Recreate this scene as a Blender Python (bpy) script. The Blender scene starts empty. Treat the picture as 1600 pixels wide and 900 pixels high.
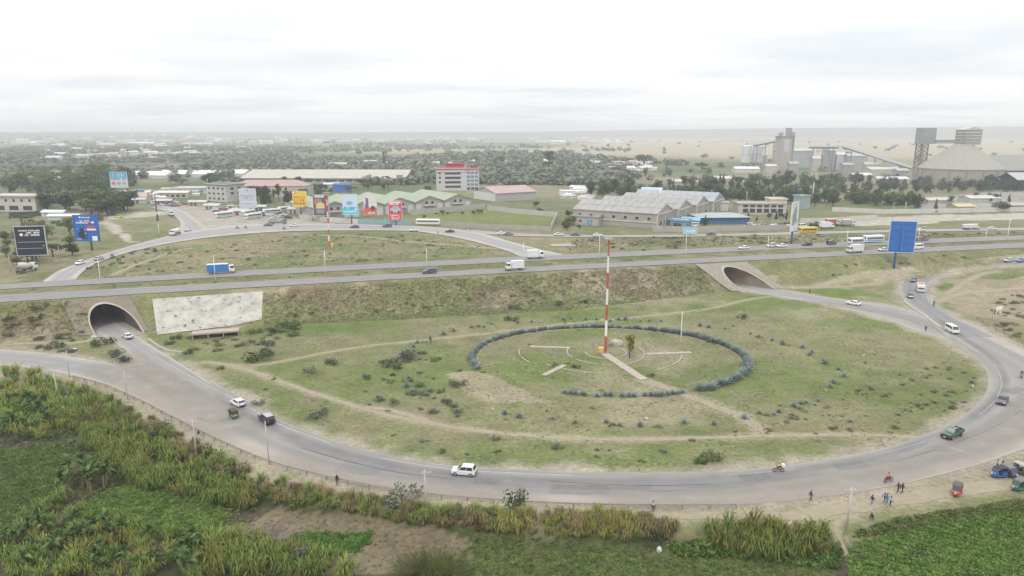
import bpy, bmesh, math, random
import numpy as np
from mathutils import Vector, Matrix
R = math.radians
random.seed(7); rng = np.random.default_rng(7)
sc = bpy.context.scene
COL = sc.collection

# ------------------------------------------------------------------ camera
PITCH = R(12.55); CAMZ = 55.0; F = 1100.0           # F: focal length in pixels of a 1600 px wide frame
cam = bpy.data.cameras.new('camera'); co = bpy.data.objects.new('camera', cam); COL.objects.link(co)
cam.sensor_width = 36; cam.lens = 36 * F / 1600; cam.clip_start = 1; cam.clip_end = 40000
co.location = (0, 0, CAMZ); co.rotation_euler = (R(90) - PITCH, 0, 0)
sc.camera = co
# ------------------------------------------------------------------ sky, sun, exposure
SUN_EL, SUN_AZ = R(58), R(200)
w = bpy.data.worlds.new('World'); sc.world = w; w.use_nodes = True
nt = w.node_tree; nt.nodes.clear(); N = nt.nodes.new; LK = nt.links.new
sky = N('ShaderNodeTexSky'); sky.sky_type = 'NISHITA'; sky.sun_disc = False
sky.sun_elevation = SUN_EL; sky.sun_rotation = SUN_AZ; sky.dust_density = 3
bg1 = N('ShaderNodeBackground'); LK(sky.outputs[0], bg1.inputs[0]); bg1.inputs[1].default_value = 0.1
tc = N('ShaderNodeTexCoord'); sep = N('ShaderNodeSeparateXYZ'); LK(tc.outputs['Generated'], sep.inputs[0])
def wm(op, a, b=None, c=None):
    n = N('ShaderNodeMath'); n.operation = op
    for i, v in enumerate((a, b, c)):
        if v is None: continue
        if isinstance(v, (int, float)): n.inputs[i].default_value = v
        else: LK(v, n.inputs[i])
    return n.outputs[0]
zc = wm('MAXIMUM', sep.outputs[2], 0.0)
den = wm('ADD', zc, 0.07)
cx = N('ShaderNodeCombineXYZ'); LK(wm('DIVIDE', sep.outputs[0], den), cx.inputs[0]); LK(wm('DIVIDE', sep.outputs[1], den), cx.inputs[1])
n1 = N('ShaderNodeTexNoise'); n1.inputs['Scale'].default_value = 0.42; n1.inputs['Detail'].default_value = 6; n1.inputs['Roughness'].default_value = 0.55
mp = N('ShaderNodeMapping'); mp.inputs['Location'].default_value = (3.3, 1.2, 0); mp.inputs['Scale'].default_value = (0.9, 1.3, 1)
LK(cx.outputs[0], mp.inputs[0]); LK(mp.outputs[0], n1.inputs[0])
rp = N('ShaderNodeValToRGB'); rp.color_ramp.elements[0].position = 0.34; rp.color_ramp.elements[1].position = 0.56
rp.color_ramp.elements[0].color = (0.78, 0.82, 0.855, 1); rp.color_ramp.elements[1].color = (0.985, 0.985, 0.985, 1)
LK(n1.outputs[0], rp.inputs[0])
# an overcast sky is about three times as bright overhead as at the horizon
up = N('ShaderNodeMapRange'); up.interpolation_type = 'SMOOTHSTEP'; up.inputs[1].default_value = 0.0; up.inputs[2].default_value = 0.5; up.inputs[3].default_value = 1.2; up.inputs[4].default_value = 1.95; LK(zc, up.inputs[0]); lum = up.outputs[0]
bg2 = N('ShaderNodeBackground'); LK(rp.outputs[0], bg2.inputs[0]); LK(lum, bg2.inputs[1])
mx = N('ShaderNodeMixShader'); mx.inputs[0].default_value = 0.93
LK(bg1.outputs[0], mx.inputs[1]); LK(bg2.outputs[0], mx.inputs[2])
wo = N('ShaderNodeOutputWorld'); LK(mx.outputs[0], wo.inputs[0])
sl = bpy.data.lights.new('sun', 'SUN'); sl.energy = 1.5; sl.angle = R(11); sl.color = (1, 0.96, 0.9)
so = bpy.data.objects.new('sun', sl); COL.objects.link(so)
so.rotation_euler = (R(90) - SUN_EL, 0, R(180) - SUN_AZ); so.location = (0, 0, 300)
vs = sc.view_settings; vs.view_transform = 'Standard'; vs.look = 'None'; vs.gamma = 1; vs.use_curve_mapping = False
vs.exposure = -0.1
sc.cycles.volume_bounces = 1; sc.cycles.max_bounces = 6; sc.cycles.use_denoising = True

# ------------------------------------------------------------------ helpers: noise, materials, meshes
def _h(ix, iy, s):
    n = (ix.astype(np.int64) * 374761393 + iy.astype(np.int64) * 668265263 + s * 974634777) & 0x7fffffff
    n = ((n ^ (n >> 13)) * 1274126177) & 0x7fffffff
    return ((n ^ (n >> 16)) & 0xffff) / 65535.0
def vn(x, y, sc_, s=0):
    x = np.asarray(x, float) / sc_; y = np.asarray(y, float) / sc_
    ix = np.floor(x); iy = np.floor(y); fx = x - ix; fy = y - iy
    fx = fx * fx * (3 - 2 * fx); fy = fy * fy * (3 - 2 * fy)
    a = _h(ix, iy, s); b = _h(ix + 1, iy, s); c = _h(ix, iy + 1, s); d = _h(ix + 1, iy + 1, s)
    return (a * (1 - fx) + b * fx) * (1 - fy) + (c * (1 - fx) + d * fx) * fy
def fbm(x, y, sc_, s=0, o=3):
    r = 0; a = 0.5; t = 0
    for k in range(o): r = r + a * vn(x, y, sc_ / 2 ** k, s + k * 17); t += a; a *= 0.5
    return r / t
def sst(a, b, x):
    t = np.clip((np.asarray(x, float) - a) / (b - a), 0, 1); return t * t * (3 - 2 * t)

MATS = {}
def mat(name, col, rough=0.8, var=0.15, scale=2.0, metal=0.0, rnd=0.0, bump=0.0, spec=0.3, coat=0.0, transl=0.0):
    """plain procedural material: colour broken up by two noises, an optional random tone per object"""
    if name in MATS: return MATS[name]
    m = bpy.data.materials.new(name); m.use_nodes = True; t = m.node_tree; L = t.links.new
    b = t.nodes['Principled BSDF']; b.inputs['Roughness'].default_value = rough; b.inputs['Metallic'].default_value = metal
    b.inputs['Specular IOR Level'].default_value = spec; b.inputs['Coat Weight'].default_value = coat
    g = t.nodes.new('ShaderNodeNewGeometry')
    no = t.nodes.new('ShaderNodeTexNoise'); no.inputs['Scale'].default_value = scale; no.inputs['Detail'].default_value = 6; no.inputs['Roughness'].default_value = 0.65
    L(g.outputs['Position'], no.inputs[0])
    mr = t.nodes.new('ShaderNodeMapRange'); mr.inputs[1].default_value = 0.25; mr.inputs[2].default_value = 0.75
    mr.inputs[3].default_value = 1 - var; mr.inputs[4].default_value = 1 + var; L(no.outputs[0], mr.inputs[0])
    out = mr.outputs[0]
    if rnd:
        oi = t.nodes.new('ShaderNodeObjectInfo'); m2 = t.nodes.new('ShaderNodeMapRange')
        m2.inputs[3].default_value = 1 - rnd; m2.inputs[4].default_value = 1 + rnd; L(oi.outputs['Random'], m2.inputs[0])
        mu = t.nodes.new('ShaderNodeMath'); mu.operation = 'MULTIPLY'; L(out, mu.inputs[0]); L(m2.outputs[0], mu.inputs[1]); out = mu.outputs[0]
    vm = t.nodes.new('ShaderNodeVectorMath'); vm.operation = 'SCALE'; vm.inputs[0].default_value = col[:3]; L(out, vm.inputs['Scale'])
    L(vm.outputs[0], b.inputs['Base Color'])
    if bump:
        bp = t.nodes.new('ShaderNodeBump'); bp.inputs['Strength'].default_value = bump; L(no.outputs[0], bp.inputs['Height']); L(bp.outputs[0], b.inputs['Normal'])
    MATS[name] = m
    return m
def leafmat(name, col, col2, rnd=0.25):
    """foliage: two tones by a fine noise, some light passing through the leaf"""
    if name in MATS: return MATS[name]
    m = bpy.data.materials.new(name); m.use_nodes = True; t = m.node_tree; L = t.links.new
    b = t.nodes['Principled BSDF']; b.inputs['Roughness'].default_value = 0.7; b.inputs['Specular IOR Level'].default_value = 0.15
    g = t.nodes.new('ShaderNodeNewGeometry'); no = t.nodes.new('ShaderNodeTexNoise'); no.inputs['Scale'].default_value = 0.9; no.inputs['Detail'].default_value = 5
    L(g.outputs['Position'], no.inputs[0])
    rpn = t.nodes.new('ShaderNodeValToRGB'); rpn.color_ramp.elements[0].position = 0.35; rpn.color_ramp.elements[1].position = 0.66
    rpn.color_ramp.elements[0].color = (*col, 1); rpn.color_ramp.elements[1].color = (*col2, 1); L(no.outputs[0], rpn.inputs[0])
    oi = t.nodes.new('ShaderNodeObjectInfo'); m2 = t.nodes.new('ShaderNodeMapRange')
    m2.inputs[3].default_value = 1 - rnd; m2.inputs[4].default_value = 1 + rnd; L(oi.outputs['Random'], m2.inputs[0])
    vm = t.nodes.new('ShaderNodeVectorMath'); vm.operation = 'SCALE'; L(rpn.outputs[0], vm.inputs[0]); L(m2.outputs[0], vm.inputs['Scale'])
    L(vm.outputs[0], b.inputs['Base Color'])
    tr = t.nodes.new('ShaderNodeBsdfTranslucent'); L(vm.outputs[0], tr.inputs[0])
    ms = t.nodes.new('ShaderNodeMixShader'); ms.inputs[0].default_value = 0.2
    L(b.outputs[0], ms.inputs[1]); L(tr.outputs[0], ms.inputs[2]); L(ms.outputs[0], t.nodes['Material Output'].inputs[0])
    MATS[name] = m
    return m

class MB:
    """collects polygons; build() links them as ONE mesh object"""
    def __init__(s): s.v = []; s.f = []; s.m = []; s.mi = 0
    def add(s, vs, fs):
        o = len(s.v); s.v += [tuple(p) for p in vs]; s.f += [tuple(i + o for i in f) for f in fs]; s.m += [s.mi] * len(fs); return s
    def box(s, c, d, rz=0, taper=1.0):
        x, y, z = (k / 2 for k in d); ca, sa = math.cos(rz), math.sin(rz); P = []
        for sz, k in ((-1, 1.0), (1, taper)):
            for sx, sy in ((-1, -1), (1, -1), (1, 1), (-1, 1)):
                a, b = sx * x * k, sy * y * k
                P.append((c[0] + a * ca - b * sa, c[1] + a * sa + b * ca, c[2] + sz * z))
        return s.add(P, [(0, 3, 2, 1), (4, 5, 6, 7), (0, 1, 5, 4), (1, 2, 6, 5), (2, 3, 7, 6), (3, 0, 4, 7)])
    def tube(s, pts, rad, n=8, cap=True):
        pts = [Vector(p) for p in pts]; rad = rad if hasattr(rad, '__len__') else [rad] * len(pts); P = []; K = len(pts)
        for i, p in enumerate(pts):
            d = (pts[min(i + 1, K - 1)] - pts[max(i - 1, 0)]).normalized()
            a = d.cross(Vector((0, 0, 1)) if abs(d.z) < 0.9 else Vector((1, 0, 0))).normalized(); b = d.cross(a)
            for j in range(n):
                t = 2 * math.pi * j / n; P.append(p + (a * math.cos(t) + b * math.sin(t)) * rad[i])
        fs = [(i * n + j, i * n + (j + 1) % n, (i + 1) * n + (j + 1) % n, (i + 1) * n + j) for i in range(K - 1) for j in range(n)]
        if cap: fs += [tuple(range(n))[::-1], tuple((K - 1) * n + j for j in range(n))]
        return s.add(P, fs)
    def loft(s, rings, cap=True, closed=True):
        n = len(rings[0]); P = [p for r in rings for p in r]; m = n if closed else n - 1
        fs = [(i * n + j, i * n + (j + 1) % n, (i + 1) * n + (j + 1) % n, (i + 1) * n + j) for i in range(len(rings) - 1) for j in range(m)]
        if cap: fs += [tuple(range(n))[::-1], tuple((len(rings) - 1) * n + j for j in range(n))]
        return s.add(P, fs)
    def prism(s, poly, a, b, axis=2):
        n = len(poly)
        def q(p, h): return (p[0], p[1], h) if axis == 2 else ((p[0], h, p[1]) if axis == 1 else (h, p[0], p[1]))
        return s.add([q(p, a) for p in poly] + [q(p, b) for p in poly],
                     [tuple(range(n))[::-1], tuple(range(n, 2 * n))] + [(i, (i + 1) % n, n + (i + 1) % n, n + i) for i in range(n)])
    def quad(s, *p): return s.add(p, [tuple(range(len(p)))])
    def mesh(s, name, mats, smooth=False):
        me = bpy.data.meshes.new(name); me.from_pydata(s.v, [], s.f)
        for m in (mats if isinstance(mats, (list, tuple)) else [mats]): me.materials.append(m)
        if any(s.m): me.polygons.foreach_set('material_index', s.m)
        if smooth: me.polygons.foreach_set('use_smooth', [True] * len(s.f))
        me.update(); return me
    def build(s, name, mats, parent=None, smooth=False): return link(name, s.mesh(name, mats, smooth), parent)
def link(name, me, parent=None):
    o = bpy.data.objects.new(name, me); COL.objects.link(o); o.parent = parent; return o
def tag(o, label=None, cat=None, group=None, kind=None):
    for k, v in (('label', label), ('category', cat), ('group', group), ('kind', kind)):
        if v: o[k] = v
    return o
def empty(name, loc=(0, 0, 0), rz=0, sc_=1.0):
    o = bpy.data.objects.new(name, None); COL.objects.link(o); o.location = loc; o.rotation_euler = (0, 0, rz); o.scale = (sc_,) * 3
    o.empty_display_size = 0.5; return o
KIDS = {}
def kids(o):
    if o.name not in KIDS: KIDS[o.name] = list(o.children)
    return KIDS[o.name]
def copy_tree(o, parent=None):
    c = o.copy(); COL.objects.link(c); c.parent = parent
    for ch in kids(o): copy_tree(ch, c)
    return c
PROTO = {}
def place(key, builder, loc, rz, label, cat, group=None, s=1.0, tilt=(0, 0)):
    """builds a thing the first time, afterwards copies it with all its parts"""
    if key not in PROTO: PROTO[key] = o = builder()
    else: o = copy_tree(PROTO[key])
    o.location = loc; o.rotation_euler = (tilt[0], tilt[1], rz); o.scale = (s,) * 3 if not hasattr(s, '__len__') else s
    for k in ('group',):
        if k in o: del o[k]
    return tag(o, label, cat, group)

# ------------------------------------------------------------------ the lie of the land
cP, sP = math.cos(PITCH), math.sin(PITCH)
def ray(px, py):
    u = (px - 800) / F; v = (450 - py) / F
    return u, cP + v * sP, -sP + v * cP
def Gz(px, py, z=0.0):
    """point of the photograph -> point of the level z in the place"""
    d = ray(px, py); t = (CAMZ - z) / -d[2]
    return Vector((d[0] * t, d[1] * t, z))
HW = 8.0
def fit(pts):
    q = [Gz(a, b, HW) for a, b in pts]
    return np.polyfit([p.x for p in q], [p.y for p in q], 2)
E1 = fit([(0, 471), (320, 455), (640, 435), (960, 417), (1280, 401), (1600, 387)])       # near edge of the highway
E2 = fit([(0, 461), (320, 444), (640, 427), (960, 410), (1280, 395), (1600, 379)])
E3 = fit([(0, 452), (320, 434.5), (640, 417.5), (960, 401), (1280, 387.5), (1600, 374)])
E4 = fit([(0, 444), (320, 427), (640, 410), (960, 394), (1280, 380), (1600, 368)])
def hy(E, x):
    x = np.asarray(x, float); xc = np.clip(x, -200, 260); d = 2 * E[0] * xc + E[1]
    return np.polyval(E, xc) + d * (x - xc)
OUT = [Gz(a, b) for a, b in [(-200, 560), (0, 573), (100, 590), (200, 627), (310, 679), (420, 729), (530, 752), (600, 767), (700, 779), (800, 790), (900, 795),
                             (1020, 800), (1150, 803), (1290, 812), (1330, 826), (1400, 806), (1500, 790), (1600, 775), (1800, 740)]]
OX = [p.x for p in OUT]; OY = [p.y for p in OUT]
def outy(x): return np.interp(x, OX, OY)
CULV = Gz(880, 394, 6.5)
RUN = 14.0
def Hb(x, y):
    """base level of the low side: 0, rising to the right with the slip road, dropping to the fields"""
    x = np.asarray(x, float); y = np.asarray(y, float)
    b = 6.3 * sst(148, 240, x + (y - 235) * 0.55) * sst(205, 235, y)
    d = outy(x) - y
    drop = np.interp(x, [-30, 40, 60, 200], [3.0, 2.6, 1.4, 1.4])
    return b - drop * sst(0.6, 8.0, d)
def Hs(x, y):
    x = np.asarray(x, float); y = np.asarray(y, float)
    d = (hy(E1, x) - y) * 0.966
    b = Hb(x, y)
    t = np.clip((d - 1.3) / RUN, 0, 1); t = t * t * (3 - 2 * t) * 0.35 + t * 0.65
    return b + (HW - 0.12 - b) * (1 - t), d
def H(x, y):
    h, d = Hs(x, y)
    x = np.asarray(x, float); y = np.asarray(y, float)
    far = (y - hy(E4, x)) * 0.966
    h = h - 0.35 * sst(0.5, 6, far)
    g = ((x - CULV.x) * 0.97 + (y - CULV.y) * 0.25) / 13; q = ((y - CULV.y) + 1.5) / 4.5
    h = h - 2.3 * np.exp(-g ** 4 - q ** 2) * (far > 0.5)
    r = np.hypot(x, y)
    rid = sst(4300, 6600, r)
    amp = np.interp(x, [-6000, -2500, 200, 2000, 4200, 7000], [44, 40, 44, 78, 92, 92])
    h = h + rid * amp * (0.86 + 0.14 * fbm(x, y, 1800, 5)) + 6 * (fbm(x, y, 900, 8) - 0.5) * sst(900, 2500, r)
    return h
def G(px, py):
    """point of the photograph -> where it meets the ground"""
    d = ray(px, py); t = np.concatenate([np.arange(60, 400, 0.25), np.geomspace(400, 9000, 900)])
    x = d[0] * t; y = d[1] * t; z = CAMZ + d[2] * t; k = z <= H(x, y)
    i = int(np.argmax(k)) if k.any() else len(t) - 1
    return Vector((x[i], y[i], float(H(x[i], y[i]))))
def hz(x, y): return float(H(x, y))
def mpp(p): return (p.y * cP + (CAMZ - p.z) * sP) / F      # metres per photograph pixel at a point
def crom(P, n=8):
    P = [np.array(p, float) for p in P]; Q = [2 * P[0] - P[1]] + P + [2 * P[-1] - P[-2]]; out = []
    for i in range(1, len(Q) - 2):
        for k in range(n):
            t = k / n; a, b, c, d = Q[i - 1:i + 3]
            out.append(0.5 * (2 * b + (c - a) * t + (2 * a - 5 * b + 4 * c - d) * t * t + (3 * b - a - 3 * c + d) * t ** 3))
    out.append(P[-1]); return out
def arclen(P):
    P = np.array(P); s = np.concatenate([[0], np.cumsum(np.linalg.norm(np.diff(P, axis=0), axis=1))]); return P, s
def resample(P, step):
    P, s = arclen(P); n = max(2, int(s[-1] / step) + 1); q = np.linspace(0, s[-1], n)
    return np.stack([np.interp(q, s, P[:, k]) for k in range(P.shape[1])], 1)

# ---- roads: edge pairs read off the photograph, laid on the ground
ROADS = []      # (outline polygon) for sinking the ground sheet under them
def lowz(p): return float(Hb(p[0], p[1]))
def edge(pts, z=None, n=8):
    if z is None:
        q = []
        for a, b in pts:
            P = Gz(a, b, 0)
            for _ in range(12): P = Gz(a, b, 0.5 * P.z + 0.5 * max(lowz(P), 0))
            q.append((P.x, P.y))
    else: q = [tuple(Gz(a, b, z)[:2]) for a, b in pts]
    return crom(q, n)
ROADDEF = dict(
    ring=(edge([(250, 552), (320, 591), (380, 622), (430, 653), (500, 681), (560, 701), (620, 715), (700, 727), (800, 733), (900, 737), (1000, 739), (1100, 738), (1200, 731), (1300, 716), (1384, 699), (1443, 680), (1481, 663), (1522, 636), (1540, 613), (1544, 590), (1532, 567), (1507, 547), (1481, 530), (1440, 505)]),
          edge([(175, 604), (215, 622), (270, 650), (335, 684), (410, 717), (480, 738), (560, 756), (650, 770), (760, 780), (860, 786), (960, 790), (1070, 791), (1170, 787), (1270, 778), (1380, 762), (1470, 742), (1560, 716), (1650, 680), (1705, 640), (1720, 605), (1690, 582), (1640, 563), (1575, 534), (1505, 500)])),
    approach=(edge([(-260, 538), (-100, 541), (0, 546), (60, 551), (120, 559), (200, 573), (262, 590), (300, 610)]),
              edge([(-260, 562), (-100, 566), (0, 571), (60, 577), (115, 587), (165, 601), (215, 622), (262, 645)])),
    slip=(edge([(1700, 388), (1600, 402), (1568, 405.5), (1500, 412.5), (1452, 421), (1424, 429), (1409, 439), (1405, 452), (1413, 468), (1440, 490), (1481, 527)]),
          edge([(1700, 396), (1600, 413), (1575, 415), (1535, 419), (1496, 426), (1470, 434), (1455, 442), (1450, 454), (1460, 474), (1500, 500), (1560, 527)])),
)
# ------------------------------------------------------------------ tunnels (plan geometry first: the ground sheet opens for them)
AX = Vector((-0.7071, 0.7071)); AN = Vector((0.7071, 0.7071))       # both tunnels run obliquely under the highway
TUN = dict(left=dict(n=55.9, r=5.1), right=dict(n=233.6, r=5.3))
ZC = 1.55
def sa(T, s, a):
    p = AN * (T['n'] + s) + AX * a; return p.x, p.y
def solve_a(T, s, z, off=0.0):
    a = np.arange(90, 260, 0.1) if T is TUN['right'] else np.arange(180, 300, 0.1)
    x, y = AN.x * (T['n'] + s) + AX.x * a, AN.y * (T['n'] + s) + AX.y * a
    h = Hs(x, y)[0] + off; k = h >= z
    return float(a[int(np.argmax(k))]) if k.any() else float(a[-1])
def arch(T, r, n=28):
    P = [(r, 0.0)] + [(r * math.cos(math.pi * k / n), ZC + r * math.sin(math.pi * k / n)) for k in range(n + 1)] + [(-r, 0.0)]
    return P
def tunnel_road(T, half, a1, a2, n=18):
    L, Rr = [], []
    for k in range(n + 1):
        a = a1 + (a2 - a1) * k / n
        L.append(np.array(sa(T, -half, a))); Rr.append(np.array(sa(T, half, a)))
    return L, Rr
tl = TUN['left']; tr_ = TUN['right']
ROADDEF['tunnel_road_left'] = (edge([(143, 514), (160, 524), (176, 533), (198, 549), (222, 568), (262, 600)]), edge([(178, 503), (190, 511), (214, 526), (244, 545), (286, 571), (330, 600)]))
ROADDEF['tunnel_road_right'] = (edge([(1150, 448), (1170, 455), (1220, 464), (1280, 474), (1343, 488), (1394, 502), (1430, 516), (1481, 531)]), edge([(1195, 446), (1213, 451), (1245, 457), (1280, 463), (1340, 471), (1400, 480), (1440, 491), (1490, 512)]))
FZ = 7.72
ROADDEF['far_loop'] = (edge([(64, 441), (90, 424), (120, 412), (172, 394), (216, 381), (250, 372), (285, 364), (320, 358), (386, 351), (460, 350), (540, 350), (640, 353), (700, 357), (750, 364), (800, 378), (850, 391), (885, 398)], FZ),
                       edge([(118, 437), (130, 424), (146, 414), (172, 403), (210, 392), (250, 383), (285, 377), (320, 372), (390, 365), (460, 361), (560, 360), (640, 361), (690, 367), (730, 375), (765, 384), (795, 393), (815, 402)], FZ))
ROADDEF['side_street'] = (edge([(276, 366), (283, 352), (276, 340), (258, 330), (236, 324)], FZ), edge([(330, 362), (310, 346), (296, 336), (276, 326), (252, 321)], FZ))
ROADDEF['service_road'] = (edge([(730, 359), (820, 365.5), (960, 367.5), (1120, 366), (1280, 362), (1440, 358.5), (1600, 356), (1750, 352)], FZ),
                           edge([(730, 364), (820, 369), (960, 370.5), (1120, 369), (1280, 365.5), (1440, 362), (1600, 359.5), (1750, 356)], FZ))
def strip(name, A, B, mats, zf, dz, step=2.0, cross=6, label=None, cat=None, uv=True):
    A = resample(A, step); n = len(A)
    B, s = arclen(np.array(B)); B = np.stack([np.interp(np.linspace(0, s[-1], n), s, B[:, k]) for k in (0, 1)], 1)
    V = []; ac = []
    for i in range(n):
        for j in range(cross + 1):
            t = j / cross; p = A[i] * (1 - t) + B[i] * t
            V.append((p[0], p[1], zf(p[0], p[1]) + dz)); ac.append(t * 2 - 1)
    c = cross + 1
    Fc = [(i * c + j, i * c + j + 1, (i + 1) * c + j + 1, (i + 1) * c + j) for i in range(n - 1) for j in range(cross)]
    me = bpy.data.meshes.new(name); me.from_pydata(V, [], Fc); me.materials.append(mats)
    at = me.attributes.new('across', 'FLOAT', 'POINT'); at.data.foreach_set('value', ac)
    # faces upward
    me.update()
    if len(me.polygons) and me.polygons[0].normal.z < 0: me.flip_normals()
    nn_ = (B - A) / np.maximum(np.linalg.norm(B - A, axis=1), .1)[:, None]; ins = min(1.3, .2 * float(np.linalg.norm(B - A, axis=1).mean()))
    ROADS.append(np.concatenate([A + nn_ * ins, (B - nn_ * ins)[::-1]]))
    o = link(name, me); o['kind'] = 'structure'
    if label: o['label'] = label
    return o, A, B
def roadmat(name, asph, dust, edge_w, lane=0.12, shift=0.0):
    m = bpy.data.materials.new(name); m.use_nodes = True; t = m.node_tree; L = t.links.new; b = t.nodes['Principled BSDF']
    b.inputs['Roughness'].default_value = 0.85; b.inputs['Specular IOR Level'].default_value = 0.25
    g = t.nodes.new('ShaderNodeNewGeometry'); at = t.nodes.new('ShaderNodeAttribute'); at.attribute_name = 'across'
    def nz(s, d=5, rr=0.6):
        n = t.nodes.new('ShaderNodeTexNoise'); n.inputs['Scale'].default_value = s; n.inputs['Detail'].default_value = d; n.inputs['Roughness'].default_value = rr; L(g.outputs['Position'], n.inputs[0]); return n.outputs[0]
    def ma(op, a, b_, c=None):
        n = t.nodes.new('ShaderNodeMath'); n.operation = op
        for i, v in enumerate((a, b_, c)):
            if v is None: continue
            if isinstance(v, (int, float)): n.inputs[i].default_value = v
            else: L(v, n.inputs[i])
        return n.outputs[0]
    ab = ma('ABSOLUTE', ma('ADD', at.outputs['Fac'], shift), 0)
    e = t.nodes.new('ShaderNodeMapRange'); e.interpolation_type = 'SMOOTHSTEP'; e.inputs[1].default_value = edge_w; e.inputs[2].default_value = 1.05
    L(ma('ADD', ab, ma('MULTIPLY', ma('SUBTRACT', nz(0.11), 0.5), 0.55)), e.inputs[0])
    f = ma('ADD', e.outputs[0], ma('MULTIPLY', ma('SUBTRACT', nz(0.03, 4), 0.45), 0.7))
    cl = t.nodes.new('ShaderNodeClamp'); L(f, cl.inputs[0])
    mxc = t.nodes.new('ShaderNodeMix'); mxc.data_type = 'RGBA'; mxc.inputs[6].default_value = (*asph, 1); mxc.inputs[7].default_value = (*dust, 1); L(cl.outputs[0], mxc.inputs[0])
    # worn wheel tracks: darker, polished bands along the lanes
    tk = ma('COSINE', ma('MULTIPLY', at.outputs['Fac'], 11.0), 0)
    v = ma('MULTIPLY', ma('MULTIPLY_ADD', tk, lane * 0.5, 1.0), ma('MULTIPLY_ADD', nz(2.2, 8, 0.75), 0.22, 0.89))
    v = ma('MULTIPLY', v, ma('MULTIPLY_ADD', nz(0.25, 3), 0.3, 0.85))
    vm = t.nodes.new('ShaderNodeVectorMath'); vm.operation = 'SCALE'; L(mxc.outputs[2], vm.inputs[0]); L(v, vm.inputs['Scale']); L(vm.outputs[0], b.inputs['Base Color'])
    return m
M_ring = roadmat('asphalt_ring', (0.225, 0.217, 0.208), (0.335, 0.30, 0.262), 0.55, 0.12, 0.22)
M_slip = roadmat('asphalt_slip', (0.19, 0.188, 0.19), (0.31, 0.285, 0.25), 0.72)
M_hway = roadmat('asphalt_highway', (0.205, 0.198, 0.198), (0.29, 0.265, 0.235), 0.86)
M_conc = roadmat('concrete_road', (0.235, 0.23, 0.224), (0.335, 0.305, 0.268), 0.5, 0.08)
M_far = roadmat('asphalt_far', (0.27, 0.262, 0.255), (0.40, 0.37, 0.33), 0.45)
M_paint = mat('road_paint', (0.43, 0.42, 0.40), 0.7, 0.3, 1.4)
lowc = lambda x, y: max(float(Hb(x, y)), 0.0)
hwz = lambda x, y: HW
fz = lambda x, y: FZ
ring, rA, rB = strip('ring_road', *ROADDEF['ring'], M_ring, lowc, 0.038, 1.5, 10, 'wide dusty grey asphalt ring road round the lawn')
appr, aA, aB = strip('approach_road', *ROADDEF['approach'], M_conc, lowc, 0.034, 2, 6, 'pale road entering the ring from the open side')
tun1, t1A, t1B = strip('tunnel_road', *ROADDEF['tunnel_road_left'], M_conc, lowc, 0.026, 1.5, 6, 'grey road coming out of the dark tunnel')
slip, sA, sB = strip('slip_road', *ROADDEF['slip'], M_slip, lowc, 0.044, 1.5, 6, 'curving dark slip road climbing to the highway')
tun2, t2A, t2B = strip('tunnel_road', *ROADDEF['tunnel_road_right'], M_conc, lowc, 0.030, 1.5, 6, 'pale road from the open-mouthed tunnel to the ring')
xs = np.arange(-330, 480, 3.0)
def hedge_(E): return [np.array((x, float(hy(E, x)))) for x in xs]
hn, hnA, hnB = strip('highway_carriageway', hedge_(E1), hedge_(E2), M_hway, hwz, 0.03, 3, 4, 'near carriageway of the raised highway')
hf, hfA, hfB = strip('highway_carriageway', hedge_(E3), hedge_(E4), M_hway, hwz, 0.03, 3, 4, 'far carriageway of the raised highway beyond the grass median')
fl, fA, fB = strip('loop_road', *ROADDEF['far_loop'], M_far, fz, 0.03, 3, 6, 'pale loop road sweeping behind the highway')
ss, ssA, ssB = strip('side_street', *ROADDEF['side_street'], M_far, fz, 0.026, 3, 4, 'side street leaving the loop road by the tree cluster')
sv, svA, svB = strip('service_road', *ROADDEF['service_road'], M_far, fz, 0.034, 4, 3, 'narrow service road running along behind the highway')
def line_on(parent, P, Q, off, wd, zf, dz, dash=None, jit=0.0, step=1.5, name='edge_line'):
    """painted line lying at a fraction off (0 = edge A, 1 = edge B) or metres from A"""
    b = MB(); n = len(P); C = np.array([P[i] + (Q[i] - P[i]) / max(np.linalg.norm(Q[i] - P[i]), 1e-6) * (off if off > 0 else np.linalg.norm(Q[i] - P[i]) + off) for i in range(n)])
    C = resample(C, step)
    for i in range(len(C) - 1):
        if dash and (i * step) % dash[1] > dash[0]: continue
        if jit and float(fbm(C[i][0], C[i][1], 14, 61, 3)) < jit: continue
        d = C[i + 1] - C[i]; l = np.linalg.norm(d); nn = np.array((-d[1], d[0])) / l * wd / 2
        c1, c2 = C[i], C[i + 1]
        b.quad(*[(p[0], p[1], zf(p[0], p[1]) + dz) for p in (c1 - nn, c1 + nn, c2 + nn, c2 - nn)][::1])
    o = b.build(name, M_paint, parent)
    if len(o.data.polygons) and o.data.polygons[0].normal.z < 0: o.data.flip_normals()
    return o
line_on(ring, rA, rB, 2.8, 0.13, lowc, 0.052, jit=0.42)
nl = int(len(aA) * .8); line_on(appr, aA[:nl], aB[:nl], 0.7, 0.14, lowc, 0.046, jit=0.45); line_on(appr, aA[:nl], aB[:nl], -0.9, 0.15, lowc, 0.046, jit=0.35)
nl = int(len(t1A) * .62); line_on(tun1, t1A[:nl], t1B[:nl], 0.25, 0.16, lowc, 0.046, jit=0.42); line_on(tun1, t1A, t1B, -0.25, 0.16, lowc, 0.046, jit=0.2)
line_on(slip, sA, sB, 0.9, 0.14, lowc, 0.056, jit=0.4); line_on(slip, sA, sB, -0.9, 0.14, lowc, 0.056, jit=0.4)
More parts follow.
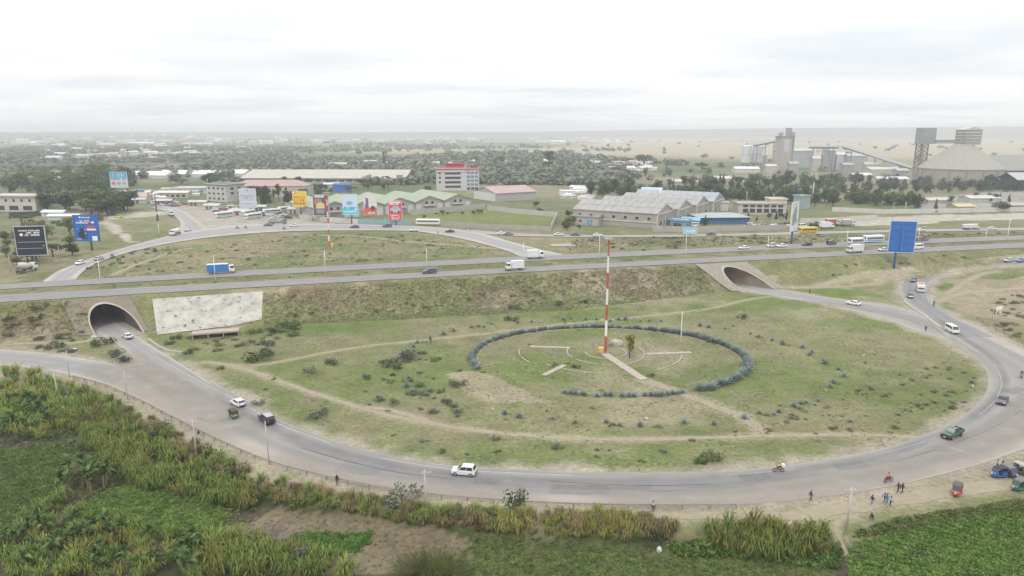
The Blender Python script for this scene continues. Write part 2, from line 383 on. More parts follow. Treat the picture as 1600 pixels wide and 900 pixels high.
for o, P, Q in ((hn, hnA, hnB), (hf, hfA, hfB)):
    line_on(o, P, Q, 0.35, 0.16, hwz, 0.036, step=3); line_on(o, P, Q, -0.35, 0.16, hwz, 0.036, step=3)
    line_on(o, P, Q, 3.9, 0.13, hwz, 0.036, dash=(3, 9), step=3, name='lane_dash')
line_on(fl, fA, fB, 1.2, 0.22, fz, 0.036, step=3, jit=0.3); line_on(fl, fA, fB, -1.2, 0.22, fz, 0.036, step=3, jit=0.3)
# ------------------------------------------------------------------ paths (pixel polylines walked over the ground)
PATHS = [
    ([(318, 566), (355, 570), (400, 583), (470, 608), (530, 627), (590, 645), (660, 660), (760, 675), (860, 683), (960, 687), (1080, 685), (1200, 681), (1330, 680), (1450, 684)], 1.3, 'trodden dirt path along the ring side of the lawn'),
    ([(340, 570), (400, 571), (460, 561), (520, 549), (590, 539), (660, 532), (760, 521), (860, 509), (960, 499), (1030, 492), (1075, 487), (1120, 480), (1165, 469), (1205, 463)], 1.0, 'thin dirt track crossing the lawn behind the garden ring'),
    ([(1004, 593), (1040, 606), (1080, 621), (1130, 640), (1165, 656), (1195, 678)], 2.4, 'dirt path leading from the garden ring to the road'),
    ([(560, 637), (600, 640), (640, 650), (680, 662)], 1.4, 'worn side branch of the lawn path'),
    ([(174, 431), (205, 417), (240, 404), (265, 395), (296, 388)], 1.5, 'dirt track on the far lawn near the loop road'),
    ([(486, 368), (530, 368), (570, 370), (640, 378), (720, 384), (806, 391)], 1.6, 'dirt track across the far lawn behind the mast'),
    ([(1270, 449), (1310, 439), (1360, 429), (1410, 425), (1440, 424)], 1.6, 'dirt track at the foot of the highway bank'),
    ([(1225, 449), (1300, 449), (1360, 445), (1385, 436), (1425, 431)], 1.4, 'dirt track between bank and slip road'),
    ([(1462, 473), (1500, 460), (1545, 455), (1600, 450), (1680, 445)], 2.6, 'pale dirt track leaving the slip road'),
    ([(1476, 462), (1500, 447), (1530, 430), (1560, 424)], 2.0, 'dirt track beside the slip road bend'),
    ([(0, 539), (60, 536), (110, 537), (150, 530)], 1.2, 'thin track beside the tunnel mouth'),
    ([(1335, 800), (1312, 815), (1303, 828), (1312, 850), (1326, 875), (1340, 905)], 0.9, 'narrow footpath down to the fields'),
    ([(165, 632), (215, 652), (270, 680), (320, 706), (400, 742), (470, 762), (560, 776), (650, 788), (760, 796), (900, 801), (1050, 806), (1200, 806), (1330, 798)], 1.5, 'footpath below the guardrail'),
    ([(1230, 812), (1320, 795), (1420, 778), (1520, 765), (1640, 748)], 3.0, 'wide dusty footpath where people walk'),
]
PW = []
for pts, wd, lab in PATHS: PW.append((resample(crom([tuple(G(a, b)[:2]) for a, b in pts], 6), 1.0), wd, lab))
# ------------------------------------------------------------------ ground sheet
def axis(lo, hi, a, b, st, g):
    m = list(np.arange(a, b + st, st)); s = st; r = []
    x = m[-1]
    while x < hi: s *= g; x += s; r.append(min(x, hi))
    s = st; l = []; x = a
    while x > lo: s *= g; x -= s; l.append(max(x, lo))
    return np.array(l[::-1] + m + r)
gx = axis(-9000, 9000, -190, 260, 0.8, 1.055); gy = axis(-9000, 9000, 60, 320, 0.8, 1.026)
gy = np.concatenate([-np.geomspace(9000, 30, 30), gy[gy > -5]]); gy = np.unique(gy)
X, Y = np.meshgrid(gx, gy); Z = H(X, Y)
def inpoly(P, x, y):
    P = np.asarray(P); k = np.zeros(x.shape, bool); j = len(P) - 1
    for i in range(len(P)):
        xi, yi = P[i]; xj, yj = P[j]
        if yi != yj:
            k ^= ((yi > y) != (yj > y)) & (x < (xj - xi) * (y - yi) / (yj - yi) + xi)
        j = i
    return k
def pmask(P, x, y):
    P = np.asarray(P); r = np.zeros(x.shape, bool)
    b = (x > P[:, 0].min()) & (x < P[:, 0].max()) & (y > P[:, 1].min()) & (y < P[:, 1].max())
    r[b] = inpoly(P, x[b], y[b]); return r
def thin(P, k): return np.concatenate([P[::k], P[-1:]])
# distance to the dusty road edges and to the paths, on a coarse raster
qx = np.arange(-200, 272, 2.0); qy = np.arange(60, 340, 2.0); QX, QY = np.meshgrid(qx, qy)
def dist_to(P):
    d = np.full(QX.shape, 1e9); P = np.asarray(P)
    for p in P: d = np.minimum(d, (QX - p[0]) ** 2 + (QY - p[1]) ** 2)
    return np.sqrt(d)
def samp(D, x, y, out=60.0):
    fx = np.clip((x - qx[0]) / 2, 0, len(qx) - 1.001); fy = np.clip((y - qy[0]) / 2, 0, len(qy) - 1.001); ix = fx.astype(int); iy = fy.astype(int); fx = fx - ix; fy = fy - iy
    r = (D[iy, ix] * (1 - fx) + D[iy, ix + 1] * fx) * (1 - fy) + (D[iy + 1, ix] * (1 - fx) + D[iy + 1, ix + 1] * fx) * fy
    return np.where((x > qx[0]) & (x < qx[-1]) & (y > qy[0]) & (y < qy[-1]), r, out)
Dedge = dist_to(np.concatenate([thin(p, 2) for p in (rA, aA, t1A, t1B, sA, sB, t2A, t2B)]))
Dout = dist_to(np.concatenate([thin(rB, 2), thin(aB, 2)]))
Dpath = np.full(QX.shape, 1e9)
for P, wd, _ in PW: Dpath = np.minimum(Dpath, dist_to(P) - wd * 0.5)
def wp(pts): return np.array([tuple(G(a, b)[:2]) for a, b in pts])
def blob(x, y, pts, soft=None):
    """soft mask of a patch outlined in the photograph, its rim broken by noise"""
    P = wp(pts); s = soft or 3.0
    return pmask(P, x + (fbm(x, y, s * 4, 3) - 0.5) * s * 3, y + (fbm(x, y, s * 4, 9) - 0.5) * s * 3)
def ground_colour(x, y):
    def c(*k): return np.array(k)
    def mixc(A, B, t): return A * (1 - t[..., None]) + B * t[..., None]
    h, d = Hs(x, y); r = np.hypot(x, y); far = y - hy(E4, x)
    n1 = fbm(x, y, 22, 1, 4); n2 = fbm(x, y, 6, 2, 3); n3 = fbm(x, y, 2.2, 4, 2)
    # lawn: olive grass with dry and bare patches
    gm = sst(0.36, 0.64, n1 * 0.65 + n2 * 0.35)
    colr = mixc(np.broadcast_to(c(.18, .173, .095), x.shape + (3,)), np.broadcast_to(c(.126, .152, .055), x.shape + (3,)), gm)
    lush = np.exp(-((d - 24 - (x - 20) * 0.03) / 9) ** 2) * sst(-95, -60, x) * sst(0.25, 0.6, n1) * 0.9
    colr = mixc(colr, np.broadcast_to(c(.112, .152, .043), x.shape + (3,)), np.clip(lush, 0, 1))
    bare = sst(0.60, 0.74, fbm(x, y, 30, 33, 4)) * 0.45
    colr = mixc(colr, np.broadcast_to(c(.30, .262, .19), x.shape + (3,)), bare)
    # highway bank: brown, stony
    bank = sst(RUN + 9, RUN - 2, d + (n2 - .5) * 10) * sst(-6, 1.5, d)
    bc = mixc(np.broadcast_to(c(.165, .135, .088), x.shape + (3,)), np.broadcast_to(c(.255, .22, .15), x.shape + (3,)), sst(.35, .7, n2 * .6 + n3 * .4))
    bc = mixc(bc, np.broadcast_to(c(.15, .155, .07), x.shape + (3,)), sst(.33, .56, n1) * .85)
    bc = mixc(bc, np.broadcast_to(c(.15, .158, .07), x.shape + (3,)), sst(100, 130, x) * .6)
    colr = mixc(colr, bc, bank)
    med = sst(1.5, -0.5, d)
    colr = mixc(colr, mixc(np.broadcast_to(c(.185, .165, .10), x.shape + (3,)), np.broadcast_to(c(.125, .135, .06), x.shape + (3,)), sst(.4, .6, n2)), med)
    # behind the highway
    fm = sst(2, 9, far)
    fc = mixc(np.broadcast_to(c(.205, .183, .11), x.shape + (3,)), np.broadcast_to(c(.135, .15, .068), x.shape + (3,)), sst(.4, .62, n1 * .7 + n2 * .3))
    colr = mixc(colr, fc, fm)
    n4 = fbm(x, y, 180, 21, 4); n5 = fbm(x, y, 700, 25, 4)
    mid = sst(330, 620, r)
    mc = mixc(np.broadcast_to(c(.20, .185, .12), x.shape + (3,)), np.broadcast_to(c(.10, .125, .06), x.shape + (3,)), sst(.38, .6, n4))
    colr = mixc(colr, mc, mid)
    pl = sst(1000, 1700, r)
    pc = mixc(np.broadcast_to(c(.33, .285, .20), x.shape + (3,)), np.broadcast_to(c(.14, .15, .085), x.shape + (3,)), sst(.42, .6, n5 + np.interp(x / np.maximum(y, 1), [-.7, -.1, .25], [.16, .05, -.12])))
    colr = mixc(colr, pc, pl)
    colr = mixc(colr, np.broadcast_to(c(.12, .125, .09), x.shape + (3,)), sst(4200, 5200, r) * .8)
    # dust at road edges, bare tracks
    de = samp(Dedge, x, y)
    colr = mixc(colr, np.broadcast_to(c(.305, .27, .215), x.shape + (3,)), sst(4.2, .6, de + (n2 - .5) * 5) * .9 * (d > RUN * .6))
    do = samp(Dout, x, y)
    colr = mixc(colr, np.broadcast_to(c(.285, .25, .195), x.shape + (3,)), sst(5.0, 1.2, do + (n2 - .5) * 4) * .95)
    dp = samp(Dpath, x, y)
    colr = mixc(colr, np.broadcast_to(c(.315, .27, .195), x.shape + (3,)), sst(1.5, -.2, dp + (n3 - .5) * 1.4) * .75)
    # fields below the road, soil darkened to paint in shade between plants
    od = outy(x) - y
    fl_ = sst(2.5, 6.5, od + (n2 - .5) * 4)
    fg = mixc(np.broadcast_to(c(.075, .062, .042), x.shape + (3,)), np.broadcast_to(c(.04, .052, .018), x.shape + (3,)), sst(.35, .6, n2))
    colr = mixc(colr, fg, fl_)
    for pts, cc, k in PATCH:
        colr = mixc(colr, np.broadcast_to(c(*cc), x.shape + (3,)), blob(x, y, pts, k).astype(float) * .92)
    return colr * (0.9 + 0.2 * n3)[..., None]
PATCH = [
    ([(282, 362), (284, 338), (262, 326), (300, 318), (390, 328), (470, 342), (522, 349), (530, 353), (400, 354), (330, 360)], (.33, .305, .265), 2.0),
    ([(1285, 350), (1335, 339), (1440, 337), (1600, 333), (1720, 330), (1720, 341), (1480, 346), (1425, 351), (1340, 354)], (.36, .335, .29), 4.0),
    ([(1440, 330), (1455, 308), (1600, 298), (1720, 300), (1720, 325), (1500, 331)], (.26, .25, .23), 6.0),
    ([(640, 349), (660, 333), (760, 326), (868, 338), (855, 357), (760, 352)], (.145, .165, .055), 4.0),
    ([(120, 340), (190, 333), (270, 330), (266, 336), (180, 343), (130, 347)], (.36, .33, .285), 3.0),
    ([(155, 345), (172, 345), (215, 378), (196, 380)], (.36, .33, .28), 2.0),
    ([(1160, 316), (1240, 308), (1300, 312), (1250, 318)], (.42, .40, .36), 5.0),
    ([(690, 585), (745, 577), (830, 612), (880, 634), (790, 632), (720, 612)], (.25, .22, .15), 2.0),
    ([(950, 612), (1060, 605), (1180, 655), (1170, 664), (1080, 640)], (.235, .21, .14), 2.0),
    ([(1480, 440), (1600, 428), (1720, 425), (1720, 500), (1600, 498), (1530, 495), (1490, 478)], (.255, .22, .15), 5.0),
    ([(335, 835), (430, 800), (560, 808), (660, 826), (740, 850), (690, 900), (330, 905), (420, 870)], (.165, .135, .088), 1.2),
    ([(330, 855), (420, 815), (470, 835), (400, 880)], (.125, .107, .083), 1.2),
    ([(740, 840), (900, 845), (1010, 860), (1300, 875), (1300, 910), (720, 910)], (.10, .108, .045), 1.2),
    ([(1345, 835), (1400, 815), (1420, 835), (1370, 850)], (.18, .115, .075), 0.8),
]
Cg = ground_colour(X, Y)
# open the sheet under the roads and at the tunnel mouths
sink = np.zeros(X.shape, bool)
for P in ROADS: sink |= pmask(P, X, Y)
Z = Z - np.where(sink, 0.25, 0.0)
hole = np.zeros(X.shape, bool)
Hss = Hs(X, Y)[0]
for T in TUN.values():
    S = X * AN.x + Y * AN.y - T['n']; A_ = X * AX.x + Y * AX.y; rr = T['r'] + 0.35
    near = (A_ > 90) & (A_ < 300) & (Y > 150) & (Y < 290)
    top = ZC + np.sqrt(np.maximum(rr * rr - S * S, 0))
    hole |= near & (np.abs(S) < rr) & (Hss > 0.12) & (Hss < top)
    ap = near & (np.abs(S + 0.5) < T['r'] + 5.0) & (Hss > 0.3) & (Hss < HW - 0.3)
    Z = Z - np.where(ap & ~hole, 0.25, 0)
ny, nx = X.shape
idx = np.arange(ny * nx).reshape(ny, nx)
q = np.stack([idx[:-1, :-1], idx[:-1, 1:], idx[1:, 1:], idx[1:, :-1]], -1).reshape(-1, 4)
hf_ = hole.ravel(); q = q[~hf_[q].any(1)]
me = bpy.data.meshes.new('ground')
V = np.stack([X, Y, Z], -1).reshape(-1, 3)
me.vertices.add(len(V)); me.vertices.foreach_set('co', V.ravel())
me.loops.add(q.size); me.loops.foreach_set('vertex_index', q.ravel().astype(np.int32))
me.polygons.add(len(q)); me.polygons.foreach_set('loop_start', np.arange(0, q.size, 4, dtype=np.int32)); me.polygons.foreach_set('use_smooth', np.ones(len(q), bool))
ca = me.attributes.new('soil', 'FLOAT_COLOR', 'POINT')
ca.data.foreach_set('color', np.concatenate([Cg.reshape(-1, 3), np.ones((len(V), 1))], 1).astype(np.float32).ravel())
me.update(); me.validate()
gm_ = bpy.data.materials.new('grass_and_soil'); gm_.use_nodes = True; t = gm_.node_tree; L = t.links.new; b = t.nodes['Principled BSDF']
b.inputs['Roughness'].default_value = 0.95; b.inputs['Specular IOR Level'].default_value = 0.1
at = t.nodes.new('ShaderNodeAttribute'); at.attribute_name = 'soil'; g = t.nodes.new('ShaderNodeNewGeometry')
prev = at.outputs['Color']
for s_, lo, hi, dt in ((1.1, 0.62, 1.34, 8), (0.16, 0.82, 1.18, 4), (4.5, 0.74, 1.26, 4), (0.012, 0.86, 1.14, 5)):
    n_ = t.nodes.new('ShaderNodeTexNoise'); n_.inputs['Scale'].default_value = s_; n_.inputs['Detail'].default_value = dt; n_.inputs['Roughness'].default_value = 0.7; L(g.outputs['Position'], n_.inputs[0])
    mr = t.nodes.new('ShaderNodeMapRange'); mr.inputs[1].default_value = .3; mr.inputs[2].default_value = .7; mr.inputs[3].default_value = lo; mr.inputs[4].default_value = hi; L(n_.outputs[0], mr.inputs[0])
    vm = t.nodes.new('ShaderNodeVectorMath'); vm.operation = 'SCALE'; L(prev, vm.inputs[0]); L(mr.outputs[0], vm.inputs['Scale']); prev = vm.outputs[0]
    if s_ == 1.1:
        bp = t.nodes.new('ShaderNodeBump'); bp.inputs['Strength'].default_value = .6; bp.inputs['Distance'].default_value = .25; L(n_.outputs[0], bp.inputs['Height']); L(bp.outputs[0], b.inputs['Normal'])
L(prev, b.inputs['Base Color']); me.materials.append(gm_)
gr = link('ground', me); tag(gr, kind='structure')
# ---- path sheets
M_path = mat('trodden_dirt', (.275, .24, .172), .95, .18, .8)
for ip, (P, wd, lab) in enumerate(PW):
    b = MB(); n = len(P); ring_ = []
    for i in range(n):
        d_ = P[min(i + 1, n - 1)] - P[max(i - 1, 0)]; nn = np.array((-d_[1], d_[0])) / max(np.linalg.norm(d_), 1e-6)
        tp = min(1, (i + .6) / 4, (n - i - .4) / 4)
        w1 = wd * .5 * tp * (.7 + .6 * float(vn(P[i][0], P[i][1], 2.6, 5))); w2 = wd * .5 * tp * (.7 + .6 * float(vn(P[i][0], P[i][1], 2.3, 6)))
        row = [P[i] - nn * w1, P[i] - nn * w1 * .5, P[i], P[i] + nn * w2 * .5, P[i] + nn * w2]
        b.v += [(p[0], p[1], hz(p[0], p[1]) + .026 + .006 * (ip % 5)) for p in row]
    b.f = [(5 * i + j, 5 * i + j + 1, 5 * i + 6 + j, 5 * i + 5 + j) for i in range(n - 1) for j in range(4)]; b.m = [0] * len(b.f)
    o = b.build('path', M_path); o['kind'] = 'structure'; o['label'] = lab
    if o.data.polygons[0].normal.z < 0: o.data.flip_normals()

# ------------------------------------------------------------------ tunnels, slabs, culverts, kerbs, guardrails
M_con = mat('concrete_weathered', (.25, .228, .19), .9, .22, .7, bump=.3)
M_cap = mat('concrete_collar', (.36, .32, .27), .85, .2, .9)
M_lin = mat('tunnel_lining_soot_shade', (.075, .066, .056), .9, .3, .35); M_lin2 = mat('tunnel_lining_lit', (.21, .18, .145), .85, .3, .35); M_pave = mat('bank_paving', (.185, .16, .118), .9, .2, .5, bump=.3)  # left lining: dirt plus tunnel shade painted dark; right: lit wall painted tan
M_white = None
def build_tunnel(T, label, ext, pv_):
    root = empty('road_tunnel', (*sa(T, 0, solve_a(T, 0, 0.6)), 0)); tag(root, label, 'tunnel'); o = root.location
    r = T['r']; P = arch(T, r); mouth = [solve_a(T, s, max(z, .3), .28) for s, z in P]
    rel = lambda s, a, z: (sa(T, s, a)[0] - o.x, sa(T, s, a)[1] - o.y, z)
    end = max(mouth) + 46
    b = MB(); rings = [[rel(s, m + (end - m) * k / 8, z) for (s, z), m in zip(P, mouth)] for k in range(9)]
    b.loft(rings, cap=False, closed=False); b.quad(*[rel(s, end, z) for s, z in P]); b.build('lining', M_lin if T is tl else M_lin2, root, True)  # unseen end wall added to keep light out of the tunnel
    b = MB(); b.quad(rel(-r, min(mouth) - 1, .012), rel(r, min(mouth) - 1, .012), rel(r, end, .012), rel(-r, end, .012)); b.build('floor', M_con, root)
    # mitred collar standing proud of the slope
    r2 = r + .34; P2 = arch(T, r2); m2 = [solve_a(T, s, max(z, .3), .28) for s, z in P2]
    b = MB(); n = len(P); rr = []
    for i in range(n):
        (s, z), m = P[i], mouth[i]; (s2, z2), mm = P2[i], m2[i]
        rr.append([rel(s, m - .2, z), rel(s2, mm - .2, z2), rel(s2, mm + 1.2, z2), rel(s, m + 1.2, z)])
    b.loft(rr, cap=True); b.build('collar', M_cap, root)
    # paved slope around the mouth
    b = MB(); K = 7; rows = []
    for i in range(n):
        s2, z2 = P2[i]; a2 = m2[i] + .1
        te = i / (n - 1); es, ea = ext(te, s2, a2)
        row = []
        for k in range(K + 1):
            u = k / K; s_ = s2 + (es - s2) * u; a_ = a2 + (ea - a2) * u; x, y = sa(T, s_, a_)
            zz = float(Hs(x, y)[0]); row.append((x - o.x, y - o.y, max(zz, 0.0) + .16))
        rows.append(row)
    b.loft(rows, cap=False, closed=False); p = b.build('slope_paving', pv_, root)
    if sum(f.normal.z for f in p.data.polygons) < 0: p.data.flip_normals()
    return root
def ext_fn(T, ws, wl):
    """outer outline of the paving: up one edge of the slope, along the top, down the other edge"""
    def f(t, s2, a2):
        sr, sl_ = T['r'] + .34 + ws, -T['r'] - .34 - wl
        if t < .33: s_, q = sr, t / .33
        elif t < .67: s_, q = sr + (sl_ - sr) * (t - .33) / .34, 1.0
        else: s_, q = sl_, (1 - t) / .33
        a0, a1 = solve_a(T, s_, .25), solve_a(T, s_, HW - .3)
        return s_, a0 + (a1 - a0) * q
    return f
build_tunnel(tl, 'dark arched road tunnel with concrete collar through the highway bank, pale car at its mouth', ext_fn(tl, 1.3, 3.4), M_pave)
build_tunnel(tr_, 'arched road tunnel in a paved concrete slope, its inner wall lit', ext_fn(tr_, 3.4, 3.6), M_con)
# white slope slab
Ms = bpy.data.materials.new('slab_render'); Ms.use_nodes = True; t = Ms.node_tree; L = t.links.new; bs = t.nodes['Principled BSDF']; bs.inputs['Roughness'].default_value = .9
g = t.nodes.new('ShaderNodeNewGeometry'); n_ = t.nodes.new('ShaderNodeTexNoise'); n_.inputs['Scale'].default_value = .3; n_.inputs['Detail'].default_value = 7; n_.inputs['Roughness'].default_value = .6; L(g.outputs[0], n_.inputs[0])
rp_ = t.nodes.new('ShaderNodeValToRGB'); e = rp_.color_ramp.elements; e[0].position = .3; e[0].color = (.27, .255, .22, 1); e[1].position = .62; e[1].color = (.43, .415, .37, 1); L(n_.outputs[0], rp_.inputs[0])
n2_ = t.nodes.new('ShaderNodeTexNoise'); n2_.inputs['Scale'].default_value = .7; n2_.inputs['Detail'].default_value = 5; n2_.inputs['Roughness'].default_value = .7; L(g.outputs[0], n2_.inputs[0])
r2_ = t.nodes.new('ShaderNodeValToRGB'); e = r2_.color_ramp.elements; e[0].position = .33; e[0].color = (.6, .56, .48, 1); e[1].position = .45; e[1].color = (1, 1, 1, 1); L(n2_.outputs[0], r2_.inputs[0])
mm_ = t.nodes.new('ShaderNodeMix'); mm_.data_type = 'RGBA'; mm_.blend_type = 'MULTIPLY'; mm_.inputs[0].default_value = 1; L(rp_.outputs[0], mm_.inputs[6]); L(r2_.outputs[0], mm_.inputs[7]); L(mm_.outputs[2], bs.inputs['Base Color'])
c4 = [G(238, 468), G(411, 456), G(409, 500), G(246, 524)]
b = MB(); K = 26
for i in range(K + 1):
    for j in range(K + 1):
        u, v = i / K, j / K; p = (c4[0] * (1 - u) + c4[1] * u) * (1 - v) + (c4[3] * (1 - u) + c4[2] * u) * v
        b.v.append((p.x, p.y, hz(p.x, p.y) + .16))
for i in range(K):
    for j in range(K): b.f.append((i * (K + 1) + j, (i + 1) * (K + 1) + j, (i + 1) * (K + 1) + j + 1, i * (K + 1) + j + 1)); b.m.append(0)
o = b.build('slope_slab', Ms)
if o.data.polygons[0].normal.z < 0: o.data.flip_normals()
tag(o, 'large cracked whitewashed concrete slab on the highway bank beside the tunnel', 'slab')
M_dark = mat('opening_dark', (.03, .03, .03), .9, .1)
def culvert(p0, p1, h, bays, dep, label):
    d = (p1 - p0); Lx = d.length; rz = math.atan2(d.y, d.x); o = empty('box_culvert', (*p0[:2], p0.z - .1), rz); tag(o, label, 'culvert')
    b = MB(); b.box((Lx / 2, dep / 2, h - .2), (Lx, dep, .45)); b.build('deck', M_cap, o)
    for k in range(bays + 1):
        b = MB(); b.box((.2 + (Lx - .4) * k / bays, dep / 2 + .1, (h - .43) / 2), (.4, dep - .25, h - .43)); b.build('wall', M_con, o)
    b = MB(); b.box((Lx / 2, dep - .1, (h - .46) / 2), (Lx - .5, .2, h - .46)); b.build('back_wall', M_con, o)
    b = MB(); b.box((Lx / 2, dep / 2 - 1, .02), (Lx - .5, dep, .12)); b.build('apron', M_con, o)
    return o
pa, pb = Gz(300, 531, 0), Gz(374, 525, 0)
culvert(pa, pb, 1.7, 3, 3.2, 'low concrete box culvert with three openings below the whitewashed slab')
pa, pb = Gz(862, 391.5, 6.0), Gz(900, 391, 6.0)
culvert(pa, pb, 2.1, 3, 5.0, 'low concrete box culvert with three dark openings behind the highway')
# kerbs
M_kerb = mat('kerb_stone', (.34, .32, .265), .9, .2, 1.2)
def kerb(P, wd, h, label, base=lowc, name='kerb', group=None, gap=0.0, m=None):
    b = MB(); P = resample(P, 1.2)
    for i in range(len(P) - 1):
        if gap and random.random() < gap: continue
        d = P[i + 1] - P[i]; l = float(np.linalg.norm(d)); c = (P[i] + P[i + 1]) / 2
        b.box((c[0], c[1], base(c[0], c[1]) + h / 2), (l * .99, wd, h), math.atan2(d[1], d[0]))
    o = b.build(name, m or M_kerb); return tag(o, label, None, group, 'structure')
off = lambda A, B, k: np.array([a + (q_ - a) / np.linalg.norm(q_ - a) * k for a, q_ in zip(A, B)])
kerb(off(sA, sB, -.2)[30:], .25, .16, 'pale kerb edging the slip road bend')
kerb([tuple(Gz(*p)[:2]) for p in ((1412, 470), (1425, 480), (1450, 497), (1470, 512))], .9, .18, 'raised kerb dividing slip road and tunnel road')
kerb([tuple(Gz(*p)[:2]) for p in ((232, 531), (246, 541), (262, 549), (290, 553))], .5, .4, 'low concrete wall curving from the tunnel mouth')

M_tar = mat('tar_seam', (.10, .098, .095), .8, .3, 1.5)
for pts in ([(1400, 722), (1470, 700), (1530, 678), (1580, 652), (1625, 620)], [(860, 752), (940, 757), (1030, 759), (1110, 757)], [(470, 700), (540, 720), (620, 738), (700, 748)], [(1000, 768), (1100, 766), (1180, 759)]):
    P = resample(crom([tuple(Gz(*p)[:2]) for p in pts], 8), 1.0); b = MB()
    for i in range(len(P) - 1):
        d = P[i + 1] - P[i]; nn = np.array((-d[1], d[0])) / np.linalg.norm(d) * (.05 + .1 * float(vn(P[i][0], P[i][1], 3, 8))); b.quad(*[(q_[0], q_[1], .05) for q_ in (P[i] - nn, P[i] + nn, P[i + 1] + nn, P[i + 1] - nn)][::-1])
    o = b.build('tar_seam', M_tar, ring)
    if o.data.polygons[0].normal.z < 0: o.data.flip_normals()

# dust blown over the asphalt and darker worn stretches: thin sheets that fade out at their rims
def film(name, col, k):
    m = bpy.data.materials.new(name); m.use_nodes = True; t = m.node_tree; L = t.links.new; b = t.nodes['Principled BSDF']; b.inputs['Base Color'].default_value = (*col, 1); b.inputs['Roughness'].default_value = .95
    at = t.nodes.new('ShaderNodeAttribute'); at.attribute_name = 'fade'; g = t.nodes.new('ShaderNodeNewGeometry'); no = t.nodes.new('ShaderNodeTexNoise'); no.inputs['Scale'].default_value = .22; no.inputs['Detail'].default_value = 6; L(g.outputs['Position'], no.inputs[0])
    mr = t.nodes.new('ShaderNodeMapRange'); mr.inputs[1].default_value = .25; mr.inputs[2].default_value = .7; mr.inputs[3].default_value = .35; L(no.outputs[0], mr.inputs[0]); mu = t.nodes.new('ShaderNodeMath'); mu.operation = 'MULTIPLY'; L(at.outputs['Fac'], mu.inputs[0]); L(mr.outputs[0], mu.inputs[1])
    m2 = t.nodes.new('ShaderNodeMath'); m2.operation = 'MULTIPLY'; m2.inputs[1].default_value = k; L(mu.outputs[0], m2.inputs[0]); L(m2.outputs[0], b.inputs['Alpha']); return m
M_dust = film('dust_film', (.315, .285, .25), .8); M_worn = film('worn_asphalt', (.15, .147, .144), .3)
def patch(pts, wd, m, name, z):
    P = resample(crom([tuple(Gz(*p)[:2]) for p in pts], 8), 1.5); n = len(P); V_, F_, fd = [], [], []
    for i in range(n):
        d = P[min(i + 1, n - 1)] - P[max(i - 1, 0)]; nn = np.array((-d[1], d[0])) / np.linalg.norm(d); e = min(1, i / 6, (n - 1 - i) / 6)
        for j in range(7): u = j / 3 - 1; q_ = P[i] + nn * wd / 2 * u; V_.append((q_[0], q_[1], z)); fd.append(max(0, (1 - u * u)) * e)
    F_ = [(7 * i + j, 7 * i + j + 1, 7 * i + 8 + j, 7 * i + 7 + j) for i in range(n - 1) for j in range(6)]
    me = bpy.data.meshes.new(name); me.from_pydata(V_, [], F_); me.materials.append(m); me.attributes.new('fade', 'FLOAT', 'POINT').data.foreach_set('value', fd); me.update()
    if me.polygons[0].normal.z < 0: me.flip_normals()
    o = link(name, me, ring)
patch([(150, 566), (200, 588), (262, 612), (330, 650), (400, 690)], 13, M_dust, 'dust_drift', .060); patch([(185, 548), (215, 570), (250, 590), (300, 622)], 8, M_dust, 'dust_drift', .064)
patch([(420, 705), (560, 745), (700, 765), (860, 776)], 6, M_dust, 'dust_drift', .060); patch([(900, 776), (1050, 780), (1200, 770), (1340, 750), (1480, 715)], 8, M_dust, 'dust_drift', .060)
patch([(1450, 722), (1540, 690), (1600, 655), (1640, 610)], 9, M_dust, 'dust_drift', .064); patch([(1250, 470), (1340, 481), (1420, 497), (1480, 520)], 6, M_dust, 'dust_drift', .060)
for k, q in enumerate(([(330, 612), (420, 664), (520, 702), (640, 731), (780, 746), (940, 751), (1100, 748), (1250, 735), (1380, 712), (1470, 682)], [(420, 676), (540, 718), (680, 745), (840, 758), (1000, 761), (1150, 755), (1300, 736)], [(1500, 668), (1550, 630), (1570, 595), (1550, 560), (1500, 525), (1460, 495)])):
    patch(q, 2.6, M_worn, 'worn_lane', .068); 

M_rep = mat('asphalt_repair', (.185, .181, .177), .9, .2, 1.2); random.seed(91)
for px, py, a, b_ in ((560, 735, 7, 2.6), (905, 765, 9, 2.8), (1180, 745, 5, 2.4), (1330, 728, 6, 2.2), (330, 655, 6, 2.5), (1585, 610, 6, 2.6), (1480, 700, 5, 2.2), (760, 752, 4, 1.8)):
    p = Gz(px, py); q = Gz(px + 20, py - .2 * (px - 900) / 30); rz = math.atan2(q.y - p.y, q.x - p.x); o = MB()
    o.quad(*[(p.x + (u * a / 2) * math.cos(rz) - (v * b_ / 2) * math.sin(rz) + random.uniform(-.3, .3), p.y + (u * a / 2) * math.sin(rz) + (v * b_ / 2) * math.cos(rz) + random.uniform(-.2, .2), .056) for u, v in ((-1, -1), (0, -1.06), (1, -1), (1.04, 0), (1, 1), (0, .95), (-1, 1))]); o.build('asphalt_patch', M_rep, ring)
# ------------------------------------------------------------------ haze: the air of the place
hb = MB(); hb.box((0, 0, 50), (18900, 18900, 112)); hzo = hb.build('haze', [], None); hm = bpy.data.materials.new('haze_air'); hm.use_nodes = True
t = hm.node_tree; t.nodes.clear(); pv = t.nodes.new('ShaderNodeVolumePrincipled'); pv.inputs['Color'].default_value = (.79, .825, .875, 1); pv.inputs['Density'].default_value = 0.00025; pv.inputs['Anisotropy'].default_value = 0.1
ho = t.nodes.new('ShaderNodeOutputMaterial'); t.links.new(pv.outputs[0], ho.inputs['Volume']); hzo.data.materials.append(hm)
tag(hzo, 'pale haze filling the air over the plain', 'haze', kind='stuff')

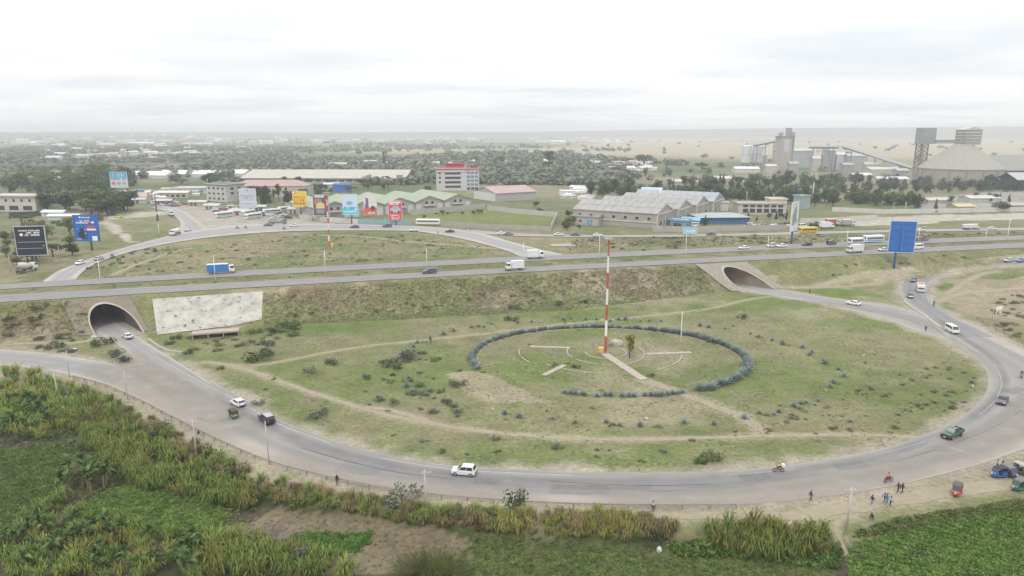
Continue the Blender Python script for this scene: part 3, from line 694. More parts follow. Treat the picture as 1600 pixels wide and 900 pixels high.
# ------------------------------------------------------------------ guardrails
M_steel = mat('weathered_steel', (.30, .265, .225), .6, .25, 2, metal=.3)
def guardrail(P, label, base, step=4.0, rail=True):
    P = resample(P, step); o = empty('guardrail', (P[0][0], P[0][1], base(*P[0]))); tag(o, label, 'guardrail'); q = o.location
    pm = None
    for i, p in enumerate(P):
        if pm is None:
            b = MB(); b.box((0, 0, .38), (.16, .16, .95)); pm = b.mesh('post', M_steel)
        k = link('post', pm, o); k.location = (p[0] - q.x, p[1] - q.y, base(*p) - q.z - .1)
    R_ = resample(P, 1.3); b = MB(); rings = []
    for i in range(len(R_)):
        d = R_[min(i + 1, len(R_) - 1)] - R_[max(i - 1, 0)]; nn = np.array((-d[1], d[0])) / np.linalg.norm(d)
        z = base(*R_[i]) - q.z
        rings.append([(R_[i][0] - q.x + nn[0] * a, R_[i][1] - q.y + nn[1] * a, z + h) for a, h in ((.10, .48), (.15, .55), (.10, .62), (.15, .70), (.10, .77), (.13, .78), (.19, .70), (.14, .62), (.19, .55), (.13, .47))])
    b.loft(rings); b.build('rail', M_steel, o)
gl = resample(crom([tuple(Gz(a, b)[:2]) for a, b in [(115, 592), (165, 606), (215, 628), (268, 655), (335, 689), (410, 722), (480, 743), (560, 761), (650, 776), (760, 786), (860, 792), (960, 795), (1070, 796), (1150, 795)]], 8), 1)
guardrail(gl, 'long rusty guardrail along the outer edge of the ring road', lowc)
guardrail(crom([tuple(Gz(a, b)[:2]) for a, b in [(1526, 499), (1545, 511), (1575, 526), (1605, 545), (1650, 566)]], 6), 'short guardrail where the slip road meets the ring', lowc)

# ------------------------------------------------------------------ poles and lamp posts
M_pole = mat('pole_concrete', (.42, .40, .365), .85, .15, 1.5); M_gal = mat('pole_galvanised', (.46, .46, .45), .5, .1, 1, metal=.4); M_wpole = mat('pole_white', (.66, .65, .61), .7, .1)
M_lamp = mat('lamp_glass', (.7, .7, .68), .3, .05)
def pole(px, pyb, pyt, label, r=.13, kind='post', arm=0, m=None, lean=0, z=None, cat='pole'):
    p = G(px, pyb) if z is None else Gz(px, pyb, z)
    h = (pyb - pyt) * mpp(p) * 1.03; o = empty('lamp_post' if kind == 'lamp' else 'utility_pole', p); tag(o, label, 'lamp post' if kind == 'lamp' else cat)
    b = MB(); b.tube([(0, 0, -.3), (lean * h * .5, 0, h * .5), (lean * h, 0, h)], [r, r * .85, r * .65], 8); b.build('shaft', m or M_pole, o, True)
    b = MB(); b.tube([(0, 0, -.25), (0, 0, .3)], r * 1.5, 8); b.build('foot', M_con, o)
    if kind == 'lamp':
        for s in ((-1, 1) if arm == 2 else (arm or 1,)):
            b = MB(); b.tube([(lean * h, 0, h - .1), (lean * h + s * .8, 0, h + .25), (lean * h + s * 1.7, 0, h + .38)], [.06, .05, .04], 6); a = b.build('arm', M_gal, o)
            b = MB(); b.box((lean * h + s * 2.05, 0, h + .38), (.8, .28, .14)); b.build('lamp_head', M_lamp, a)
    elif kind == 'cross':
        b = MB(); b.box((0, 0, h - .5), (1.6, .1, .12)); a = b.build('crossarm', M_pole, o)
        for s in (-.65, 0, .65):
            b = MB(); b.tube([(s, 0, h - .44), (s, 0, h - .22)], .05, 6); b.build('insulator', M_lamp, a)
    return o
pole(109, 590, 547, 'lamp post with a sideways arm beside the approach road', .1, 'lamp', 1, M_gal)
pole(92, 623, 582, 'leaning concrete post in the scrub below the approach road', .18, lean=-.06)
pole(200, 625, 578, 'grey post standing between approach road and guardrail', .11, lean=-.03)
pole(308, 716, 654, 'concrete post below the guardrail with a person beside it', .17, 'cross', lean=-.02)
pole(421, 727, 656, 'thin metal lamp post by the guardrail in front of the black car', .09, 'post', m=M_gal, lean=-.02)
pole(667, 800, 730, 'concrete post rising from the tall grass beside the thorn bush', .17, 'cross', lean=-.03)
pole(1321, 834, 757, 'concrete post at the foot of the dusty footpath', .19, 'cross', lean=.03)
pole(1063, 546, 487, 'slim white pole standing in the garden ring', .12, m=M_wpole)
pole(1550, 500, 474, 'thin post on the dusty ground beside the slip road', .1)
for i, (px, pb, pt) in enumerate([(158, 447, 405), (337, 440, 402), (509, 431, 392), (667, 421, 388), (818, 413, 380), (936, 408, 370), (1071, 402, 366), (1199, 396, 369), (1322, 389, 360), (1434, 382, 356), (1539, 381, 356), (1573, 379, 344)]):
    nm = ['first', 'second', 'third', 'fourth', 'fifth', 'sixth', 'seventh', 'eighth', 'ninth', 'tenth', 'eleventh', 'twelfth'][i]
    pole(px, pb, pt, f'slim pale lamp post on the highway median, {nm} counting from the dark tunnel side', .13, 'lamp' if i in (6, 9, 10) else 'post', 1, M_wpole, z=HW - .1)
pole(94, 409, 384, 'thin pole on the verge beside the loop road end', .12); pole(17, 425, 400, 'thin pole in the bushes behind the concrete mixer', .12)
pole(204, 352, 336, 'thin pole on the small triangle of grass', .12); pole(249, 367, 350, 'pale post at the bend of the side street', .15, m=M_wpole)
pole(246, 344, 306, 'dark thick pole with a white sign near the side street', .4, m=mat('pole_dark', (.06, .055, .06), .6), cat='pole')
for i, (px, pb, pt) in enumerate([(996, 312, 295), (1042, 315, 294), (1111, 318, 298), (1166, 320, 300), (1208, 321, 303)]):
    pole(px, pb, pt, f'power pole in front of the tree belt, {["first","second","third","fourth","fifth"][i]} from the blue hut', .28, 'cross')
pole(1030, 328, 295, 'thick white pole beside the little blue hut', .5, m=M_wpole); pole(1269, 318, 286, 'tall pale pole rising out of the tree belt', .55)
pole(1243, 362, 318, 'pale concrete pole next to the tilted billboard', .35); pole(1394, 345, 317, 'thin pole pair behind the blue billboard', .15, 'cross'); pole(1414, 333, 316, 'pale stub pole at the cement yard wall', .35)
pole(426, 318, 285, 'tall pale pole in front of the pink-roofed hall', .25); pole(490, 320, 284, 'thin pole behind the yellow billboard', .2)
# ------------------------------------------------------------------ red and white masts
M_red = mat('mast_red', (.42, .085, .055), .6, .12, .8); M_mw = mat('mast_white', (.72, .70, .66), .6, .08, .8); M_yel = mat('box_yellow', (.62, .42, .06), .6, .1)
def mast(px, pb, pt, bands, label, r):
    p = G(px, pb); h = (pb - pt) * mpp(p) * 1.04; o = empty('light_mast', p); tag(o, label, 'mast')
    b = MB(); b.box((0, 0, .1), (1.5, 1.5, .4)); b.build('footing', M_con, o)
    for k in range(bands):
        z0, z1 = .3 + (h - .3) * k / bands, .3 + (h - .3) * (k + 1) / bands
        r0, r1 = r * (1 - .5 * k / bands), r * (1 - .5 * (k + 1) / bands)
        b = MB(); b.tube([(0, 0, z0), (0, 0, z1)], [r0, r1], 14, True); b.build('band', M_red if k % 2 == 0 else M_mw, o, False)
    b = MB(); b.tube([(0, 0, h), (0, 0, h + .5)], .12, 8); hd = b.build('lamp_carriage', M_gal, o)
    for k in range(6):
        a = k * math.pi / 3; b = MB(); b.box((.9 * math.cos(a), .9 * math.sin(a), h + .35), (.75, .35, .22), a); b.build('floodlight', M_gal, hd)
    b = MB(); b.tube([(.9 * math.cos(a), .9 * math.sin(a), h + .2) for a in np.linspace(0, 2 * math.pi, 13)], .04, 5); b.build('ring', M_gal, hd)
    return o, p
mo, mp_ = mast(946, 551, 380, 7, 'tall red and white banded light mast in the middle of the garden ring', .37)
mast(515, 387, 306, 9, 'red and white banded light mast on the far lawn', .33)
def ybox(p, label, s=1.0):
    o = empty('control_box', p, .2, s); tag(o, label, 'cabinet')
    b = MB(); b.box((0, 0, .12), (1.3, 1.0, .3)); b.build('plinth', M_con, o)
    b = MB(); b.box((0, 0, .85), (1.05, .75, 1.2)); c_ = b.build('cabinet', M_yel, o)
    b = MB(); b.box((0, 0, 1.49), (1.15, .85, .09)); b.build('lid', mat('box_top', (.66, .52, .25), .6), o)
    b = MB(); b.box((.2, -.385, .9), (.06, .03, .2)); b.build('handle', M_steel, c_)
ybox(G(939, 552), 'small yellow cabinet at the foot of the near mast'); ybox(G(519, 387), 'small yellow cabinet at the foot of the far mast', 1.15)
# ------------------------------------------------------------------ garden ring
def arc(cx_, cy_, rx, ry, a0, a1, n=80): return [(cx_ + rx * math.cos(R(a0 + (a1 - a0) * k / n)), cy_ + ry * math.sin(R(a0 + (a1 - a0) * k / n))) for k in range(n + 1)]
GC = (24.0, 168.0)
kerb(arc(*GC, 32.6, 25.6, -60, 198), .2, .12, 'thin pale kerb inside the agave hedge', gap=.25, name='garden_kerb')
kerb(arc(mp_.x, mp_.y, 5.2, 5.2, 180, 400), .3, .2, 'smallest kerb circle round the mast', gap=.12, name='garden_kerb')
kerb(arc(mp_.x, mp_.y, 9.8, 9.8, 150, 385), .28, .18, 'middle kerb circle in the garden', gap=.15, name='garden_kerb')
kerb(arc(mp_.x, mp_.y, 19.0, 16.0, 215, 262), .26, .16, 'outer kerb arc on one side of the garden', gap=.15, name='garden_kerb')
kerb(arc(mp_.x, mp_.y, 19.0, 16.0, 300, 352), .26, .16, 'outer kerb arc on the other side of the garden', gap=.15, name='garden_kerb')
kerb(arc(mp_.x, mp_.y, 22, 17.0, 168, 212), .26, .16, 'outer kerb arc on the dry side of the garden', gap=.2, name='garden_kerb')
def slabrow(a, b_, wd, label, n=9):
    A, B = Gz(*a), Gz(*b_); d = B - A; o = empty('garden_walk', A, math.atan2(d.y, d.x)); tag(o, label, 'walkway'); Lw = d.length / n; sm = None
    for k in range(n):
        if sm is None: bb = MB(); bb.box((0, 0, .08), (Lw * .96, wd, .2)); sm = bb.mesh('paving_slab', M_cap)
        c_ = link('paving_slab', sm, o); c_.location = ((k + .5) * Lw, random.uniform(-.05, .05), random.uniform(-.02, .03))
slabrow((944, 553), (1006, 594), 2.1, 'wide concrete walk running from the mast towards the road', 12)
slabrow((1010, 554), (1080, 551), 1.3, 'narrow concrete walk from the kerb circle to the white pole'); slabrow((890, 544), (828, 542), 1.2, 'narrow concrete walk on the dry side of the mast')
slabrow((882, 571), (850, 587), 1.2, 'short broken concrete walk on the dry side of the garden', 5)
b = MB(); random.seed(3)
for k in range(16):
    a = k * 2 * math.pi / 16
rk = bmesh.new(); bmesh.ops.create_icosphere(rk, subdivisions=3, radius=1)
for v in rk.verts:
    q_ = v.co; f_ = .7 + .6 * float(fbm(q_.x * 3 + 9, q_.y * 3 + q_.z * 2.2, 1.1, 4, 3)); v.co = Vector((q_.x * 1.7, q_.y * 1.1, q_.z * 1.35 + .5)) * f_
me_ = bpy.data.meshes.new('boulder'); rk.to_mesh(me_); rk.free(); me_.materials.append(mat('rock_pale', (.40, .355, .30), .95, .35, 1.2, bump=.5))
o = link('boulder', me_); o.location = G(963, 540); tag(o, 'rough pale boulder behind the mast', 'boulder')
# agaves
M_ag = leafmat('agave_leaf', (.175, .225, .205), (.255, .30, .28), .2)
def agave():
    o = empty('agave_plant'); random.seed(5); bb = MB(); bb.tube([(0, 0, -.1), (0, 0, .35)], [.22, .12], 7); bb.build('stem', M_ag, o)
    bb = MB()
    for k in range(26):
        a = k * 2.4; el = R(12 + 66 * (k / 26)); ln = random.uniform(1.0, 1.35); u = Vector((math.cos(a) * math.cos(el), math.sin(a) * math.cos(el), math.sin(el))); s = Vector((-math.sin(a), math.cos(a), 0))
        p0, p1, p2 = u * .1, u * ln * .5, u * ln + Vector((0, 0, -.05)); bb.add([p0 - s * .07, p0 + s * .07, p1 + s * .11, p1 - s * .11, p2], [(0, 1, 2, 3), (3, 2, 4)])
    bb.build('rosette', M_ag, o); return o
def put_agave(x, y, s, lab, grp): place('agave', agave, (x, y, hz(x, y)), random.uniform(0, 6), lab, 'agave', grp, s)
random.seed(11); na = 0
P = resample(arc(*GC, 34, 27, -60, 200, 200), .85)
for k, p in enumerate(P):
    if k > 75 and random.random() < .05: continue
    dens = 1.4 if k < 75 else 1.1
    put_agave(p[0] + random.gauss(0, .25), p[1] + random.gauss(0, .25), random.uniform(.85, 1.25) * dens, 'blue-green agave in the closed hedge round the garden', 'agaves of the garden hedge'); na += 1
for k, p in enumerate(resample(arc(*GC, 34, 27, 248, 292, 60), 1.2)):
    if k in (5, 9, 13): continue
    put_agave(p[0] + random.gauss(0, .2), p[1] + random.gauss(0, .2), random.uniform(.9, 1.25), 'agave in the hedge row nearest the ring road', 'agaves of the near hedge row')
for k, p in enumerate(resample(arc(24, 165, 53, 38.5, 20, 380, 300), 3.4)):
    if random.random() < .28: continue
    put_agave(p[0] + random.gauss(0, .9), p[1] + random.gauss(0, .9), random.uniform(.7, 1.35), 'single agave in the sparse outer ring on the lawn', 'agaves of the outer ring')

# ------------------------------------------------------------------ billboards
PRN = {}
def pcol(c):
    if c not in PRN: PRN[c] = mat('print_%d' % len(PRN), c, .55, .06, 1.0)
    return PRN[c]
def glyphs(u0, v0, u1, v1, c, n, seed=0):
    """a line of lettering too small to read: strokes of uneven width"""
    r_ = random.Random(seed); out = []; u = u0; st = (u1 - u0) / n
    while u < u1 - st * .3:
        w_ = st * r_.uniform(.45, .8)
        if r_.random() < .88: out.append(('r', u, v0, u + w_, v1 if r_.random() < .8 else v0 + (v1 - v0) * .7, c))
        u += st
    return out
def billboard(px0, py0, px1, py1, pbx, pby, yaw, base, items, label, frame=(.6, .6, .58), legs=1, legc=(.2, .2, .21), ribs=False, thick=.5, z=None):
    p = G(pbx, pby) if z is None else Gz(pbx, pby, z); k = mpp(p); W = (px1 - px0) * k / max(.35, math.cos(yaw)); Hh = (py1 - py0) * k * 1.03; zb = (pby - py1) * k * 1.03
    o = empty('billboard', p, yaw); tag(o, label, 'billboard'); offx = ((px0 + px1) / 2 - pbx) * k
    lm = mat('leg_%.2f_%.2f_%.2f' % legc, legc, .5, .1)
    for i in range(legs):
        x = offx * 0 + (i - (legs - 1) / 2) * W * .32
        b = MB(); b.tube([(x, .45, -.3), (x, .45, zb + Hh * .8)], .42 if legs == 1 else .2, 10); b.build('leg', lm, o, True)
    b = MB(); b.box((offx, 0, zb + Hh / 2), (W, thick, Hh)); pn = b.build('panel', mat('board_%.2f_%.2f_%.2f' % base, base, .5, .07, .6), o)
    f = MB(); fw = max(.14, W * .018); fm = mat('frame_%.2f_%.2f_%.2f' % frame, frame, .5, .05)
    for cx_, cz, dx, dz in ((0, Hh / 2, W + fw, fw), (0, -Hh / 2, W + fw, fw), (-W / 2, 0, fw, Hh), (W / 2, 0, fw, Hh)): f.box((offx + cx_, 0, zb + Hh / 2 + cz), (dx, thick + .12, dz))
    f.build('frame', fm, pn)
    if ribs:
        for kk in range(5):
            b = MB(); b.box((offx, -thick / 2 - .1, zb + Hh * (.08 + .21 * kk)), (W * .92, .14, .16)); b.build('rib', lm, pn)
        b = MB(); b.box((offx - .1, -thick / 2 - .34, zb + Hh * .42), (.9, .4, Hh * .82)); b.build('spine', lm, pn)
    groups_ = {}
    for it in items: groups_.setdefault(it[5], []).append(it)
    b = MB(); ms = []; lay = 0
    for it in items:
        c_ = it[5]
        if c_ not in ms: ms.append(c_)
        b.mi = ms.index(c_); lay += 1; y = -thick / 2 - .02 - .004 * lay
        X_ = lambda u: offx - W / 2 + u * W
        Z_ = lambda v: zb + v * Hh
        if it[0] == 'r': b.quad((X_(it[1]), y, Z_(it[2])), (X_(it[3]), y, Z_(it[2])), (X_(it[3]), y, Z_(it[4])), (X_(it[1]), y, Z_(it[4])))
        else:
            cu, cv, ru, rv = (it[1] + it[3]) / 2, (it[2] + it[4]) / 2, abs(it[3] - it[1]) / 2, abs(it[4] - it[2]) / 2
            b.quad(*[(X_(cu + ru * math.cos(a)), y, Z_(cv + rv * math.sin(a))) for a in np.linspace(0, 2 * math.pi, 17)[:-1]])
    if items: b.build('print', [pcol(c_) for c_ in ms], pn)
    return o
wt = (.75, .75, .76); rd = (.55, .07, .08); NAV = (.018, .02, .04)
billboard(34, 355, 75, 399, 57, 416, R(12), NAV, glyphs(.14, .83, .86, .88, wt, 17, 1) + glyphs(.34, .75, .84, .81, wt, 10, 2) + glyphs(.34, .67, .84, .73, wt, 10, 3) + [('e', .17, .67, .29, .77, wt), ('r', .06, .46, .96, .468, wt), ('r', .04, .24, .9, .248, wt), ('e', .9, .31, .94, .34, wt)],
          'black billboard with white lettering and a pale frame above the concrete mixer', (.5, .5, .5), 1, (.11, .105, .12))
BL = (.025, .12, .42)
billboard(120, 338, 159, 377, 143, 392, R(-4), BL, [('e', .25, .89, .32, .96, wt)] + glyphs(.33, .89, .72, .94, wt, 10, 4) + glyphs(.28, .76, .7, .82, wt, 9, 5) + glyphs(.12, .68, .62, .75, wt, 11, 6) + [('e', .62, .69, .72, .76, rd), ('e', .74, .69, .88, .77, wt), ('r', .52, .52, .88, .59, rd), ('r', .54, .42, .92, .49, wt),
          ('e', .16, .1, .5, .42, (.02, .03, .09)), ('e', .26, .36, .42, .52, (.02, .025, .06)), ('r', .44, .08, .52, .22, (.05, .12, .05)), ('r', .72, .02, .94, .2, wt)] + glyphs(.08, .06, .3, .1, wt, 6, 7) + [('e', .13, .46, .16, .5, wt), ('e', .44, .42, .48, .46, wt), ('e', .44, .28, .49, .33, wt)],
          'blue billboard with white and red lettering beside the loop road', BL, 1, (.13, .13, .17))
billboard(178, 271, 203, 294, 191, 322, R(5), (.55, .57, .58), [('r', 0, .62, 1, 1, (.09, .36, .55))] + glyphs(.05, .7, .9, .9, (.4, .55, .62), 7, 8) + glyphs(.05, .5, .95, .6, (.12, .2, .28), 9, 9) + [('e', .06, .16, .32, .4, (.5, .2, .25)), ('e', .38, .16, .62, .4, (.2, .4, .45)), ('e', .68, .16, .92, .4, (.35, .4, .42))], 'blue and white billboard rising over the tree cluster', legc=(.3, .3, .3))
billboard(376, 296, 402, 325, 388, 333, R(0), (.46, .49, .55), [('e', .46, .84, .56, .94, (.2, .22, .3))] + glyphs(.08, .58, .94, .68, (.3, .3, .42), 10, 10) + glyphs(.3, .46, .62, .54, (.55, .22, .1), 6, 11) + glyphs(.64, .46, .86, .54, (.5, .42, .1), 4, 12) + [('r', .06, .28, .96, .31, wt), ('r', .06, .14, .96, .17, wt)] + glyphs(.1, .2, .8, .24, (.3, .3, .4), 12, 13), 'tall pale grey billboard above the parked buses')
billboard(459, 300, 481, 324, 470, 338, R(-2), (.66, .48, .06), [('r', -.06, .84, .22, 1.04, rd), ('e', .02, .86, .16, .99, wt)] + glyphs(.08, .56, .94, .68, (.45, .22, .03), 8, 14) + glyphs(.08, .36, .94, .5, (.5, .12, .02), 8, 15) + glyphs(.08, .17, .94, .31, (.5, .12, .02), 8, 16), 'yellow billboard with red lettering and a red corner badge')
billboard(491, 306, 515, 337, 503, 346, R(0), (.11, .09, .10), [('r', .1, .88, .74, .98, (.55, .55, .55)), ('e', .05, .5, .6, .85, (.32, .2, .15)), ('r', .18, .34, .74, .55, (.62, .42, .14)), ('e', .24, .48, .7, .64, (.65, .45, .3)), ('r', .76, .1, .98, .85, (.3, .07, .1)), ('r', .2, .1, .7, .3, (.22, .27, .32))] + glyphs(.2, .38, .72, .46, (.7, .6, .4), 6, 17), 'dark crowded billboard behind the far mast')
billboard(537, 305, 560, 336, 549.5, 350, R(4), (.50, .62, .72), [('r', 0, 0, 1, .34, (.12, .48, .66)), ('e', .25, .45, .7, .68, (.36, .44, .55)), ('e', .3, .5, .6, .62, (.24, .3, .42))] + [('e', .08 + .19 * k, .26, .24 + .19 * k, .4, ((.08, .38, .5), (.16, .5, .6), (.1, .3, .38))[k % 3]) for k in range(5)] + [('r', .1, .14, .9, .17, wt), ('e', .78, .22, .94, .3, wt)], 'pale blue billboard on a single post by the painted wall')
billboard(570, 305, 590, 336, 582, 350, R(3), (.62, .60, .59), [('r', 0, 0, 1, .36, (.55, .09, .07)), ('r', .14, .48, .26, .84, (.32, .1, .15)), ('r', .24, .5, .36, .8, (.15, .12, .25)), ('r', .08, .34, .36, .52, (.1, .12, .28)), ('e', .5, .2, .86, .44, (.05, .09, .06))] + glyphs(.3, .06, .85, .14, wt, 6, 18) + glyphs(.5, .6, .9, .64, (.45, .45, .5), 6, 19), 'white and red billboard on three yellow-green legs', legs=3, legc=(.45, .47, .12))
billboard(608, 315, 629, 344, 619, 352, R(-3), (.58, .07, .10), [('r', .04, .9, .9, .96, wt)] + glyphs(.1, .8, .8, .88, wt, 8, 20) + [('e', .1, .4, .92, .66, (.45, .47, .5)), ('e', .28, .54, .8, .74, (.35, .37, .4)), ('e', .18, .38, .32, .5, (.05, .05, .05)), ('e', .68, .38, .82, .5, (.05, .05, .05))] + glyphs(.15, .22, .8, .28, wt, 7, 21) + glyphs(.2, .12, .85, .18, wt, 8, 22) + glyphs(.2, .04, .75, .09, wt, 7, 23), 'red billboard with a silver car and white lettering')
billboard(1229, 318, 1246, 361, 1238, 381, R(48), (.50, .52, .52), [('r', .05, .2, .5, .6, (.26, .33, .3)), ('e', .3, .3, .9, .85, (.2, .25, .25)), ('r', .7, .4, .95, .95, (.62, .63, .63)), ('r', .02, .02, .98, .2, (.66, .66, .68))] + glyphs(.4, .06, .9, .1, (.3, .3, .4), 7, 24), 'grey-green billboard seen edge-on on a blue post behind the highway', (.6, .6, .58), 1, (.05, .15, .42))
billboard(1385, 348, 1421, 395, 1397, 421, R(-12), (.02, .13, .42), [], 'bare blue back of a tall billboard standing on the highway bank', (.45, .52, .6), 1, (.03, .14, .42), ribs=True)
billboard(1067, 357, 1089, 365, 1075, 368, R(0), (.25, .50, .62), glyphs(.1, .35, .9, .65, wt, 8, 25), 'small pale blue sign board in front of the grey factory', legs=2, thick=.2)
billboard(237, 332, 251, 335, 246, 345, R(0), (.62, .62, .6), glyphs(.1, .3, .9, .7, (.3, .3, .3), 6, 26), 'small white name board fixed across the dark pole', legs=1, legc=(.06, .055, .06), thick=.15)
# low yellow-white cabinet and shop board on the dusty side
def sign_box():
    p = G(1560, 492); o = empty('sign_board', p, .4); tag(o, 'small white sign board standing on the dry ground right of the slip road', 'sign'); k = mpp(p)
    b = MB(); b.box((0, 0, 2.0), (2.6, .3, 1.0)); b.build('panel', M_mw, o)
    for s in (-.9, .9): b = MB(); b.box((s, .1, .7), (.2, .15, 1.8)); b.build('leg', M_wpole, o)
sign_box()
# ------------------------------------------------------------------ buildings
M_glass = mat('window_glass', (.035, .042, .05), .15, .1, 1, spec=.6); M_frame = mat('window_frame', (.55, .54, .51), .6, .05)
def wmat(c): return mat('wall_%.2f_%.2f_%.2f' % c, c, .85, .12, .35)
def rmat(c): return mat('roof_%.2f_%.2f_%.2f' % c, c, .6, .16, .25)
def building(px, py, W, D, Hw, yaw, label, cat='building', name='building', wall=(.5, .48, .44), roof=(.4, .38, .36), kind='flat', rise=3.0, over=.5, wins=(), doors=(), parapet=.5, z=None, anchor='c', stripes=(), roofpanels=0):
    """front wall at local y=0 facing -y, depth towards +y; px,py: foot of the front wall's middle (or left end, anchor='l')"""
    p = G(px, py) if z is None else Gz(px, py, z)
    o = empty(name, p, yaw); tag(o, label, cat); x0 = -W / 2 if anchor == 'c' else (0 if anchor == 'l' else -W); xc = x0 + W / 2; wm_ = wmat(wall); rm = rmat(roof)
    b = MB(); b.box((xc, D / 2, Hw / 2 - .5), (W, D, Hw + 1.0))
    if kind == 'gable_y': b.add([(x0, 0, Hw), (x0 + W, 0, Hw), (xc, 0, Hw + rise)], [(0, 1, 2)]); b.add([(x0, D, Hw), (x0 + W, D, Hw), (xc, D, Hw + rise)], [(0, 2, 1)])
    if kind == 'gable_x': b.add([(x0, 0, Hw), (x0, D, Hw), (x0, D / 2, Hw + rise)], [(0, 2, 1)]); b.add([(x0 + W, 0, Hw), (x0 + W, D, Hw), (x0 + W, D / 2, Hw + rise)], [(0, 1, 2)])
    b.build('wall', wm_, o)
    b = MB(); t_ = .18; rf = None
    if kind == 'flat':
        b.box((xc, D / 2, Hw + .12), (W + 2 * over, D + 2 * over, .24)); rf = b.build('roof', rm, o)
        if parapet:
            b = MB()
            for c_, d_ in (((xc, -over + .12, 0), (W + 2 * over, .24, parapet)), ((xc, D + over - .12, 0), (W + 2 * over, .24, parapet)), ((x0 - over + .12, D / 2, 0), (.24, D + 2 * over - .5, parapet)), ((x0 + W + over - .12, D / 2, 0), (.24, D + 2 * over - .5, parapet))):
                b.box((c_[0], c_[1], Hw + .243 + parapet / 2), d_)
            b.build('parapet', wm_, rf)
    elif kind in ('gable_x', 'gable_y'):
        if kind == 'gable_x': prof = [(-over, Hw - over * rise / (D / 2) + .06), (D / 2, Hw + rise + .06), (D + over, Hw - over * rise / (D / 2) + .06)]
        else: prof = [(x0 - over, Hw - over * rise / (W / 2) + .06), (xc, Hw + rise + .06), (x0 + W + over, Hw - over * rise / (W / 2) + .06)]
        pr = prof + [(a, c_ + t_) for a, c_ in prof[::-1]]
        b.prism(pr, *((x0 - over, x0 + W + over) if kind == 'gable_x' else (-over, D + over)), axis=0 if kind == 'gable_x' else 1); rf = b.build('roof', rm, o)
        if roofpanels and kind == 'gable_x':
            n = roofpanels; pw = (W + 2 * over) / n
            for sgn in (0, 1):
                a0, a1 = (prof[0], prof[1]) if sgn == 0 else (prof[2], prof[1]); pm = None
                for rw in range(2):
                    q0 = [a0[k_] + (a1[k_] - a0[k_]) * (rw * .5 + .02) for k_ in (0, 1)]; q1 = [a0[k_] + (a1[k_] - a0[k_]) * (rw * .5 + .48) for k_ in (0, 1)]; pm = None
                    for i in range(n):
                        if pm is None:
                            bb = MB(); bb.prism([(q0[0], q0[1] + t_ + .02), (q1[0], q1[1] + t_ + .02), (q1[0], q1[1] + t_ + .14), (q0[0], q0[1] + t_ + .14)], 0, pw * .93, axis=0); pm = bb.mesh('roof_panel', rmat(tuple(c_ * 1.12 for c_ in roof)))
                        k_ = link('roof_panel', pm, rf); k_.location = (x0 - over + pw * (i + .035), 0, 0)
    elif kind == 'hip':
        i_ = min(W, D) * .42; zz = Hw + .05
        b.add([(x0 - over, -over, zz), (x0 + W + over, -over, zz), (x0 + W + over, D + over, zz), (x0 - over, D + over, zz), (x0 + i_, D / 2, zz + rise), (x0 + W - i_, D / 2, zz + rise)], [(0, 1, 5, 4), (1, 2, 5), (2, 3, 4, 5), (3, 0, 4), (3, 2, 1, 0)]); rf = b.build('roof', rm, o)
    for z0, z1, c_ in stripes:
        b = MB(); b.box((xc, D / 2, (z0 + z1) / 2), (W + .12, D + .12, z1 - z0)); b.build('band', wmat(c_), o)
    wmesh = {}
    for face, cols, rows, w_, h_, z0, dz, m0, m1 in wins:
        for r_ in range(rows):
            for c_ in range(cols):
                span = (W if face in 'fb' else D); u = m0 + (span - m0 - m1) * ((c_ + .5) / cols); zz = z0 + r_ * dz
                key = (face, w_, h_)
                if key not in wmesh:
                    bb = MB(); bb.box((0, 0, h_ / 2), ((w_, .12, h_) if face in 'fb' else (.12, w_, h_)))
                    fb = MB()
                    for (ax, az, sx, sz) in ((0, -.06, w_ + .24, .12), (0, h_ + .06, w_ + .24, .12), (-w_ / 2 - .06, h_ / 2, .12, h_), (w_ / 2 + .06, h_ / 2, .12, h_)): fb.box((ax, 0, az + 0) if face in 'fb' else (0, ax, az), (sx, .2, sz) if face in 'fb' else (.2, sx, sz))
                    wmesh[key] = (bb.mesh('window', M_glass), fb.mesh('frame', M_frame))
                k_ = link('window', wmesh[key][0], o); link('frame', wmesh[key][1], k_)
                k_.location = {'f': (x0 + u, -.01, zz), 'l': (x0 - .01, u, zz), 'r': (x0 + W + .01, u, zz), 'b': (x0 + u, D + .01, zz)}[face]
    for face, u, w_, h_, c_ in doors:
        bb = MB(); bb.box((0, 0, h_ / 2), ((w_, .16, h_) if face == 'f' else (.16, w_, h_))); k_ = bb.build('door', wmat(c_), o)
        k_.location = {'f': (x0 + u, -.02, 0), 'l': (x0 - .02, u, 0), 'r': (x0 + W + .02, u, 0)}[face]
    return o
CR = (.50, .47, .42); WH = (.50, .49, .46); GY = (.36, .345, .325)
building(18, 331, 33, 14, 9.2, R(-6), 'two-storey pale building at the picture edge with dark ground-floor openings', wall=(.46, .43, .39), roof=(.45, .42, .38), wins=(('f', 6, 1, 1.7, 1.7, 6.0, 3, 1, 1), ('f', 3, 1, 6.0, 2.6, 1.0, 3, 5, 1)), stripes=((4.4, 4.9, (.5, .47, .43)),), over=1.0)
building(113, 320, 14, 11, 5.5, R(10), 'house with a red hipped roof among the trees', 'house', 'house', wall=(.45, .42, .39), roof=(.36, .10, .10), kind='hip', rise=3.2, wins=(('f', 3, 2, 1.2, 1.2, .9, 2.6, 1, 1),))
building(82, 339, 13, 5, 2.6, R(-4), 'low white shed beside the dark hedge', 'shed', 'shed', wall=(.5, .52, .54), roof=(.52, .55, .56), kind='gable_x', rise=1.0, doors=(('f', 3, 2, 2, (.2, .35, .42)),))
building(98, 344, 16, 5, 2.2, R(3), 'low white roofed stall by the side track', 'stall', 'market_stall', wall=(.42, .5, .5), roof=(.62, .62, .6), kind='gable_x', rise=.8)
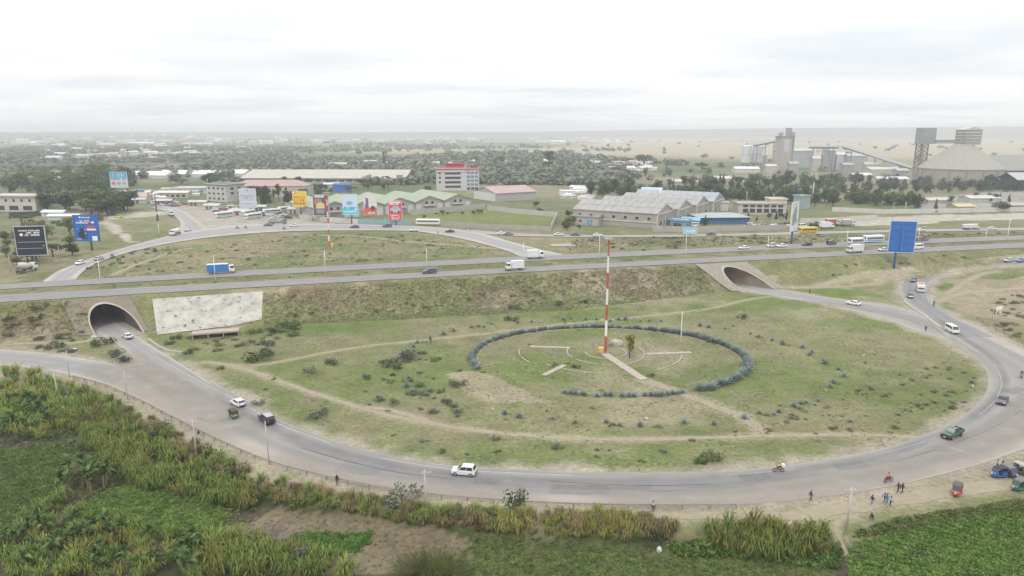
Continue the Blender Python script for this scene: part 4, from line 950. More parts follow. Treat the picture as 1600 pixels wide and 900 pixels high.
building(339, 315, 20, 16, 11.5, R(-28), 'three-storey white and grey building with balcony bands behind the lot', wall=(.47, .46, .45), roof=(.1, .1, .12), wins=(('f', 4, 3, 2.2, 1.3, 1.4, 3.5, 1, 1), ('r', 2, 2, 3, 1.5, 5, 3.2, 2, 2)), stripes=((3.9, 4.4, WH), (7.6, 8.1, WH)), over=.9)
building(296, 303, 24, 12, 4.2, R(2), 'low flat-roofed shop row behind the junction', wall=(.52, .5, .47), roof=(.55, .53, .5), wins=(('f', 7, 1, 2.0, 1.6, 1, 3, 1, 1),), over=.8)
building(270, 309, 22, 8, 3.6, R(0), 'cream market shelter with open front beside the junction', wall=(.45, .4, .36), roof=(.56, .53, .5), kind='gable_x', rise=1.0, wins=(('f', 5, 1, 2.8, 1.8, .6, 3, 1, 1),))
building(505, 288, 150, 62, 5.5, R(-1.5), 'very long pale warehouse with a low wide roof', 'warehouse', 'warehouse', wall=(.33, .31, .30), roof=(.40, .365, .32), kind='gable_x', rise=6.0, over=1.5, wins=(('f', 12, 1, 5, 1.6, 2.5, 3, 60, 4),))
building(527, 265, 22, 10, 5.5, R(-1.5), 'grey cupola shed on top of the long pale warehouse roof', 'shed', 'roof_shed', wall=(.3, .29, .28), roof=(.46, .42, .38), kind='gable_x', rise=3)
building(420, 308, 54, 20, 8.0, R(2), 'hall with a faded pink roof behind dark conifers', 'hall', 'hall', wall=(.42, .39, .36), roof=(.36, .25, .23), kind='hip', rise=4.0, wins=(('f', 9, 1, 1.8, 2.2, 2.5, 3, 2, 2),))
building(534, 300, 13, 10, 5.5, R(5), 'small bright blue kiosk building behind the green roofs', 'kiosk', 'kiosk', wall=(.06, .14, .42), roof=(.32, .42, .55), kind='flat')
building(517, 297, 12, 9, 4.5, R(5), 'pale shed beside the bright blue kiosk', 'shed', 'shed', wall=(.45, .43, .42), roof=(.48, .48, .5), kind='gable_x', rise=1.2)
# five joined green-roofed warehouses
P0 = Gz(497, 343, 7.65); P1 = Gz(737, 325.5, 7.65); dv = (P1 - P0) / 5; ya = math.atan2(dv.y, dv.x); nmr = ['nearest the yellow billboard', 'second of the row from the yellow billboard', 'middle one of the row', 'fourth of the row from the yellow billboard', 'at the red office end of the row']
for k in range(5):
    q_ = P0 + dv * k; Wd = dv.length * .985
    u = (q_.x, q_.y)
    o = building(0, 0, Wd, 46, 5.9, ya, f'green-roofed grey warehouse with a gabled front, {nmr[k]}', 'warehouse', 'warehouse', wall=(.34, .325, .31), roof=(.275, .31, .22), kind='gable_y', rise=3.4, over=.6, z=0, anchor='l',
                 wins=(('f', 2, 1, 1.9, 1.7, 4.5, 3, Wd * .3, Wd * .3),), doors=(('f', 2.6, 3.6, 4.6, WH), ('f', Wd - 2.6, 3.6, 4.6, WH)))
    o.location = q_
    b = MB(); b.box((Wd / 2, -.9, 3.7), (7.5, 1.8, .3)); b.build('canopy', wmat(WH), o)
    b = MB(); b.add([(Wd / 2 - 5.2, -.55, 6.9), (Wd / 2, -.55, 8.7), (Wd / 2 + 5.2, -.55, 6.9), (Wd / 2 + 5.2, -.55, 7.25), (Wd / 2, -.55, 9.05), (Wd / 2 - 5.2, -.55, 7.25)], [(0, 1, 4, 5), (1, 2, 3, 4)]); b.build('gable_trim', wmat(GY), o)
# red-banded office
RD = (.42, .06, .085)
o = building(706, 298, 24, 20, 17.5, R(8), 'five-storey pale office block with red roof bands', 'office block', 'office_block', wall=(.50, .47, .46), roof=(.4, .1, .11), wins=(('f', 1, 4, 13, 1.9, 2.2, 3.6, 5, 3), ('f', 1, 3, 1.8, 1.8, 6, 3.6, .8, 20)), stripes=((17.0, 18.0, RD), (14.4, 14.9, RD)), over=.8, parapet=.7)
b = MB(); b.box((17.2, 9, 8.2), (10.5, 18, 17.4)); wg = b.build('wing', wmat((.46, .47, .49)), o)
b = MB(); b.box((17.2, 9, 17.15), (11.5, 19, .6)); b.build('wing_roof', wmat(RD), o)
for r_ in range(5):
    for c_ in range(3):
        b = MB(); b.box((13.8 + c_ * 3.3, -.04, 1.6 + r_ * 3.2), (2.6, .12, 1.9)); b.build('window', M_glass if r_ < 1 else mat('glass_blue', (.16, .20, .24), .2, .1, spec=.6), o)
b = MB(); b.box((3.5, 8, 19.6), (14, 10, 3.4)); rr_ = b.build('roof_house', wmat(RD), o)
b = MB(); b.box((3.5, 8, 21.5), (16, 12, .35)); b.build('roof_slab', wmat((.38, .05, .07)), rr_)
b = MB(); b.box((-8, 6, 18.9), (7, 9, .3)); b.build('terrace_roof', wmat(RD), rr_)
# pink-roofed warehouse
q0, q1 = Gz(775, 315.5, 7.6), Gz(838, 311.5, 7.6); d_ = q1 - q0
o = building(0, 0, d_.length, 30, 5.6, math.atan2(d_.y, d_.x), 'long warehouse with a faded pink roof and a white gable end', 'warehouse', 'warehouse', wall=(.36, .345, .335), roof=(.38, .27, .255), kind='gable_x', rise=3.6, z=0, anchor='l', wins=(('l', 4, 1, 2.2, 1.4, 3, 3, 6, 6),), doors=(('l', 7, 4, 4, WH), ('l', 22, 4, 4, WH))); o.location = q0
b = MB(); b.box((-.15, 15, 2.8), (.2, 29, 5.5)); b.build('gable_render', wmat((.56, .54, .52)), o)
# grey factory: four ridges, gable ends towards the yard
q0 = Gz(1026, 357.5, 7.6); ya = R(-30); ux = Vector((math.cos(ya), math.sin(ya), 0)); uy = Vector((-math.sin(ya), math.cos(ya), 0))
fn = ['front bay nearest the highway', 'second bay back from the highway', 'third bay back from the highway', 'rearmost bay with the bluish roof']
for k in range(4):
    D_ = 26.0; W_ = [46, 46, 46, 50][k]
    o = building(0, 0, W_, D_ * .985, 7.2, ya, f'grey factory hall with roof panels and pale framed gable, {fn[k]}', 'factory hall', 'factory_hall', wall=(.32, .30, .27), roof=[(.27, .262, .25), (.26, .255, .25), (.28, .268, .258), (.27, .295, .32)][k], kind='gable_x', rise=4.2, over=.4, z=0, anchor='r', roofpanels=11,
                 wins=((('f', 7, 1, 1.8, 1.5, 4.0, 3, 1, 1),) if k == 0 else ()) + (('r', 3, 1, 3.2, 2.0, 1.2, 3, 2, 2),))
    o.location = q0 + uy * D_ * k + ux * (2.5 * k)
    for u in (.2, D_ * .5, D_ * .965):
        b = MB(); b.box((.14, u, 3.8), (.5, .55, 7.4)); b.build('column', wmat(WH), o)
    b = MB(); b.box((.16, D_ / 2, 6.9), (.45, D_ * .97, .6)); b.build('beam', wmat(WH), o)
    for s_ in (0, 1):
        b = MB(); a0 = (0, 7.2) if s_ == 0 else (D_ * .985, 7.2); a1 = (D_ * .49, 11.3); b.prism([(a0[0], a0[1] - .35), (a1[0], a1[1] - .35), (a1[0], a1[1] + .2), (a0[0], a0[1] + .2)], .05, .4, axis=0); b.build('gable_frame', wmat(WH), o)
    if k == 0:
        b = MB(); b.box((-W_ / 2, -.2, 2.9), (W_, .3, .5)); b.build('beam', wmat(WH), o)
building(915, 352, 14, 10, 4.4, R(-30), 'grey lean-to with a blue panel beside the factory', 'annex', 'annex', wall=(.37, .355, .34), roof=(.36, .37, .38), wins=(('f', 2, 1, 1.5, 1.2, 1.6, 3, 1, 1),), doors=(('f', 9, 2.6, 3.2, (.12, .28, .42)),))
building(1132, 350, 26, 16, 3.4, R(4), 'low shed with blue walls and a wide grey roof', 'shed', 'shed', wall=(.05, .14, .26), roof=(.32, .35, .355), kind='hip', rise=1.7, over=1.2)
building(1060, 354, 9, 6, 3.0, R(-30), 'small blue and white gate kiosk by the factory', 'kiosk', 'kiosk', wall=(.15, .33, .45), roof=(.5, .52, .53), kind='flat')
building(1078, 352, 9, 6, 2.6, R(-20), 'blue tarpaulin shelter in the factory yard', 'shelter', 'shelter', wall=(.4, .42, .42), roof=(.22, .38, .5), kind='gable_x', rise=1.2)
building(1016, 313, 14, 11, 5.0, R(-22), 'little blue hut with a pale blue gable roof', 'hut', 'hut', wall=(.09, .26, .42), roof=(.36, .48, .56), kind='gable_x', rise=3.4)
building(1190, 336, 27, 12, 6.2, R(-3), 'long low cream building with framed openings', wall=(.44, .40, .355), roof=(.36, .31, .27), wins=(('f', 6, 1, 3.0, 2.4, 1.2, 3, 2, 1), ('f', 6, 1, 3, 1.4, 4.3, 3, 2, 1)), stripes=((3.8, 4.2, WH),))
building(1215, 333, 10, 10, 8.0, R(-3), 'cream stair tower at the end of the long low building', wall=(.52, .47, .39), roof=(.52, .47, .38), wins=(('f', 2, 2, 2.4, 1.8, 1.2, 3.4, .6, .6),))
building(1258, 327, 7, 7, 8.0, R(20), 'grey-blue tapering hopper behind the billboard', 'hopper', 'hopper', wall=(.28, .32, .34), roof=(.4, .42, .42))
building(1131, 330, 5, 4, 5, R(0), 'white water tank box on the grey-roofed shed', 'tank', 'water_tank', wall=(.55, .55, .54), roof=(.5, .5, .5))
# white tent roofs far left
for px, py, W_, lab in ((226, 279, 46, 'white tent-like shed roof behind the blue and white billboard'), (283, 277, 66, 'long white shed roof beyond the junction'), (360, 276, 30, 'small white shed roof beside the long warehouse'), (100, 287, 28, 'low white roofed shed among the far trees')):
    building(px, py, W_, 24, 3.2, R(-6), lab, 'shed', 'shed', wall=(.5, .49, .47), roof=(.66, .65, .62), kind='gable_x', rise=3.4)
# walls
def wall(pts, h, th, c_, label, panels=0, cols=None, z=7.65, name='boundary_wall'):
    P = [Gz(a, b_, z) for a, b_ in pts]; o = empty(name, P[0]); tag(o, label, 'wall')
    for i in range(len(P) - 1):
        d = P[i + 1] - P[i]; n = max(1, round(d.length / (panels or 1e9))); m = (P[i] + P[i + 1]) / 2 - P[0]
        for k in range(n):
            c0 = P[i] + d * ((k + .5) / n) - P[0]; b = MB(); b.box((c0.x, c0.y, h / 2 - .1), (d.length / n * (.97 if panels else 1.0), th, h + .2), math.atan2(d.y, d.x))
            b.build('panel' if panels else 'wall', wmat(cols[(k * 7 + i) % len(cols)] if cols else c_), o)
            if panels: b = MB(); c1 = P[i] + d * (k / n) - P[0]; b.box((c1.x, c1.y, h / 2), (.4, .4, h + .35), math.atan2(d.y, d.x)); b.build('pier', wmat(GY), o)
    return o
pc = [(.42, .42, .40), (.5, .49, .47), (.2, .34, .36), (.44, .43, .41), (.08, .14, .28), (.47, .46, .44), (.16, .33, .27)]
wall([(468, 342), (515, 347), (560, 350), (642, 352)], 2.6, .3, GY, 'painted advertising wall in many colours along the loop road', 8, pc)
wall([(642, 336), (690, 332), (758, 325)], 3.0, .3, (.37, .355, .33), 'grey boundary wall in front of the green-roofed warehouses', 10)
wall([(762, 328), (800, 333), (871, 339), (861, 359)], 2.8, .3, (.42, .40, .355), 'pale boundary wall round the green plot')
wall([(690, 352), (760, 357), (861, 361)], 2.2, .25, (.33, .32, .28), 'weathered panel fence along the loop road by the green plot', 9)
wall([(1300, 330), (1380, 334), (1460, 333), (1600, 330), (1720, 326)], 2.6, .3, (.52, .50, .46), 'long white boundary wall of the cement works yard')
wall([(1020, 362), (1090, 362), (1150, 361), (1230, 359)], 2.6, .3, (.36, .34, .32), 'grey boundary wall in front of the factory', 8)
wall([(15, 339), (77, 336)], 2.6, 1.2, (.035, .055, .035), 'dark clipped hedge wall in front of the two-storey building', name='clipped_hedge')
wall([(1250, 348), (1310, 346), (1370, 342)], 2.2, .3, (.5, .47, .42), 'pale wall of the roadside yard behind the yellow bus')
wall([(445, 320), (470, 334), (487, 346)], 2.4, .3, (.40, .37, .35), 'grey wall slanting down to the bus lot')
# ---- cement works
M_cem = (.40, .385, .36); 
def part_box(o, name, c_, d_, m_, rz=0): b = MB(); b.box(c_, d_, rz); return b.build(name, m_, o)
# conical clinker store
p = Gz(1497, 287, 7.6); k = mpp(p); o = empty('clinker_store', p); tag(o, 'huge conical-roofed clinker store of the cement works', 'storage dome')
Rb = 58 * k; hw_ = 24 * k; ha = 61 * k
def ringz(r, z, n=32): return [(r * math.cos(2 * math.pi * i / n + .1), r * math.sin(2 * math.pi * i / n + .1), z) for i in range(n)]
b = MB(); b.loft([ringz(Rb, -1), ringz(Rb, hw_)]); b.build('wall', wmat((.31, .29, .26)), o)
b = MB(); b.loft([ringz(Rb * 1.015, hw_ - .4), ringz(Rb * 1.015, hw_ + .3), ringz(12 * k, ha)]); b.build('roof', wmat((.295, .28, .25)), o)
for i in range(16):
    a = i * math.pi / 8; b = MB(); b.box((Rb * math.cos(a), Rb * math.sin(a), hw_ / 2), (.9, .9, hw_)); b.build('buttress', wmat((.28, .26, .23)), o)
z0 = ha - 1.0
for i in range(5):
    b = MB(); s_ = (25 + (i % 2) * 0) * k; b.box((6 * k, 0, z0 + 2.2 * k + i * 4.6 * k), (s_, s_, 3.4 * k)); ft = b.build('louvre_cabin', wmat((.335, .335, .325)), o)
    b = MB(); b.box((6 * k, 0, z0 + 4.3 * k + i * 4.6 * k), (s_ * 1.07, s_ * 1.07, .8 * k)); b.build('louvre_slab', wmat((.42, .42, .40)), ft)
b = MB(); b.prism([(6 * k - 13 * k, z0 + 23 * k), (6 * k + 13 * k, z0 + 23 * k), (6 * k, z0 + 27.5 * k)], -13 * k, 13 * k, axis=1); b.build('cabin_roof', wmat((.42, .42, .40)), o)
# lift tower
o2 = empty('lift_tower', Gz(1434, 284, 7.6), R(20)); tag(o2, 'lattice lift tower with a grey cabin on top beside the conical store', 'tower'); hz_ = 60 * k
LM = mat('lattice_steel', (.23, .19, .17), .7, .15); s_ = 6 * k
for sx in (-1, 1):
    for sy in (-1, 1): b = MB(); b.box((sx * s_, sy * s_, hz_ / 2), (.9, .9, hz_)); b.build('post', LM, o2)
for i in range(8):
    za, zb_ = hz_ * i / 8, hz_ * (i + 1) / 8
    b = MB()
    for q_ in range(4):
        ca_, sa_ = [(1, 0), (0, 1), (-1, 0), (0, -1)][q_]; A = Vector((ca_ * s_ - sa_ * s_, sa_ * s_ + ca_ * s_, za)); B = Vector((ca_ * s_ + sa_ * s_, sa_ * s_ - ca_ * s_, zb_)); C_ = Vector((A.x, A.y, zb_)); D2 = Vector((B.x, B.y, za))
        b.tube([A, B], .3, 5); b.tube([C_, D2], .3, 5); b.tube([C_, B], .35, 5)
    b.build('bracing', LM, o2)
part_box(o2, 'cabin', (5 * k, 0, hz_ + 12.6 * k), (27 * k, 15 * k, 25 * k), wmat((.27, .285, .29)))
part_box(o2, 'shaft_house', (-6 * k, 0, 9 * k), (9 * k, 9 * k, 22 * k), wmat((.27, .275, .275)))
o3 = empty('conveyor_bridge', Gz(1434, 284, 7.6)); tag(o3, 'enclosed conveyor bridge from the lift tower to the louvred cabin', 'bridge')
part_box(o3, 'gallery', (40 * k, 2, hz_ + 3.4 * k), (36 * k, 4, 5 * k), wmat((.31, .32, .315)))
b = MB(); b.box((40 * k, 2, hz_ + 6.2 * k), (37 * k, 4.6, .6 * k)); b.build('gallery_roof', wmat((.38, .38, .37)), o3)
building(1610, 290, 80, 60, 14, R(2), 'great grey storage hall behind the conical store', 'hall', 'storage_hall', wall=(.22, .23, .24), roof=(.225, .22, .205), kind='gable_x', rise=12, over=2)
building(1700, 298, 120, 20, 10, R(2), 'dark open-sided shed in front of the storage hall', 'shed', 'open_shed', wall=(.07, .08, .10), roof=(.36, .37, .37), kind='gable_x', rise=4, over=3)
# silos
for i, px in enumerate((1164.5, 1182)):
    p = Gz(px, 263, 7.6); k2 = mpp(p); o = empty('cement_silo', p); tag(o, f'white cylindrical cement silo, {["farther from", "nearer to"][i]} the preheater tower', 'silo')
    b = MB(); b.loft([ringz(7.6 * k2, 9 * k2, 24), ringz(7.6 * k2, 34 * k2, 24), ringz(1.5 * k2, 36 * k2, 24)]); b.build('shell', wmat((.54, .55, .55)), o)
    b = MB(); b.loft([ringz(7.9 * k2, 21 * k2, 24), ringz(7.9 * k2, 21.8 * k2, 24)]); b.build('hoop', wmat((.42, .43, .43)), o)
    for a in range(6): b = MB(); b.box((6.5 * k2 * math.cos(a), 6.5 * k2 * math.sin(a), 4.5 * k2), (1.2, 1.2, 9.4 * k2)); b.build('leg', wmat(GY), o)
    b = MB(); b.box((0, 0, 37 * k2), (3 * k2, 3 * k2, 3 * k2)); b.build('filter_house', wmat(GY), o)
p = Gz(1222, 268, 7.6); k2 = mpp(p); o = empty('preheater_tower', p, R(12)); tag(o, 'tall concrete preheater tower of the cement works', 'tower')
part_box(o, 'shaft', (0, 0, 26 * k2), (20 * k2, 18 * k2, 54 * k2), wmat((.37, .34, .31)))
part_box(o, 'corner_shaft', (9.5 * k2, -7 * k2, 29 * k2), (4 * k2, 4 * k2, 62 * k2), wmat((.33, .32, .31)))
part_box(o, 'top_house', (6 * k2, 0, 60 * k2), (7 * k2, 6 * k2, 13 * k2), wmat((.30, .295, .29)))
part_box(o, 'top_house', (-7 * k2, 0, 56 * k2), (5 * k2, 5 * k2, 7 * k2), wmat((.31, .30, .295)))
part_box(o, 'cladding', (-1.5 * k2, -9.1 * k2, 40 * k2), (9 * k2, .3 * k2, 18 * k2), wmat((.45, .44, .43)))
part_box(o, 'deck', (0, 0, 53.6 * k2), (23 * k2, 20 * k2, 1.2 * k2), wmat((.28, .27, .26)))
def sheds(spec):
    for px, py, w_, h_, c_, lab in spec:
        p = Gz(px, py, 7.6); k_ = mpp(p); building(px, py, w_ * k_, max(10, w_ * k_ * .6), h_ * k_, R(random.uniform(-8, 8)), lab, 'plant building', 'plant_building', wall=c_, roof=tuple(min(.6, q * 1.15) for q in c_), kind='gable_x', rise=3 * k_, z=7.6)
sheds([(1254, 262, 32, 26, (.36, .375, .39), 'grey clad mill house beside the preheater tower'), (1296, 266, 14, 30, (.33, .335, .34), 'slim grey process building of the cement works'), (1312, 266, 13, 24, (.46, .46, .46), 'white process building beside the slim grey one'), (1338, 268, 30, 24, (.34, .345, .345), 'broad grey process building under the conveyor'),
       (1168, 270, 38, 6, (.5, .49, .47), 'low pale arched shed under the silos'), (1194, 261, 7, 18, (.30, .32, .31), 'small dark lift house beside the silos'), (1385, 274, 50, 9, (.42, .41, .39), 'long low pale plant building'), (1396, 288, 46, 8, (.47, .46, .44), 'white flat-roofed plant office behind the trees'), (1348, 280, 30, 6, (.5, .49, .47), 'low white plant store among the trees'), (1130, 284, 26, 5, (.42, .4, .37), 'pale shed seen over the tree belt'), (1070, 290, 40, 6, (.36, .34, .32), 'low brownish shed behind the tree belt'), (1156, 292, 30, 6, (.46, .46, .43), 'pale green-grey shed behind the tree belt'),
       (1240, 270, 14, 14, (.28, .28, .28), 'dark grey block at the foot of the preheater tower'), (1275, 268, 12, 20, (.40, .39, .37), 'pale hopper block between mill house and slim building'), (1325, 274, 16, 16, (.27, .27, .27), 'dark grey crusher house under the conveyor'), (1362, 272, 22, 15, (.36, .35, .33), 'grey block beside the sloping conveyor'), (1410, 279, 18, 12, (.30, .31, .31), 'grey shed at the foot of the lift tower'), (1205, 272, 16, 12, (.40, .38, .35), 'pale block in front of the preheater tower'), (1470, 318, 40, 5, (.36, .34, .31), 'low brown store in the cement yard'), (1540, 316, 50, 6, (.40, .385, .36), 'long pale store in the cement yard'), (1585, 326, 40, 5, (.30, .28, .26), 'low dark store at the cement yard wall'), (1510, 327, 30, 4, (.42, .34, .2), 'ochre stack shed in the cement yard')])
def conveyor(a, b_, za, zb_, label):
    A, B = Gz(*a, 7.6), Gz(*b_, 7.6); o = empty('conveyor', A); tag(o, label, 'conveyor'); d = B - A
    bb = MB(); bb.tube([(0, 0, za), (d.x, d.y, zb_)], 2.0, 4); bb.build('gallery', wmat((.34, .345, .34)), o)
    for t_ in (.15, .5, .85): bb = MB(); z = za + (zb_ - za) * t_; bb.box((d.x * t_, d.y * t_, z / 2), (.9, .9, z)); bb.build('trestle', LM, o)
conveyor((1312, 268), (1424, 276), 30, 9, 'sloping conveyor gallery running down to the lift tower'); conveyor((1175, 264), (1212, 264), 30, 36, 'thin conveyor linking silos and preheater tower'); conveyor((1262, 262), (1306, 268), 27, 29, 'level conveyor gallery between plant buildings')
# ---- distant settlement: small separate houses
random.seed(21)
HM = []
for i, (c_, rc) in enumerate([((.62, .61, .58), (.58, .57, .55)), ((.52, .5, .46), (.42, .3, .26)), ((.6, .58, .55), (.5, .5, .5)), ((.48, .46, .44), (.36, .37, .4)), ((.66, .65, .63), (.66, .65, .62))]):
    def hb_(c_=c_, rc=rc, i=i):
        o = empty('distant_house'); b = MB(); b.box((0, 0, 2.2), (16 + 4 * i, 11, 5.6)); b.build('wall', wmat(c_), o)
        b = MB(); b.prism([(-6.2, 5), (6.2, 5), (0, 7.6 if i != 4 else 5.8)], -8.6 - 2 * i, 8.6 + 2 * i, axis=0); b.build('roof', rmat(rc), o)
        for u in (-5, 0, 5): b = MB(); b.box((u, -5.55, 2.6), (1.6, .2, 1.5)); b.build('window', M_glass, o)
        return o
    HM.append(hb_)
def scatter_houses(n, xr, yr, lab, grp, s=(.7, 1.5)):
    for k in range(n):
        px, py = random.uniform(*xr), random.uniform(*yr); p = G(px, py); i = random.randrange(5)
        place('dh%d' % i, HM[i], p, random.uniform(-.6, .6), lab, 'house', grp, random.uniform(*s))
scatter_houses(46, (890, 1014), (256, 268), 'small pale house in the white settlement beyond the bushes', 'houses of the white settlement', (.45, .8))
scatter_houses(70, (330, 1010), (215, 226), 'tiny pale house in the far town on the plain', 'houses of the far town', (.9, 1.9))
scatter_houses(40, (0, 330), (212, 232), 'tiny hazy house in the far quarter at the picture edge', 'houses of the hazy quarter', (.9, 2.0))
scatter_houses(30, (30, 420), (232, 252), 'small pale house between the distant trees', 'houses between distant trees', (.6, 1.1))
scatter_houses(26, (560, 860), (255, 262), 'small house in the bushland behind the office block', 'houses in the bushland', (.5, .9))
scatter_houses(20, (200, 320), (298, 312), 'small stall or hut in the market by the junction', 'huts of the junction market', (.28, .45))
scatter_houses(16, (880, 935), (296, 312), 'small low building in the yard beside the pink-roofed warehouse', 'buildings of the yard', (.3, .55))

# railway deck crossing the far plain, and a pylon
A, B = Gz(-250, 270, 7.6), Gz(700, 254, 7.6); d = B - A; o = empty('railway_viaduct', A, math.atan2(d.y, d.x)); tag(o, 'long low railway deck crossing the plain behind the grove', 'viaduct')
b = MB(); b.box((d.length / 2, 0, 4.6), (d.length, 6, 1.6)); b.build('deck', wmat((.24, .23, .22)), o); b = MB(); b.box((d.length / 2, -2.9, 5.8), (d.length, .3, .8)); b.build('parapet', wmat((.3, .29, .28)), o)
pm = None
for k in range(int(d.length / 30)):
    if pm is None: b = MB(); b.box((0, 0, 1.8), (2.2, 4.4, 4.4)); pm = b.mesh('pier', wmat((.3, .29, .28)))
    c_ = link('pier', pm, o); c_.location = (15 + 30 * k, 0, 0)
def pylon(px, pb, pt, label):
    p = G(px, pb); h = (pb - pt) * mpp(p); o = empty('power_pylon', p, .4); tag(o, label, 'pylon')
    for sx in (-1, 1):
        for sy in (-1, 1): b = MB(); b.tube([(sx * h * .09, sy * h * .09, 0), (sx * h * .02, sy * h * .02, h)], .28, 4); b.build('leg', LM, o)
    for k in range(6):
        z0, z1 = h * k / 6, h * (k + 1) / 6; w0, w1 = h * (.09 - .07 * k / 6), h * (.09 - .07 * (k + 1) / 6); b = MB()
        for s in (-1, 1): b.tube([(-w0, s * w0, z0), (w1, s * w1, z1)], .16, 4); b.tube([(s * w0, -w0, z0), (s * w1, w1, z1)], .16, 4)
        b.build('bracing', LM, o)
    for z in (.72, .84, .95): b = MB(); b.box((0, 0, h * z), (h * .26, .5, .5)); b.build('crossarm', LM, o)
pylon(202, 262, 234, 'lattice power pylon on the plain behind the blue and white billboard'); pylon(501, 268, 244, 'lattice power pylon beyond the long pale warehouse')
# ------------------------------------------------------------------ vegetation
def leaves(b, blobs, n, s, seed, flat=.0, shell=.55):
    """leaf-clump faces through the volume of several lobes"""
    r_ = np.random.default_rng(seed); wts = np.array([q[1][0] * q[1][1] * q[1][2] for q in blobs]) ** .67; cnt = r_.multinomial(n, wts / wts.sum())
    for (c_, rad), m in zip(blobs, cnt):
        d = r_.normal(size=(m, 3)); d /= np.linalg.norm(d, axis=1)[:, None]; q = r_.uniform(shell, 1.05, m)[:, None] * d * np.array(rad) + np.array(c_)
        nn = d + r_.normal(size=(m, 3)) * .7; nn[:, 2] += .35 + flat; nn /= np.linalg.norm(nn, axis=1)[:, None]
        t1 = np.cross(nn, r_.normal(size=(m, 3))); t1 /= np.linalg.norm(t1, axis=1)[:, None] + 1e-9; t2 = np.cross(nn, t1); sz = s * r_.uniform(.6, 1.4, m)[:, None]
        for i in range(m):
            p = q[i]; a = t1[i] * sz[i]; e = t2[i] * sz[i] * .7
            b.add([p - a, p - e * .9, p + a, p + e], [(0, 1, 2, 3)])
M_bark = mat('bark', (.11, .085, .065), .95, .25, 3)
LF = dict(far=leafmat('foliage_far_hazed', (.115, .13, .095), (.19, .20, .15)), dark=leafmat('foliage_dark', (0.023, 0.043, 0.020), (0.070, 0.099, 0.043)), mid=leafmat('foliage_mid', (0.043, 0.067, 0.026), (0.109, 0.145, 0.055)), light=leafmat('foliage_light', (0.084, 0.116, 0.032), (0.181, 0.225, 0.070)), dusty=leafmat('foliage_dusty', (0.065, 0.075, 0.055), (0.138, 0.149, 0.109)), yellow=leafmat('foliage_yellow', (0.123, 0.131, 0.032), (0.246, 0.239, 0.065)), dry=leafmat('foliage_dry', (0.123, 0.099, 0.061), (0.246, 0.203, 0.123)), grey=leafmat('foliage_grey', (0.102, 0.123, 0.087), (0.189, 0.210, 0.152)))  # far foliage paled, putting haze into its colour
def tree_builder(kind, leaf, seed):
    def f():
        r_ = random.Random(seed); o = empty('tree'); b = MB()
        if kind == 'round':
            b.tube([(0, 0, -.3), (.1, 0, 1.6), (.2, .1, 3.5)], [.32, .24, .16], 6); blobs = [((r_.uniform(-1.6, 1.6), r_.uniform(-1.6, 1.6), r_.uniform(3.2, 6.6)), (r_.uniform(1.3, 2.1),) * 2 + (r_.uniform(1.0, 1.6),)) for _ in range(9)]
        elif kind == 'umbrella':
            b.tube([(0, 0, -.3), (.2, 0, 2.2), (.3, .1, 4.2)], [.35, .25, .15], 6); blobs = [((r_.uniform(-3.2, 3.2), r_.uniform(-3.2, 3.2), 5.2 + r_.uniform(-.6, .8)), (r_.uniform(1.5, 2.2), r_.uniform(1.5, 2.2), r_.uniform(.6, .95))) for _ in range(10)]
        elif kind == 'conifer':
            b.tube([(0, 0, -.3), (0, 0, 5), (0, 0, 9.2)], [.26, .16, .04], 6); blobs = [((r_.uniform(-.25, .25), r_.uniform(-.25, .25), 1.4 + k * 1.05), ((1.9 - k * .21) * r_.uniform(.85, 1.15),) * 2 + (.75,)) for k in range(8)]
        else:
            b.tube([(0, 0, -.3), (.2, 0, 3), (.1, .2, 7)], [.3, .2, .08], 6); blobs = [((r_.uniform(-1.1, 1.1), r_.uniform(-1.1, 1.1), r_.uniform(3.2, 9.5)), (r_.uniform(.9, 1.5), r_.uniform(.9, 1.5), r_.uniform(.8, 1.3))) for _ in range(11)]
        for c_, q in blobs[:6]: b.tube([(.1, 0, min(2.2, c_[2] * .5)), c_], [.12, .03], 4)
        b.build('trunk', M_bark, o); b = MB(); leaves(b, blobs, 620, .36, seed); b.build('crown', LF[leaf], o); return o
    return f
def tree(px, py, hpx, kind, leaf, lab, grp=None, var=None, wide=1.0):
    p = G(px, py); v = var if var is not None else random.randrange(3); h0 = {'round': 7.9, 'umbrella': 6.6, 'conifer': 9.6, 'tall': 10.6}[kind]
    s = hpx * mpp(p) * 1.02 / h0
    place(f'{kind}{leaf}{v}', tree_builder(kind, leaf, hash((kind, leaf, v)) % 9973 if False else (len(kind) * 31 + len(leaf) * 7 + v * 13)), p, random.uniform(0, 6.28), lab, 'tree', grp, (s * wide * random.uniform(.9, 1.15), s * wide * random.uniform(.9, 1.15), s))
random.seed(31)
def belt(n, poly, hr, kinds, lab, grp, wide=1.0):
    P = np.array(poly, float); k = 0; lo, hi = P.min(0), P.max(0); out = []
    while k < n:
        a, c_ = random.uniform(lo[0], hi[0]), random.uniform(lo[1], hi[1])
        if not inpoly(P, np.array([a]), np.array([c_]))[0]: continue
        kd, lf = random.choice(kinds); tree(a, c_, random.uniform(*hr), kd, lf, lab, grp, wide=wide * random.uniform(.85, 1.2)); k += 1
belt(62, [(922, 304), (935, 296), (1060, 303), (1200, 306), (1330, 312), (1440, 318), (1440, 327), (1300, 324), (1180, 322), (1040, 314), (922, 311)], (14, 25), [('round', 'dark'), ('round', 'dark'), ('tall', 'dark'), ('conifer', 'dark'), ('round', 'mid')], 'dark tree in the dense belt before the cement works', 'trees of the dark belt', 1.1)
